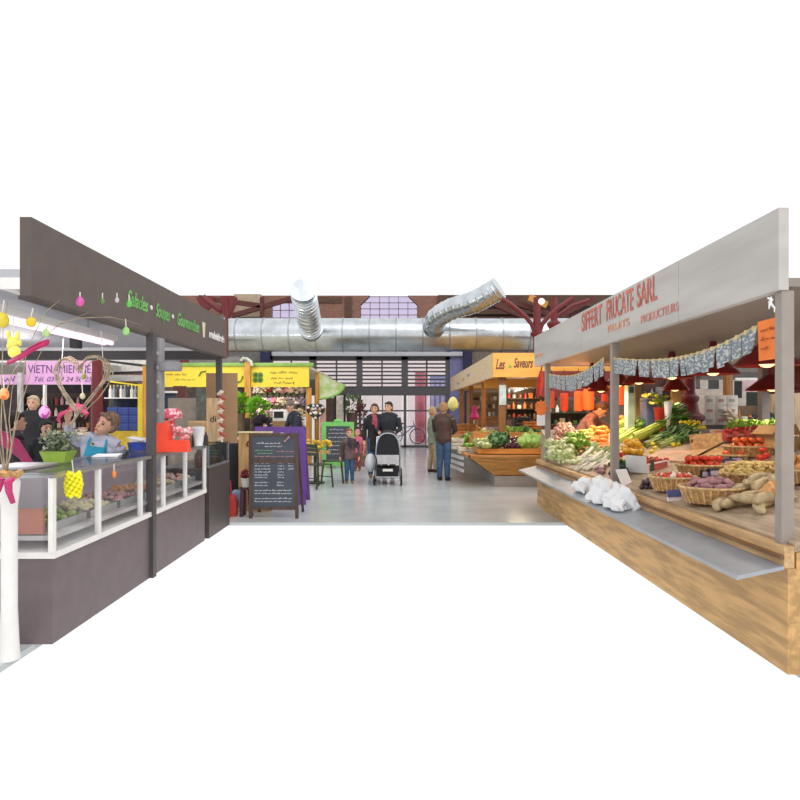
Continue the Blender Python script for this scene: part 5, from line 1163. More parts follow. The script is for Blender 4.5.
# ---------------------------------------------------------------- boards, chairs and table on the aisle
chalk = mat('chalk', '#c9ccd2', .9, var=.1); chalk_r = mat('pink_chalk', '#b98a92', .9); chalk_g = mat('green_chalk', '#7fae8f', .9)
slate = mat('slate_board', '#4a515c', .7, var=.08, scale=3)
def board(label, x0, x1, d, ztop, fw, fm, lean, lines, zbot=0., seed=0, cat='chalkboard', name='chalkboard', leg=True, t=.012, panel_m=None, h=.03):
    o = thing(name, label, cat, ((x0 + x1) / 2, d, 0))
    up = V((0, math.sin(lean), math.cos(lean))); Lh = ztop / math.cos(lean)
    def q(x, s, off=0): return V((x, d, 0)) + up * s + V((0, -math.cos(lean), math.sin(lean))) * off
    b = MB()
    for x in (x0 + fw / 2, x1 - fw / 2): b.bar(q(x, 0), q(x, Lh), fw, .03)
    b.bar(q(x0, Lh - fw / 2), q(x1, Lh - fw / 2), .031, fw); b.bar(q(x0, zbot + fw / 2), q(x1, zbot + fw / 2), .031, fw); b.build('board_frame', fm, o, smooth=False)
    b = MB(); b.rings([[q(x0 + fw, zbot + fw, -.01), q(x1 - fw, zbot + fw, -.01), q(x1 - fw, Lh - fw, -.01), q(x0 + fw, Lh - fw, -.01)], [q(x0 + fw, zbot + fw, .008), q(x1 - fw, zbot + fw, .008), q(x1 - fw, Lh - fw, .008), q(x0 + fw, Lh - fw, .008)]]); pn = b.build('writing_panel', panel_m or slate, o, smooth=False)
    b = MB(); W = x1 - x0 - 2 * fw
    for k, (fx, fz, fl_, mi) in enumerate(lines): scribble(b, q(x0 + fw + W * fx, Lh * fz, .009), (1, 0, 0), up, W * fl_, h, m=mi, t=t, seed=seed + k, lift=.003)
    if lines: b.build('chalk_writing', [chalk, chalk_r, chalk_g], pn, smooth=False)
    else: b.bm.free()
    if leg:
        b = MB()
        b.bm.free()
        for x in (x0 + fw / 2, x1 - fw / 2):
            b = MB(); b.bar(q(x, Lh * .95, -.03), V((x, d + .55, 0)), fw * .8, .025); b.build('rear_leg', fm, o, smooth=False)
    return o
L1 = []
zt = 1.18
def lz(py): return (H - (py - CY) / F * 8.3) / zt
L1 = [(.1, lz(444), .55, 0), (.3, lz(447), .4, 0), (.06, lz(451), .45, 2), (.12, lz(454), .35, 2), (.56, lz(452), .42, 1), (.06, lz(457), .9, 1)]
for k, py in enumerate((463.5, 466.5, 469.5, 472.5, 475.5, 478)): L1 += [(.06, lz(py), .36 if k < 4 else .3, 0)] + [(.6, lz(py), .14, 0)] + ([(.84, lz(py), .12, 0)] if k < 3 else [])
for py, a_ in ((483, .32), (486, .3)): L1 += [(.06, lz(py), a_, 0), (.58, lz(py), .16, 0)]
for py in (491, 494, 499, 502): L1 += [(.06, lz(py), .86, 0)]
x0, x1 = X(249, 8.3), X(298.5, 8.3)
bd = board('tall brown framed chalkboard menu standing in the aisle', x0, x1, 8.3, zt, .045, wood('dark_brown_frame', '#54423a', axis='z'), .0, L1, zbot=.12, seed=40, t=.0095, h=.022)
b = MB(); b.span((x0 + .05, 8.284, lz(463) * zt), (x1 - .05, 8.291, lz(459) * zt)); b.build('brown_band', wood('dark_brown_frame'), bd, smooth=False)
b = MB(); p = at(285, 441, 8.27); b.tube([p, p + V((.03, 0, .03)), p + V((.06, 0, .06))], [.006, .012, .02], 6); b.sph(p, (.02, .006, .016), 8); pp = b.build('pink_chalk_mark', chalk_r, bd)
pp.name = 'pink_drawing'
purple = mat('purple_frame', '#6f4a9e', .5, var=.08)
x0, x1 = X(255, 9.5), X(306, 9.5)
board('purple framed board standing behind the brown framed chalkboard', x0, x1, 9.5, 1.235, .115, purple, .0, [], zbot=.1, seed=80)
b = MB(); c = at(282, 434.5, 8.4); b.sph(c, (.06, .05, .025), 10); tag(b.build('white_cloth', mat('white_cloth_strip')), 'small white cloth lying on top of the brown framed chalkboard', 'cloth')
gf = mat('light_green_frame', '#7fcf6e', .5, var=.06)
x0, x1 = X(322, 15.6), X(354, 15.6)
board('light green framed chalkboard standing by the child', x0, x1, 15.6, 1.19, .11, gf, .0, [(.15, .82, .6, 0)] + [(.08, .74 - .09 * k, .8, 0) for k in range(6)], zbot=.04, seed=90, t=.012, h=.035)
b = MB(); c = at(338, 421, 15.6); b.sph(c, (.12, .03, .05), 10); tag(b.build('sign_crest', gf), 'rounded green crest on top of the light green chalkboard', 'crest')
x0, x1 = X(238.5, 8.9), X(252, 8.9)
o = thing('menu_board', 'tan wooden board half hidden behind the brown framed chalkboard', 'board', ((x0 + x1) / 2, 8.9, 0))
b = MB(); b.span((x0, 8.9, .0), (x1 + .3, 8.93, at(0, 433, 8.9).z)); b.build('board_panel', wood('tan_ply', '#c9a06a', axis='z'), o, smooth=False)
b = MB(); b.span((x0 - .02, 8.88, at(0, 433, 8.9).z), (x1 + .3, 8.95, at(0, 431.5, 8.9).z)); b.build('top_edge', mat('cream_edge', '#e8dcae', .5), o, smooth=False)
b = MB(); c = at(248, 443, 8.88); b.tube([c + V((.03, 0, .03)), c + V((0, 0, .02)), c + V((-.02, 0, -.02)), c + V((0, 0, -.05))], .012, 6); b.build('brown_mark', mat('rust_mark', '#6b3a26'), o)
c = at(245.5, 487, 8.5)
t = thing('plant_stool', 'dark purple stool left of the brown framed chalkboard', 'stool', (c.x, 8.5, 0))
b = MB(); b.cyl((c.x, 8.5, c.z - .03), (c.x, 8.5, c.z), .09, n=16); b.build('seat', mat('plum_paint', '#4a2738', .5), t)
for q in range(3):
    b = MB(); a_ = q * 2.1; b.cyl((c.x + .06 * math.cos(a_), 8.5 + .06 * math.sin(a_), c.z - .03), (c.x + .08 * math.cos(a_), 8.5 + .08 * math.sin(a_), 0), .03, n=8); b.build('leg', mat('plum_paint'), t)
t = thing('flower_pot', 'white pot of dark red flowers on the purple stool', 'flower pot', c)
b = MB(); b.lathe([(.045, c.z), (.06, c.z + .12), (.065, c.z + .13), (.05, c.z + .12)], (c.x, 8.5, 0), 14); b.build('pot', mat('white_ceramic'), t)
b = MB()
for k in range(26): b.sph(c + V((R(-.06, .06), R(-.05, .05), R(.12, .24))), R(.015, .03), 7)
b.build('blossoms', mat('dark_red_bloom', '#8d2a30', .6, var=.25), t)
# bistro chairs and table
cg = mat('dark_green_paint', '#394132', .45, var=.08)
def chair(label, c, rz, grp='dark green bistro chairs'):
    o = thing('bistro_chair', label, 'chair', (0, 0, 0), grp)
    b = MB()
    for k in range(5): b.box((-.16 + .08 * k, 0, .45), (.07, .4, .018))
    b.build('seat', cg, o, smooth=False)
    for s in (-.19, .19):
        b = MB(); b.tube([(s, .23, 0), (s, .19, .44), (s, .2, .62), (s, .24, .84)], .019, 7); b.build('leg', cg, o)
        b = MB(); b.tube([(s, -.22, 0), (s * .98, -.2, .2), (s * .95, -.17, .445)], .019, 7); b.build('leg', cg, o)
    b = MB()
    for z in (.66, .74, .82): b.box((0, .205 + (z - .66) * .15, z), (.38, .014, .06), rot=Euler((-.15, 0, 0)))
    b.build('backrest', cg, o, smooth=False)
    b = MB(); b.cyl((-.19, -.2, .2), (.19, -.2, .2), .01, n=6); b.cyl((-.19, .21, .2), (.19, .21, .2), .01, n=6); b.build('stretcher', cg, o)
    o.location = c; o.rotation_euler = (0, 0, rz)
    return o
chair('dark green slatted chair nearest the purple board', (X(318, 11.6), 11.6, 0), 2.5)
chair('dark green slatted chair beside the child in the checked jacket', (X(332, 12.4), 12.4, 0), -1.45)
c = V((X(313, 12.0), 12.3, 0))
t = thing('bistro_table', 'round wooden table with a single foot behind the dark green chair', 'table', c)
b = MB(); b.cyl(c + V((0, 0, .62)), c + V((0, 0, .65)), .32, n=24); b.build('tabletop', wood('table_oak', '#c49a5f'), t)
b = MB(); b.cyl(c, c + V((0, 0, .62)), .03); b.cyl(c, c + V((0, 0, .03)), .2, n=18); b.build('pedestal', cg, t)
c2 = c + V((.02, -.05, .65))
t = thing('flower_arrangement', 'yellow flowers in a green pot on the round wooden table', 'flowers', c2)
b = MB(); b.lathe([(.07, c2.z), (.1, c2.z + .07), (.08, c2.z + .07)], (c2.x, c2.y, 0), 12); b.build('pot', mat('olive_pot', '#8d9a4a', .5), t)
b = MB()
for k in range(26): b.sph(c2 + V((R(-.26, .3), R(-.12, .12), R(.08, .24))), (R(.03, .06), .035, R(.025, .045)), 8, rot=Euler((0, R(-.6, .6), 0)))
b.build('blossoms', mat('golden_bloom', '#e0b83a', .6, var=.2), t)
b = MB()
for k in range(20): b.sph(c2 + V((R(-.22, .24), R(-.12, .12), R(.05, .16))), (R(.05, .09), .02, .012), 7, rot=Euler((0, R(-.7, .7), R(0, 3))))
b.build('leaves', mat('flower_leaf', '#6d8a3a', .6), t)
# things in the gap between the brown counter and the chalkboard
c = V((X(233.5, 9.2), 9.2, 0))
t = thing('shopping_trolley', 'black fabric shopping trolley in the gap beside the dark counter', 'trolley', c)
b = MB(); b.loft([((c.x, 9.2, .12), .1, .13), ((c.x, 9.2, .2), .14, .15), ((c.x, 9.2, .8), .135, .14), ((c.x, 9.2, .98), .1, .1), ((c.x, 9.2, 1.02), .03, .04)], 16); b.build('fabric_bag', mat('black_fabric', '#232428', .8, var=.15), t)
b = MB(); b.tube([(c.x - .08, 9.34, .1), (c.x - .08, 9.36, 1.05), (c.x + .08, 9.36, 1.05), (c.x + .08, 9.34, .1)], .012, 6); b.build('handle', STEEL, t)
for s in (-.11, .11):
    b = MB(); b.cyl((c.x + s - .015, 9.3, .07), (c.x + s + .015, 9.3, .07), .07, n=14); b.build('wheel', BLACK, t)
c = at(236, 503, 8.8)
b = MB(); b.sph(c + V((0, 0, .06)), (.09, .08, .14), 12); tag(b.build('cloth_bundle', mat('pale_blue_denim', '#8095b5', .8, var=.15)), 'pale blue cloth bundle at the foot of the black trolley', 'cloth')
t = thing('red_bag', 'red shopping bag on the floor beside the dark counter', 'bag', V((X(228, 8.5), 8.5, 0)))
b = MB(); x = X(228, 8.5); b.rings([[V((x + sx * .12, 8.5 + sy * .07, 0)) for sx, sy in ((-1, -1), (1, -1), (1, 1), (-1, 1))], [V((x + sx * .13, 8.5 + sy * .06, .2)) for sx, sy in ((-1, -1), (1, -1), (1, 1), (-1, 1))], [V((x + sx * .1, 8.5 + sy * .015, .3)) for sx, sy in ((-1, -1), (1, -1), (1, 1), (-1, 1))]]); b.build('bag_body', mat('red_nylon', '#b83a34', .5, var=.12), t)
b = MB(); b.tube([(x - .06, 8.5, .28), (x - .05, 8.5, .42), (x + .03, 8.5, .5), (x + .05, 8.5, .28)], .012, 6); b.build('bag_handle', mat('red_nylon'), t)

# ---------------------------------------------------------------- on and around the display case
TOP = 1.1
p = V((-2.46, 5.8, TOP))
t = thing('counter_display', 'orange red L shaped display box holding tissue wrapped sweets', 'display box', p)
orr = mat('vermilion_card', '#f0482c', .45, var=.05)
x0, x1 = X(159, 5.75), X(189, 5.75)
b = MB(); b.prism([(x0, TOP), (x1, TOP), (x1 - .02, TOP + .11), (x0 + .11, TOP + .11), (x0 + .07, TOP + .3), (x0 - .04, TOP + .3)], 5.7, 5.82); b.build('box_body', orr, t, smooth=False)
b = MB(); b.prism([(x0 - .06, TOP), (x0 - .003, TOP), (x0 - .043, TOP + .29), (x0 - .06, TOP + .25)], 5.7, 5.95); b.build('side_flap', mat('pale_peach_card', '#eab5a0', .5), t, smooth=False)
b = MB(); rn = random.Random(3); c0 = V(((x0 + x1) / 2 + .03, 5.9, TOP + .17))
for k in range(16): b.sph(c0 + V((rn.uniform(-.07, .07), rn.uniform(-.05, .05), rn.uniform(-.05, .05))), (.035, .025, .025), 8, rot=Euler((rn.uniform(-1, 1), 0, 0)))
b.build('tissue', mat('white_red_tissue', '#efe2df', .7, col2='#d88a8e', kind='speck', scale=30), t)
c0 = V((X(171, 5.95), 5.95, TOP + .36))
b = MB(); b.lathe([(.03, c0.z - .24), (.03, c0.z - .05), (.09, c0.z - .04), (.1, c0.z + .0), (.07, c0.z + .05), (.02, c0.z + .06)], (c0.x, 5.98, 0), 18); tag(b.build('dotted_hat', mat('red_white_dots', '#eec9cc', .7, col2='#d0506a', kind='speck', scale=26)), 'pink and white dotted cap above the orange red display box', 'hat')
c0 = V((X(198.5, 6.7), 6.7, TOP)); c0.x = max(c0.x, BK + .08)
t = thing('paper_cup', 'tall white paper cup on the display case, right of the orange red box', 'cup', c0)
b = MB(); b.lathe([(.045, TOP), (.065, TOP + .19), (.07, TOP + .195), (.07, TOP + .205), (.058, TOP + .2)], (c0.x, 6.7, 0), 18); b.build('cup_body', mat('white_paper_cup', '#e6e4e6', .5), t)
b = MB(); b.lathe([(.0701, TOP + .205), (.06, TOP + .215), (.0, TOP + .22)], (c0.x, 6.7, 0), 18); b.build('lid', mat('grey_lid', '#c9c6c8', .5), t)
for k, (px, col) in enumerate(((189, '#6b5a2e'), (193, '#3d3230'), (206, '#2c2c30'))):
    x = max(X(px, 6.6 + .08 * k), BK + .05); y = 6.62 + .07 * k
    b = MB(); b.lathe([(.022, TOP), (.025, TOP + .02), (.025, TOP + .1), (.01, TOP + .13), (.01, TOP + .15)], (x, y, 0), 10); tag(b.build('small_bottle', mat('sb' + str(k), col, .3)), ['olive', 'dark brown', 'black'][k] + ' small bottle beside the white paper cup', 'bottle', 'small bottles beside the paper cup')
p = V((X(128, 6.05), 6.05, TOP)); p.x = -2.6
t = thing('plastic_tub', 'blue plastic tub with paper on the display case beside the woman in the teal apron', 'tub', p)
b = MB(); b.lathe([(.09, TOP), (.105, TOP + .07), (.11, TOP + .075), (.095, TOP + .07)], p * 1 - V((0, 0, TOP)), 18, sq=.8); b.build('tub_body', mat('royal_blue_plastic', '#3b4fb0', .4), t)
b = MB()
for k in range(4): b.box(p + V((R(-.04, .06), R(-.03, .03), .085 + .01 * k)), (.16, .11, .006), rot=Euler((R(-.1, .1), R(-.15, .15), R(0, 3))))
b.build('paper_sheets', mat('white_paper'), t, smooth=False)
# green planter with plant on the near end of the case
p = V((-2.6, 4.62, TOP))
t = thing('potted_plant', 'grey green plant in a lime green planter on the display case', 'potted plant', p)
b = MB(); b.rings([[p + V((sx * .075, sy * .06, 0)) for sx, sy in ((-1, -1), (1, -1), (1, 1), (-1, 1))], [p + V((sx * .105, sy * .075, .085)) for sx, sy in ((-1, -1), (1, -1), (1, 1), (-1, 1))], [p + V((sx * .095, sy * .065, .085)) for sx, sy in ((-1, -1), (1, -1), (1, 1), (-1, 1))], [p + V((sx * .09, sy * .06, .06)) for sx, sy in ((-1, -1), (1, -1), (1, 1), (-1, 1))]]); b.build('planter', mat('lime_planter', '#8fae3f', .45, var=.06), t, smooth=False)
b = MB(); rn = random.Random(9)
for k in range(170):
    u = V((rn.gauss(0, .06), rn.gauss(0, .05), rn.uniform(.08, .24))); b.sph(p + u, (.022, .012, .006), 6, rot=Euler((rn.uniform(-1, 1), rn.uniform(-1, 1), rn.uniform(0, 6))))
for k in range(14): b.tube([p + V((0, 0, .08)), p + V((rn.gauss(0, .05), rn.gauss(0, .04), .2))], .003, 4)
b.build('foliage', mat('sage_leaf', '#8f9a7c', .7, col2='#5b6650', scale=30), t)
b = MB(); b.box((-2.6, 4.15, TOP + .012), (.3, .4, .02), bev=.004); tag(b.build('steel_tray', STEEL), 'flat steel tray at the near end of the display case', 'tray')
b = MB(); b.box((-2.5, 5.2, TOP + .008), (.2, .26, .012), rot=Euler((0, 0, .3))); tag(b.build('paper_stack', mat('white_paper'), smooth=False), 'white papers lying on the display case beside the planter', 'paper')

# wooden menu panels at the far end of the stall
d = 8.15
o = thing('hanging_board', 'large brown panel hanging at the far end of the left stall', 'panel', (X(221, d), d, 1.0))
b = MB(); b.span((X(206, d), d, at(0, 443, d).z), (X(237, d), d + .03, at(0, 373, d).z)); b.build('panel_board', mat('brown_panel', '#a3815f', .7, var=.05), o, smooth=False)
d = 7.6
o = thing('menu_board', 'pale wooden menu board in front of the large brown panel', 'board', (X(214, d), d, TOP))
b = MB(); b.span((X(206.5, d), d, TOP - .0), (X(222, d), d + .02, at(0, 398, d).z)); bp_ = b.build('board_panel', wood('pale_ply', '#d3b184', axis='z'), o, smooth=False)
lettering('di', .12, BLACK, (X(210, d), d, at(0, 422, d).z), (1, 0, 0), uZ, bp_, width=.07)
t = thing('paper_garland', 'red and white twisted garland hanging beside the pale menu board', 'garland', at(221.5, 442, 7.5))
b = MB(); b.tube([at(220.5, 390, 7.5), at(222, 442, 7.5)], .01, 5); b.build('string', WHITE, t)
for k in range(11):
    c0 = at(221.5 + (1.2 if k % 2 else -1.2), 393 + 4.6 * k, 7.5)
    b = MB(); b.sph(c0, (.05, .03, .024), 10, rot=Euler((0, .5 if k % 2 else -.5, 0))); b.build('red_twist' if k % 2 else 'pale_twist', mat('garland_red', '#a8483e', .6, var=.15) if k % 2 else mat('garland_cream', '#d9c3b0', .6), t)

# wicker heart hung over the case
c = at(83, 384, 4.9)
t = thing('wicker_heart', 'large heart woven from twigs hanging over the display case', 'decoration', c)
b = MB(); hp = []
for x, y in [(80, 372), (76, 363), (69, 358.5), (61, 361), (57, 371), (58, 381), (65, 394), (73, 406), (79, 414), (86, 406), (95, 395), (104, 383), (109, 372), (106, 361), (98, 357), (89, 359), (83, 365)]: hp.append(at(x, y, 4.9))
rn = random.Random(2)
for s in range(7):
    of = V((rn.uniform(-.017, .017), rn.uniform(-.02, .02), rn.uniform(-.017, .017)))
    b.tube([p + of + V((rn.uniform(-.008, .008), rn.uniform(-.01, .01), rn.uniform(-.008, .008))) for p in hp], .0042, 6, closed=True)
b.build('twig_ring', TWIG, t)
b = MB(); b.tube([at(79, 412, 4.9), at(74, 420, 4.9), at(68, 428, 4.9)], [.011, .011, .008], 7); b.tube([at(81, 372, 4.9), at(82, 366, 4.9)], .008, 5); b.build('twig_tail', TWIG, t)
b = MB(); b.tube([at(62, 359, 4.9), at(64, 330, 4.9)], .003, 5); b.tube([at(103, 359, 4.9), at(101, 330, 4.9)], .003, 5); b.build('hanging_string', WHITE, t)

# twigs in a tall vase with hanging eggs
vx = X(6, 3.62); vd = 3.62
t = thing('twig_vase', 'bare twigs in a slim white vase at the near end of the display case', 'vase', (vx, vd, 0))
zv = at(0, 474, vd).z
b = MB(); b.lathe([(.06, 0), (.055, .05), (.045, .3), (.045, zv - .2), (.06, zv - .05), (.045, zv - .01), (.03, zv - .02)], (vx + .02, vd, 0), 18); b.build('vase_body', WHITE, t)
b = MB(); b.tube([(vx + .02 + .055 * math.cos(q), vd + .055 * math.sin(q), zv + .01 * math.sin(3 * q)) for q in [2 * PI * k / 16 for k in range(16)]], .02, 7, closed=True); b.build('straw_collar', WICKER, t)
b = MB()
def br_(pts, r): b.tube([at(x, y, d_) for x, y, d_ in pts], [r * .62 * (1 - .7 * i / (len(pts) - 1)) for i in range(len(pts))], 6)
br_([(6, 472, vd), (8, 440, 3.62), (3, 400, 3.65), (14, 370, 3.7), (34, 345, 3.75), (60, 324, 3.8), (88, 313, 3.9)], .008)
br_([(7, 472, vd), (14, 430, 3.6), (22, 380, 3.6), (27, 350, 3.65), (45, 312, 3.7), (60, 300, 3.75)], .007)
br_([(5, 472, vd), (1, 430, 3.6), (2, 380, 3.6), (3, 330, 3.6), (8, 300, 3.6)], .007)
br_([(6, 472, vd), (10, 455, 3.6), (16, 425, 3.6), (24, 395, 3.6), (30, 375, 3.65), (42, 350, 3.7), (52, 338, 3.7)], .006)
br_([(4, 472, vd), (-2, 440, 3.6), (-6, 400, 3.6), (-2, 350, 3.6), (3, 310, 3.6)], .006)
br_([(6, 472, vd), (12, 450, 3.55), (9, 420, 3.5), (12, 390, 3.5), (20, 360, 3.5)], .006)
br_([(60, 324, 3.8), (80, 318, 3.9), (110, 317, 4.0), (128, 321, 4.1), (142, 325, 4.2)], .005)
b.build('twigs', TWIG, t)
b = MB(); b.tube([at(14, 478, 3.5), at(8, 482, 3.48), at(9, 492, 3.48), at(13, 503, 3.5)], [.012, .024, .018, .014], 8); b.tube([at(2, 478, 3.5), at(-2, 492, 3.5)], [.02, .014], 8); b.build('ribbon', mat('magenta_ribbon', '#b8326a', .6, var=.12), t)
def egg(px, py, d, r, col, label, top, knob=False, spots=None, sq=1.3, cat='egg', name='easter_egg'):
    c = at(px, py, d)
    t = thing(name, label, cat, c - V((0, 0, r * sq)), 'hanging spring decorations')
    b = MB(); b.lathe([(max(.001, r * math.sin(PI * k / 10) * (1 - .12 * math.cos(PI * k / 10) * -1)), c.z - r * sq * math.cos(PI * k / 10)) for k in range(11)], (c.x, c.y, 0), 16); 
    b.build('egg_shell', mat('egg' + col + str(spots), col, .4, var=.1, col2=spots, kind='speck' if spots else None, scale=25), t)
    q = at(*top, d); b = MB(); b.tube([c + V((0, 0, r * sq)), q], .004, 5); b.build('ribbon', mat('pale_ribbon', '#dcd6cc', .7), t)
egg(31, 322, 3.65, .028, '#ecc820', 'yellow egg hanging in front of the strip light', (33, 308), sq=1.1)
egg(2.5, 320, 3.6, .036, '#ddc83e', 'mustard yellow egg at the far left under the ceiling', (4, 300))
egg(80, 301.5, 3.8, .024, '#d45aa8', 'pink egg hanging on the brown fascia at the top', (80, 292))
egg(102.5, 301, 4.0, .014, '#5d8a3e', 'small dark green egg between the pink and white ones', (102.5, 293))
egg(117, 300, 4.1, .014, '#c9bcc6', 'small pale egg right of the dark green one', (117, 293))
egg(129, 304, 4.2, .018, '#5fc04a', 'bright green egg under the first green word', (129, 295))
egg(126, 331, 4.3, .024, '#9bd67c', 'light green egg hanging below the brown fascia', (125.5, 319))
egg(44.5, 412, 4.4, .038, '#c23aa6', 'magenta egg with white dots hanging above the potted plant', (44, 395), spots='#e6a8d8')
egg(4, 394, 3.6, .028, '#ee7a30', 'orange egg hanging at the far left beside the twigs', (3, 375), spots='#f6b070')
egg(82.5, 396, 4.8, .02, '#cfc7a0', 'cream egg hanging inside the wicker heart', (81.5, 377))
egg(84, 376, 4.8, .02, '#8f9a4a', 'olive egg at the top of the wicker heart', (84, 368))
egg(114, 474, 4.55, .016, '#ef8a3c', 'small orange egg hanging in front of the display glass', (114, 464), sq=1.8)
egg(46, 333, 3.75, .02, '#b5d98a', 'pale green bird shaped egg on the twigs', (48, 326))
# yellow rabbit and yellow chick shapes
c = at(13.5, 350, 3.6)
t = thing('rabbit_ornament', 'flat pale yellow rabbit ornament hanging from the twigs', 'ornament', c)
b = MB()
def disc(px, py, rx, rz_, m=0): q = at(px, py, 3.6); b.sph(q, (rx, .012, rz_), 14, m=m)
disc(14.5, 352, .04, .04); disc(13, 342, .034, .034); disc(8.5, 335, .012, .03); disc(17.5, 336, .013, .03); disc(9, 346, .014, .02); disc(20, 343, .01, .02)
b.build('rabbit_shape', mat('pale_yellow_felt', '#e6e06a', .8, var=.06), t)
b = MB(); b.tube([at(13.5, 336, 3.6), at(13.5, 316, 3.6)], .003, 5); b.build('ribbon', mat('pale_ribbon'), t)
t = thing('knobbly_ornament', 'bright yellow knobbly ornament hanging in front of the display case', 'ornament', at(73.5, 497, 4.0))
b = MB(); c = at(73.5, 484.5, 4.0)
for k in range(60):
    a_ = k * 2.399; zz = -.08 + .16 * k / 59; rr = .038 * (1.15 - abs(zz) * 4) + .004; b.sph(c + V((rr * math.cos(a_), rr * math.sin(a_), zz)), .015, 7)
b.sph(c, (.04, .04, .08), 12); b.build('yellow_body', mat('neon_yellow', '#f0ea1e', .5, var=.08), t)
b = MB(); b.tube([c + V((0, 0, .08)), at(72, 460, 4.0)], .004, 5); b.build('ribbon', mat('pale_ribbon'), t)
b = MB()
pts_ = [(8, 363, 3.6), (14, 360, 3.55), (22, 356, 3.5), (30, 350, 3.5), (40, 345, 3.5), (49, 342, 3.5)]
for s in range(7): b.tube([at(x + R(-.5, .5), y + (s - 3) * .4 * (1 + i * .22), d_ + R(-.02, .02)) for i, (x, y, d_) in enumerate(pts_)], [.006, .007, .007, .008, .008, .003], 5)
tag(b.build('feather_bunch', mat('magenta_feather', '#b0255e', .7, var=.2)), 'magenta feather spray tied to the twigs', 'feather')

# ---------------------------------------------------------------- farther left: pink stall and blue crates behind the case
d = 14.0
pink = mat('lilac_pink_fascia', '#d9a3cf', .5, var=.04)
o = thing('stall_canopy', 'canopy of the pink lettered stall seen behind the display case', 'canopy', (X(50, d), d, 0))
b = MB(); b.span((X(26, d), d, at(0, 384.5, d).z), (X(92.5, d), d + .05, at(0, 361, d).z)); pf = b.build('fascia', pink, o, smooth=False)
b = MB(); b.span((X(-20, d), d, at(0, 384.5, d).z), (X(26, d), d + .05, at(0, 374.5, d).z)); b.build('fascia_extension', pink, o, smooth=False)
pur = mat('purple_lettering', '#5d3a78', .6)
def pl(px, py): q = at(px, py, d); return V((q.x, d, q.z))
lettering('VIETNAMIENNE', .27, pur, pl(28, 373), (1, 0, 0), uZ, pf, width=X(91, d) - X(28, d))
lettering('Tél. 03 89 24 50 25', .16, pur, pl(33, 381.5), (1, 0, 0), uZ, pf, shear=.3, width=X(91, d) - X(33, d))
b = MB(); scribble(b, pl(2, 382), (1, 0, 0), uZ, .5, .12, t=.02, seed=12); b.build('faint_script', pur, pf, smooth=False)
b = MB(); b.span((X(-20, d), d + .06, at(0, 362, d).z), (X(92, d), d + 3, at(0, 360.5, d).z)); b.build('ceiling_panel', WHITE, o, smooth=False)
for px in (20.5, 45):
    b = MB(); x = X(px, d - .1); w_ = .045 if px < 30 else .02; b.span((x - w_, d - .15, 0), (x + w_, d - .06, at(0, 373 if px < 30 else 385, d).z)); b.build('post', mat('pale_grey_plastic') if px < 30 else WHITE, o, smooth=False)
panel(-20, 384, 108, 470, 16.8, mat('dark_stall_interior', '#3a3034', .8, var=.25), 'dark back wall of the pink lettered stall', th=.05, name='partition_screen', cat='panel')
rack('wall_shelf', 'shelf of packets and jars in the pink lettered stall', X(22, 15.4), X(90, 15.4), 15.4, at(0, 428, 15.4).z, 3, 'shelf in the pink lettered stall', ['#b3372f', '#c9b28a', '#35302f', '#e9e4dc', '#8a5a3a', '#c9762f', '#d8a0a8'], .22, wcol='#4d3d38', seed=4)
t = thing('market_counter', 'dark counter of the pink lettered stall', 'counter', (X(50, 13.6), 13.6, 0))
b = MB(); b.span((X(-10, 13.6), 13.4, 0), (X(88, 13.6), 14.0, .95)); b.build('counter_body', mat('dark_counter', '#453c40', .5), t, smooth=False)
b = MB(); b.span((X(-10, 13.6), 13.35, .95), (X(88.5, 13.6), 14.02, .99)); b.build('counter_top', mat('pale_counter_top'), t, smooth=False)
for k, (px, py, w_, col, nm) in enumerate([(68, 434, .3, '#c98f86', 'rosy'), (75, 441, .34, '#d8cfca', 'white'), (60, 436, .25, '#8d4a44', 'dark red'), (78, 429, .2, '#c9a090', 'peach')]):
    q = at(px, py, 13.4); b = MB(); b.lathe([(w_ * .3, max(.99, q.z - .04)), (w_ * .5, max(.99, q.z - .04) + .06), (w_ * .48, max(.99, q.z - .04) + .065), (w_ * .28, max(.99, q.z - .04) + .02)], (q.x, 13.6, 0), 16); tag(b.build('serving_bowl', mat('bowl' + str(k), col, .5)), nm + ' bowl on the counter of the pink lettered stall', 'bowl', 'bowls on the pink lettered stall')
# white panels and beams right of the heart
panel(104, 358, 146, 372, 15.5, mat('offwhite_canvas', '#d9d6d2', .7), 'off white canvas awning behind the wicker heart', th=.05, name='awning', cat='awning')
panel(106, 375, 146, 381, 15.4, mat('offwhite_canvas'), 'lower off white awning strip behind the wicker heart', th=.05, name='awning', cat='awning')
for k, (p0, p1) in enumerate((((106, 361), (146, 366)), ((104, 373.5), (147, 372)), ((103, 382), (147, 385)))):
    b = MB(); b.bar(at(*p0, 15.2), at(*p1, 15.2), .06); tag(b.build('awning_bar', BLACK, smooth=False), ['upper', 'middle', 'lowest'][k] + ' dark bar of the off white awning', 'bar', 'dark awning bars')
d = 12.4
yt = thing('yellow_stand', 'yellow framed stand of bottles over blue crates behind the woman in the teal apron', 'stand', (X(122, d), d, 0))
ym = mat('yellow_paint', '#e6cf2f', .45, var=.06)
b = MB(); b.span((X(139, d), d - .06, at(0, 437, d).z), (X(145, d), d + .06, at(0, 384, d).z)); b.build('yellow_post', ym, yt, smooth=False)
b = MB(); b.span((X(101, d), d - .05, 0), (X(148, d), d + .5, at(0, 431, d).z)); b.build('yellow_base', mat('ochre_paint', '#c9a92f', .5, var=.15), yt, smooth=False)
b = MB(); b.span((X(104, d), d + .0, at(0, 398.5, d).z), (X(139, d), d + .4, at(0, 397.5, d).z)); b.build('shelf_board', WHITE, yt, smooth=False)
b = MB(); b.bar(at(110, 381.5, d), at(140, 385.5, d), .05, .03); b.build('top_rail', ym, yt, smooth=False)
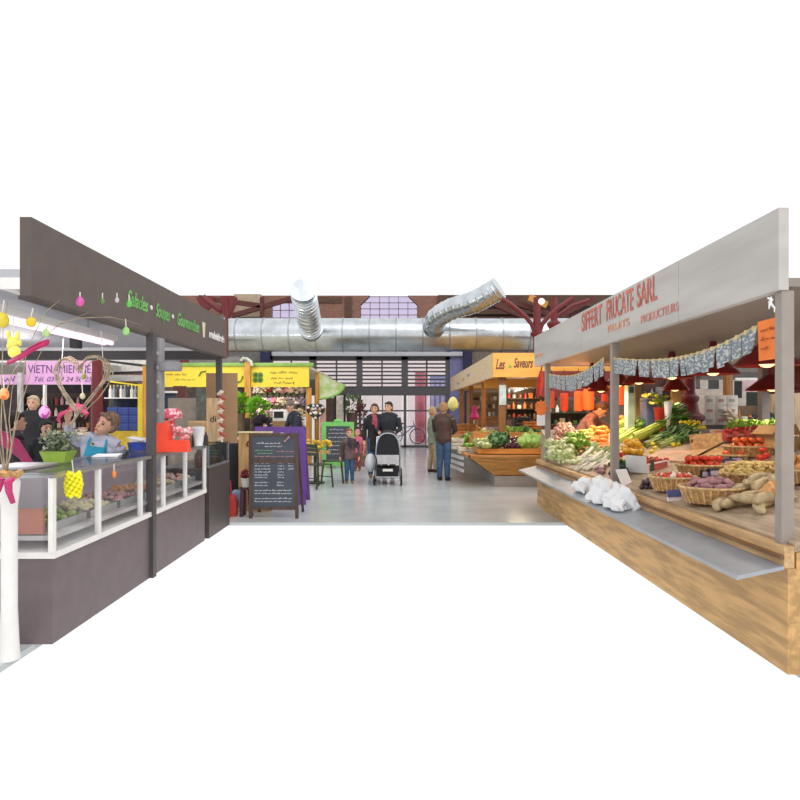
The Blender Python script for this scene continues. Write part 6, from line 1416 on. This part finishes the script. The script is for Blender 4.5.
b = MB(); b.span((X(104, d), d + .4, 0), (X(148, d), d + .45, at(0, 384, d).z)); b.build('back_panel', mat('dark_navy_board', '#2c3148', .7, var=.2), yt, smooth=False)
b = MB(); b.span((X(144.5, 12.2), 12.1, 0), (X(148.5, 12.2), 12.2, at(0, 366, 12.2).z)); tag(b.build('wooden_post', ORANGEWOOD, smooth=False), 'orange wooden post right of the yellow stand', 'post')
blue = mat('cobalt_crate', '#33488e', .5, var=.1)
for i in range(3):
    for j in range(3):
        x0_, x1_ = X(106 + 11 * i, d), X(116.5 + 11 * i, d); z0 = at(0, 431, d).z + .16 + j * .165 - .16
        t = thing('blue_crate', f"blue crate, {['bottom', 'middle', 'top'][j]} {['left', 'centre', 'right'][i]} of the stack in the yellow stand", 'crate', ((x0_ + x1_) / 2, d + .2, z0), 'blue crates in the yellow stand')
        b = MB(); b.span((x0_, d + .05, z0), (x1_, d + .38, z0 + .16), bev=.006); b.build('crate_body', blue, t)
        b = MB()
        for q in range(4): b.span((x0_ + .01, d + .04, z0 + .02 + q * .036), (x1_ - .01, d + .05, z0 + .03 + q * .036))
        b.build('rib', mat('cobalt_rib', '#4a60a8', .5), t, smooth=False)
zb = at(0, 397.5, d).z
for k in range(9):
    x = X(107 + 3.6 * k, d); col = ['#e9e4dc', '#9aa0a8', '#35302f'][k % 3]
    t = thing('wine_bottle', f"{['pale', 'grey', 'black'][k % 3]} bottle on the upper shelf of the yellow stand", 'bottle', (x, d + .15, zb), f"{['pale', 'grey', 'black'][k % 3]} bottles on the yellow stand")
    b = MB(); b.lathe([(.03, zb), (.032, zb + .02), (.032, zb + .16), (.012, zb + .2), (.012, zb + .25)], (x, d + .15, 0), 12); b.build('bottle_body', mat('goods_' + col, col, .3), t)
    b = MB(); b.cyl((x, d + .15, zb + .235), (x, d + .15, zb + .26), .014, n=10); b.build('cap', ym, t)
# things right of the post, in front of the yellow stall
panel(168, 398, 206, 424, 12.5, mat('taupe_cupboard', '#8a7f74', .7, var=.1), 'taupe cupboard under the yellow fascia behind the display case', th=.5, name='cupboard', cat='cupboard')
panel(188, 421, 206, 440, 11.8, wood('shelf_tan', '#b5936a'), 'tan wooden shelf unit behind the white paper cup', th=.3, name='shelf_unit', cat='shelf')
panel(196, 388, 206, 424, 12.2, mat('grey_green_dark', '#5a5a52', .7, var=.3), 'dark grey board left of the large brown panel', th=.06, name='upright_board', cat='board')
panel(162, 393, 176, 410, 13.0, mat('navy_cloth', '#3a4258', .7, var=.2), 'navy blue cloth with a white edge left of the taupe cupboard', th=.05, name='cloth', cat='cloth')
panel(162, 391, 176, 393, 12.95, WHITE, 'white shelf edge above the navy cloth', th=.1, name='ledge_board', cat='shelf')
panel(173, 386, 186, 398, 14.6, mat('dark_red_board', '#5a2a2c', .7), 'dark red board under the yellow fascia', th=.05, name='upright_board', cat='board')
b = MB(); q = at(184, 388, 16.0); b.tube([q, q + V((0, 0, -.12))], [.05, .02], 8); tag(b.build('spot_lamp', WHITE), 'small white spot lamp under the yellow fascia', 'lamp')
panel(148, 356.5, 240, 366, 20, mat('grey_board'), 'grey board above the green edge of the yellow stall', th=.06, name='upper_board', cat='board')
panel(180, 357, 188, 363, 19, OXBLOOD, 'dark red block above the yellow fascia', th=.1, name='beam_end', cat='beam')
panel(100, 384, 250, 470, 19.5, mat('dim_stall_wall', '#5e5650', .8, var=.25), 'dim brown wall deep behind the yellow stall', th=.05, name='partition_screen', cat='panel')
panel(238, 418, 250, 440, 16.0, mat('umber_brown', '#463c36', .8), 'dark brown board under the bright green plant', th=.05, name='upright_board', cat='board')  # board in one dark brown
# ================================================================== people
SKIN = mat('skin', '#dba98c', .55, var=.05); LIP = mat('lips', '#b5605a', .5); EYE = mat('dark_eye', '#2a2220', .3)
def fabric(name, col=None, var=.12, scale=14, col2=None, kind=None): return mat(name, col, .85, var=var, scale=scale, col2=col2, kind=kind)
def person(label, loc, h, rot=0., coat=None, hem=.46, trousers=None, shoes=None, hair=None, hairlen=.0, hand_l=None, hand_r=None, lean=0., side=0., stride=.0,
           head_turn=0., vox=.012, wide=1., scarf=None, skirt=None, child=False, sleeves=1., extra=None, head_tilt=0., head_nod=0., head_scale=1., group=None, coat_name='jacket', fist=False):
    """a standing figure facing -y, feet at the origin; h is the standing height"""
    hs = (1.25 if child else 1.) * head_scale
    hip = V((0, 0, .53))
    M = Matrix.Translation(hip) @ Euler((lean, side, 0)).to_matrix().to_4x4() @ Matrix.Translation(-hip)
    T = lambda p: (M @ V(p)) * h
    rotM = Euler((lean, side, 0))
    S = lambda p: V(p) * h
    neck = V((0, 0, .845)); HM = M @ Matrix.Translation(neck) @ Euler((head_nod, head_tilt, head_turn)).to_matrix().to_4x4() @ Matrix.Translation(-neck)
    HT = lambda p: (HM @ (neck + (V(p) - neck) * hs)) * h
    hrot = HM.to_3x3().to_euler()
    rh = lambda r: tuple(x * h * hs for x in r)
    def torso(b, g):
        b.sph(T((0, 0, .73)), ((.093 * wide + g) * h, (.062 + g) * h, (.105 + g) * h), 16, rot=rotM)
        b.sph(T((0, .002, .63)), ((.08 * wide + g) * h, (.056 + g) * h, (.1 + g) * h), 16, rot=rotM)
        b.sph(S((0, .004, .535)), ((.088 * wide + g) * h, (.064 + g) * h, (.075 + g) * h), 16)
        b.tube([T((-.1 * wide, 0, .792)), T((-.05, 0, .815)), T((0, 0, .825)), T((.05, 0, .815)), T((.1 * wide, 0, .792))], [(.032 + g) * h, (.038 + g) * h, (.036 + g) * h, (.038 + g) * h, (.032 + g) * h], 12)
    arms = {}
    for s, tgt in ((1, hand_l), (-1, hand_r)):
        sh = V((s * .11 * wide, 0, .79))
        if tgt is None: el, wr, tip = V((s * .142 * wide, .012, .635)), V((s * .14 * wide, -.03, .49)), V((s * .135 * wide, -.045, .40))
        else: el, wr = V(tgt[0]), V(tgt[1]); tip = V(tgt[2]) if len(tgt) > 2 else wr + (wr - el).normalized() * .095
        arms[s] = (sh, el, wr, tip)
    def leg(s):
        st = stride * s
        return [V((s * .046, 0, .52)), V((s * .05, -.012 + st * .45, .285)), V((s * .052, .008 + st, .05))]
    # body
    b = MB(); torso(b, -.004)
    b.tube([T((0, .004, .79)), T((0, .0, .85)), HT((0, .004, .885))], [.036 * h, .03 * h, .031 * h], 12)
    b.sph(HT((0, .002, .938)), rh((.046, .058, .062)), 18, rot=hrot); b.sph(HT((0, -.018, .903)), rh((.035, .04, .04)), 14, rot=hrot)
    b.tube([HT((0, -.052, .935)), HT((0, -.066, .914)), HT((0, -.056, .907))], [.006 * h * hs, .0095 * h * hs, .007 * h * hs], 8)
    for s in (-1, 1): b.sph(HT((s * .047, .006, .922)), rh((.007, .014, .02)), 8, rot=hrot)
    b.tube([HT((-.016, -.054, .890)), HT((0, -.058, .889)), HT((.016, -.054, .890))], .0065 * h * hs, 6)
    b.sph(HT((0, -.047, .872)), rh((.016, .014, .012)), 8, rot=hrot)
    for s in (1, -1):
        sh, el, wr, tip = arms[s]
        b.tube([T(sh), T((sh + el) / 2), T(el), T((el + wr) / 2), T(wr)], [.031 * h, .028 * h, .023 * h, .021 * h, .0155 * h], 10)
        d = (tip - wr).normalized(); up = V((s, 0, 0)) if abs(d.x) < .8 else V((0, 0, 1)); n = (up - d * up.dot(d)).normalized(); w = d.cross(n)
        pm = wr + d * .035
        b.tube([T(wr), T(wr + d * .02 + w * .004), T(pm), T(wr + d * .052)], [.0155 * h, .02 * h, .021 * h, .016 * h], 10)
        for k, (o_, L_) in enumerate(((-.0175, .036), (-.006, .042), (.006, .04), (.0175, .031))):
            q0 = pm + w * o_ + d * .008; cr = .45 if not fist else 1.5
            q1 = q0 + d * (L_ * .55) - n * .004; q2 = q1 + (d * math.cos(cr) - n * math.sin(cr)) * L_ * .5; q3 = q2 + (d * math.cos(cr * 2) - n * math.sin(cr * 2)) * L_ * .32
            b.tube([T(q0), T(q1), T(q2), T(q3)], [.0066 * h, .0062 * h, .0056 * h, .0045 * h], 7)
        tq = wr + d * .018 - w * .016; b.tube([T(tq), T(tq + d * .02 - w * .018 - n * .004), T(tq + d * .04 - w * .02 - n * .012)], [.0085 * h, .007 * h, .0052 * h], 7)
        L_ = leg(s); b.tube([S(L_[0]), S((L_[0] + L_[1]) / 2), S(L_[1]), S(L_[1] * .6 + L_[2] * .4 + V((0, .01, 0))), S(L_[2])], [.05 * h, .044 * h, .032 * h, .031 * h, .021 * h], 12)
        a = L_[2]; b.tube([S(a + V((0, .02, -.03))), S(a + V((0, -.03, -.032))), S(a + V((s * .006, -.1, -.036)))], [.02 * h, .02 * h, .013 * h], 10)
    body = b.build('person', [SKIN], org=(0, 0, 0)); baked(body, vox if not fist else vox)
    tag(body, label, 'person', group)
    def part(b, name, m, v=None, sm=2, p=None): o = b.build(name, m, body); return baked(o, v or vox, sm)
    for s in (-1, 1):
        b = MB(); b.sph(HT((s * .0185, -.0505, .934)), rh((.0075, .006, .0045)), 8, rot=hrot); b.build('eye', EYE, body)
        b = MB(); b.tube([HT((s * .009, -.0555, .948)), HT((s * .019, -.056, .951)), HT((s * .028, -.05, .947))], .0028 * h * hs, 6); b.build('eyebrow', hair or EYE, body)
    b = MB(); b.tube([HT((-.015, -.0595, .8895)), HT((0, -.0645, .8905)), HT((.015, -.0595, .8895))], [.002 * h * hs, .0045 * h * hs, .002 * h * hs], 6); b.build('mouth', LIP, body)
    if hair:
        b = MB(); b.sph(HT((0, .014, .952)), rh((.053, .056, .057)), 18, rot=hrot); b.sph(HT((0, .034, .925)), rh((.048, .038, .055)), 14, rot=hrot)
        b.tube([HT((-.034, -.034, .974)), HT((0, -.043, .985)), HT((.034, -.034, .974))], .014 * h * hs, 8)
        if hairlen:
            for s in (-1, 0, 1): b.tube([HT((s * .042, .012 if s else .04, .95)), HT((s * .047, .01 if s else .046, .95 - hairlen * .6)), HT((s * .044, .014 if s else .045, .95 - hairlen))], [.018 * h * hs, .02 * h * hs, .012 * h * hs], 9)
        o = part(b, 'hair', hair, vox * .8, 1)
        # a little hair texture
        o.data.materials[0] = hair
    if coat:
        b = MB(); torso(b, .011); b.loft([((0, .004, .5), .096 * wide, .072), ((0, .004, .56), .095 * wide, .07), ((0, .003, .63), .09 * wide, .066), ((0, .001, .71), .1 * wide, .071), ((0, .0, .77), .106 * wide, .068), ((0, .002, .805), .092 * wide, .054), ((0, .004, .83), .05, .042)], 22, T=T)
        for s in (1, -1):
            sh, el, wr, tip = arms[s]; e2 = el + (wr - el) * (.93 if sleeves >= 1 else sleeves)
            b.tube([T(sh), T((sh + el) / 2), T(el), T((el + e2) / 2), T(e2)], [.04 * h, .037 * h, .032 * h, .029 * h, .025 * h], 12)
        if hem < .5:
            b.loft([((0, .002, .6), .085 * wide, .066), ((0, .004, .53), .1 * wide, .078), ((0, .006, (hem + .53) / 2), .1 * wide, .08), ((0, .006, hem), .103 * wide, .084)], 20, T=S)
        b.tube([T((0, .008, .81)), T((0, .006, .845))], [.05 * h, .042 * h], 14)
        part(b, coat_name, coat)
    if trousers:
        b = MB(); b.sph(S((0, .004, .53)), ((.094 * wide) * h, .069 * h, .07 * h), 16)
        for s in (1, -1):
            L_ = leg(s); b.tube([S(L_[0] + V((0, 0, .01))), S((L_[0] + L_[1]) / 2), S(L_[1]), S(L_[1] * .6 + L_[2] * .4 + V((0, .01, 0))), S(L_[2] + V((0, 0, -.008)))], [.058 * h, .053 * h, .046 * h, .042 * h, .034 * h], 14)
        part(b, 'trousers', trousers)
    if skirt:
        b = MB(); b.loft([((0, 0, .62), .08, .06), ((0, 0, .5), .1, .08), ((0, 0, .3), .115, .09)], 18, T=S); part(b, 'skirt', skirt)
    if shoes:
        for s in (1, -1):
            a = leg(s)[2]; b = MB(); b.tube([S(a + V((0, .022, -.025))), S(a + V((0, -.03, -.028))), S(a + V((s * .006, -.105, -.034)))], [.026 * h, .026 * h, .0165 * h], 12); b.cyl(S(a + V((0, .004, -.03))), S(a + V((0, .004, .03))), .029 * h)
            o = part(b, 'shoe', shoes)
    if scarf:
        b = MB(); b.tube([T((.045 * math.cos(q), .004 + .042 * math.sin(q), .835 + .008 * math.sin(2 * q))) for q in [2 * PI * k / 14 for k in range(14)]], .019 * h, 8, closed=True); b.tube([T((.01, -.045, .83)), T((.02, -.078, .77)), T((.018, -.08, .66))], [.018 * h, .022 * h, .02 * h], 8); b.tube([T((-.01, -.045, .83)), T((-.02, -.078, .78)), T((-.022, -.08, .71))], [.018 * h, .022 * h, .02 * h], 8); part(b, 'scarf', scarf)
    if extra: extra(body, part, T, S, HT, h, arms)
    body.location = loc; body.rotation_euler = (0, 0, rot)
    return body
def ground(px, d): return V((X(px, d), d, 0))
navy_coat = fabric('navy_wool', '#2c3240'); black_coat = fabric('black_wool', '#25262b'); jeans = fabric('blue_denim', '#3d5878', .2, 20)
blackshoe = mat('black_leather', '#231f1e', .5); hair_br = mat('brown_hair', '#5a4030', .7, var=.3, scale=40, stretch=(1, 1, .3)); hair_dk = mat('dark_hair', '#2b211d', .7, var=.3, scale=40)
hair_gy = mat('grey_hair', '#6e625a', .7, var=.25, scale=40); hair_bl = mat('dark_blond_hair', '#8a6a45', .7, var=.25, scale=40); hair_lt = mat('light_brown_hair', '#a07a50', .7, var=.25, scale=40)

# the child, the couple and the pushchair
person('small child in a brown checked jacket and jeans beside the green framed chalkboard', ground(349.5, 12.3), 1.08, .15, coat=fabric('brown_check', '#6f5a58', col2='#3f3236', scale=9), hem=.45, trousers=jeans, shoes=mat('tan_leather', '#8a6548', .6), hair=mat('auburn_hair', '#8a5234', .7, var=.25, scale=40), child=True, vox=.01, scarf=fabric('dark_scarf', '#33303a'), wide=1.28, group=None)
person('woman in a black coat and rose scarf left of the tall man', ground(374.5, 13.4), 1.64, .1, coat=black_coat, hem=.36, trousers=jeans, shoes=mat('tan_leather'), hair=mat('dark_auburn_hair', '#5a3228', .7, var=.25, scale=40), hairlen=.06, scarf=fabric('rose_scarf', '#a0485a', .3, 20), head_turn=-.2, hand_l=((.15, -.03, .63), (.1, -.1, .58)))
person('man in a dark coat standing close behind the black pushchair', ground(388.5, 13.3), 1.68, -.15, coat=fabric('dark_blue_coat', '#262b34'), hem=.42, trousers=fabric('dark_trousers', '#2f3138'), shoes=blackshoe, hair=hair_dk, head_turn=-.3, wide=1.12, hand_r=((-.15, -.02, .64), (-.1, -.14, .6)), hand_l=((.16, -.02, .64), (.1, -.15, .6)))
person('small child in a pink jacket standing behind the child in brown', ground(357.5, 14.8), .98, -.2, coat=fabric('pink_quilt', '#dc6f88', .2), hem=.45, trousers=fabric('wine_trousers', '#8a4a58'), shoes=mat('tan_leather'), hair=mat('pink_knit_hat', '#d78a98', .8, var=.2, scale=30), child=True, vox=.01, wide=1.15)
sc_ = V((X(388, 12.25), 12.25, 0))
ps = thing('pushchair', 'black hooded pushchair with a silver frame and pale seat in front of the couple', 'pushchair', sc_)
def q(x, y, z): return sc_ + V((x, y, z))
alu = mat('aluminium_tube', '#b9bcc2', .3, metal=.8, var=.05)
b = MB()
for s in (-.24, .24):
    b.tube([q(s, .56, .92), q(s, .3, .62), q(s * 1.0, -.05, .3), q(s, -.3, .14)], .016, 8); b.tube([q(s, .42, .12), q(s, .1, .42), q(s, .0, .66)], .016, 8)
b.tube([q(-.24, .56, .92), q(0, .6, .94), q(.24, .56, .92)], .018, 8); b.tube([q(-.24, .42, .12), q(.24, .42, .12)], .012, 8); b.tube([q(-.24, -.28, .16), q(.24, -.28, .16)], .012, 8)
b.build('frame', alu, ps)
for s, y, r in ((-.27, -.32, .1), (.27, -.32, .1), (-.27, .42, .14), (.27, .42, .14)):
    b = MB(); b.tube([q(s + .0, y + (r - .02) * math.cos(t), r + (r - .02) * math.sin(t)) for t in [2 * PI * k / 18 for k in range(18)]], .022, 7, closed=True); b.cyl(q(s - .012, y, r), q(s + .012, y, r), r * .5, n=14, m=1); w_ = b.build('wheel', [BLACK, alu], ps)
b = MB()
for i in range(1): 
    rr = []
    for k in range(9):
        a_ = -.25 + (PI * .5 + .25) * k / 8; rr.append([q(.215 * math.cos(t), .02 - .33 * math.cos(a_) * (1 if True else 0) * math.sin(t) if 0 else -.02 - .3 * math.cos(a_) * max(0, math.sin(t)) + .0, .62 + .38 * math.sin(t) * (.35 + .65 * math.sin(max(.0, a_)) if 0 else 1) * (1 - .0 * k)) for t in [PI * j / 12 for j in range(13)]] if 0 else [q(.235 * math.copysign(abs(math.cos(t)) ** .75, math.cos(t)), -.24 + .5 * k / 8, .57 + (.46 + .06 * math.sin(PI * k / 8)) * math.sin(t) ** .75) for t in [PI * j / 14 for j in range(15)]])
    b.rings(rr, caps=True)
b.build('hood', fabric('black_hood', '#202126', .1), ps)
b = MB(); b.tube([q(.24 * math.copysign(abs(math.cos(t)) ** .75, math.cos(t)), -.245, .57 + .465 * max(0, math.sin(t)) ** .75) for t in [PI * j / 14 for j in range(15)]], .014, 6); b.build('hood_trim', alu, ps)
b = MB(); b.rings([[q(sx * .2, y, z) for sx, y, z in ((-1, -.3, .42), (1, -.3, .42), (1, .28, .42), (-1, .28, .42))], [q(sx * .225, y, z) for sx, y, z in ((-1, -.34, .6), (1, -.34, .6), (1, .32, .6), (-1, .32, .6))]]); b.build('carrycot', fabric('pale_grey_cloth', '#c9c9cc', .08), ps, smooth=False)
b = MB(); b.rings([[q(sx * .2, y, z) for sx, y, z in ((-1, -.28, .14), (1, -.28, .14), (1, .3, .14), (-1, .3, .14))], [q(sx * .23, y, z) for sx, y, z in ((-1, -.32, .34), (1, -.32, .34), (1, .32, .34), (-1, .32, .34))]]); b.build('basket', fabric('black_hood'), ps, smooth=False)
b = MB(); b.span(q(-.1, -.33, .28), q(.1, -.322, .33)); b.build('white_label', WHITE, ps)
b = MB(); c_ = q(-.36, .05, .42); b.sph(c_, (.12, .17, .19), 14); tag(b.build('changing_bag', fabric('white_bag_cloth', '#d3d6dc', .06)), 'white bag hanging on the left side of the pushchair', 'bag')

def satchel(body, part, T, S, HT, h, arms):
    b = MB(); b.tube([T((-.08, -.055, .8)), T((0, -.075, .7)), T((.1, -.05, .56))], .008 * h, 6); b.build('bag_strap', blackshoe, body)
person('woman in a brown leather jacket and jeans seen from behind at the farther stall', ground(443.5, 12.8), 1.66, 2.75, coat=mat('brown_leather', '#4a332c', .5, var=.2), hem=.5, trousers=jeans, shoes=blackshoe, hair=hair_lt, hairlen=.05, wide=1.12, hand_l=((.14, -.06, .64), (.08, -.14, .6)), hand_r=((-.14, -.06, .64), (-.08, -.14, .6)))
person('woman in a grey green cardigan and beige trousers left of the brown leather jacket', ground(433, 14.5), 1.57, 1.9, coat=fabric('sage_knit', '#7d8a78', .15), hem=.44, trousers=fabric('beige_twill', '#a8937a', .1), shoes=mat('brown_leather'), hair=mat('blond_hair', '#b09468', .7, var=.2, scale=40), hairlen=.06, stride=.03)

# traders
def apron_f(body, part, T, S, HT, h, arms):
    b = MB()
    b.rings([[T((x, y - .012, z)) for x, y, z in ring] for ring in ([(-.075, -.05, .5), (.075, -.05, .5), (.075, -.085, .5), (-.075, -.085, .5)], [(-.085, -.04, .68), (.085, -.04, .68), (.075, -.082, .68), (-.075, -.082, .68)], [(-.062, -.04, .785), (.062, -.04, .785), (.055, -.078, .785), (-.055, -.078, .785)])])
    o = b.build('apron', fabric('teal_apron_cloth', '#2f9ab8', .08), body)
    b = MB()
    for s in (-1, 1): b.tube([T((s * .052, -.078, .78)), T((s * .055, -.066, .805)), T((s * .045, -.01, .862)), T((s * .03, .04, .84))], .008 * h, 6)
    b.build('apron_strap', fabric('teal_apron_cloth'), body)
wp = V((-3.0, 6.0, 0))
person('smiling woman in a pale grey cardigan and teal apron reaching up behind the display case', wp, 1.475, .15, coat=fabric('pale_grey_knit', '#b9bac8', .08), hem=.5, trousers=fabric('dark_trousers'), shoes=blackshoe, hair=mat('ash_brown_hair', '#77604f', .75, var=.3, scale=45, stretch=(1, 1, .3)), hairlen=.05, lean=.12, side=.14, head_tilt=.3, head_turn=-.5, head_nod=-.12, head_scale=1.14, vox=.008, wide=1.15, sleeves=.75, extra=apron_f,
       hand_r=((-.165, -.1, .85), (-.155, -.17, .955), (-.15, -.2, 1.03)), hand_l=((.15, .02, .64), (.1, -.12, .6)))
hp_ = at(69, 408, 5.55)
b = MB()
for k in range(7): b.tube([hp_ + V((.0, 0, 0)), hp_ + V((.07 + .02 * k, R(-.02, .02), .03 - .014 * k)), hp_ + V((.13 + .02 * R(0, 2), R(-.03, .03), .02 - .02 * k))], [.01, .016, .004], 6)
for k in range(5): b.tube([hp_ + V((-.01, 0, -.02)), hp_ + V((-.06 - .01 * k, R(-.02, .02), -.06)), hp_ + V((-.12 + .01 * k, 0, -.11 - .01 * k))], [.01, .014, .004], 6)
tag(b.build('feather_spray', mat('pink_feather', '#e0507f', .7, var=.2)), 'pink feather spray held up by the woman in the teal apron', 'feather')
person('person with short dark hair and a dark jacket turned away at the far left', V((X(13, 6.6), 6.6, 0)), 1.48, 2.3, coat=fabric('charcoal_cloth', '#37323a'), hem=.45, trousers=fabric('dark_trousers'), shoes=blackshoe, hair=hair_dk, wide=1.15, vox=.01, lean=.05)
b = MB(); a_, c_ = at(-6, 428, 6.0), at(32, 462, 6.0)
for k in range(6): b.tube([a_ + V((0, .02 * k, -.03 * k)), (a_ + c_) / 2 + V((.03, .02 * k, .03 - .03 * k)), c_ + V((-.02 * k, .02 * k, -.02 * k))], [.02, .035, .01], 7)
tag(b.build('ribbon_bow', mat('magenta_ribbon')), 'broad magenta ribbon in front of the person in the dark jacket', 'ribbon')
person('person in black with dark hair standing behind the potted plant', V((X(46, 7.6), 7.6, 0)), 1.36, .5, coat=black_coat, hem=.45, trousers=fabric('dark_trousers'), shoes=blackshoe, hair=hair_dk, hairlen=.06, vox=.012, head_turn=.4)
person('person in a pale hat and black top behind the magenta egg', V((X(33, 10.2), 10.2, 0)), 1.74, .2, coat=black_coat, hem=.45, trousers=fabric('dark_trousers'), shoes=blackshoe, hair=mat('beige_knit_hat', '#b8a58e', .8, var=.15), vox=.013)
person('man in a navy jacket with grey hair bending beside the white microwave', V((X(299, 13.9), 13.9, 0)), 1.74, -1.0, coat=navy_coat, hem=.45, trousers=fabric('dark_trousers'), shoes=blackshoe, hair=hair_gy, lean=.25, head_nod=.3, vox=.012, wide=1.2, hand_r=((-.14, -.1, .64), (-.08, -.2, .6)), hand_l=((.14, -.1, .64), (.08, -.2, .6)))
person('trader in a dusty pink jumper bending over the produce near the orange lanterns', V((X(576, 10.2), 10.2, 0)), 1.78, 1.1, coat=fabric('dusty_pink_knit', '#9b7063', .16), hem=.47, trousers=fabric('dark_trousers'), shoes=blackshoe, hair=hair_br, lean=.55, head_nod=.4, vox=.012, hand_l=((.15, -.16, .8), (.17, -.3, .86)), hand_r=((-.13, -.12, .68), (-.1, -.24, .62)))
person('customer in a black coat with blond hair behind the green lettuces', V((X(764, 12.0), 12.0, 0)), 1.7, 3.0, coat=black_coat, hem=.4, trousers=fabric('dark_trousers'), shoes=blackshoe, hair=hair_bl, vox=.013, wide=1.15)

# ================================================================== light and camera
w = bpy.data.worlds.new('overcast_sky'); SC.world = w; w.use_nodes = True
bg = w.node_tree.nodes['Background']; bg.inputs['Color'].default_value = (1, 1, 1, 1); bg.inputs['Strength'].default_value = 1.05
def area(name, loc, rot, size, sy, e, col=(1, 1, 1)):
    l = bpy.data.lights.new(name, 'AREA'); l.shape = 'RECTANGLE'; l.size = size; l.size_y = sy; l.energy = e; l.color = col
    o = bpy.data.objects.new(name, l); C.objects.link(o); o.location = loc; o.rotation_euler = rot
    return o
area('strip_light_glow', (-2.72, 4.4, 2.08), (0, 0, 0), .2, 2.6, 14, (1, .93, .97))
s = bpy.data.lights.new('daylight', 'SUN'); s.energy = 1.0; s.angle = .7; s.color = (1, .97, .93)
so = bpy.data.objects.new('daylight', s); C.objects.link(so); so.rotation_euler = (.75, .15, .3)
for k, (x, y, z, e, col) in enumerate(((3.0, 14.6, 1.95, 40, (1, .8, .55)), (3.0, 18, 1.9, 25, (1, .8, .55)), (-4, 17.2, 2.0, 35, (1, .9, .75)), (-4.2, 14.6, 3.2, 42, (1, .96, .88)), (-8, 12.2, 3.0, 24, (1, .96, .95)), (2.6, 10.9, 2.6, 45, (1, .92, .8)), (6.5, 11.5, 2.0, 25, (1, .88, .75)), (-6.5, 12.0, 2.4, 25, (1, .92, .85)), (-4.2, 6.6, 2.1, 10, (1, .93, .95)))):
    l = bpy.data.lights.new('stall_fill', 'POINT'); l.energy = e; l.color = col; l.shadow_soft_size = .25  # unseen fill lights added to brighten the stalls, no fitting behind them
    o = bpy.data.objects.new('stall_fill', l); C.objects.link(o); o.location = (x, y, z)
cam = bpy.data.cameras.new('camera'); cam.sensor_width = 36; cam.sensor_fit = 'HORIZONTAL'; cam.lens = 36 * F / 800
cam.shift_x = (400 - CX) / 800; cam.shift_y = (CY - 400) / 800; cam.clip_end = 200
co = bpy.data.objects.new('camera', cam); C.objects.link(co); co.location = (0, 0, H); co.rotation_euler = (PI / 2, 0, 0)
SC.camera = co
vs = SC.view_settings; SC.display_settings.display_device = 'sRGB'
vs.view_transform = 'Standard'; vs.look = 'None'; vs.exposure = 0; vs.gamma = 1; vs.use_curve_mapping = False
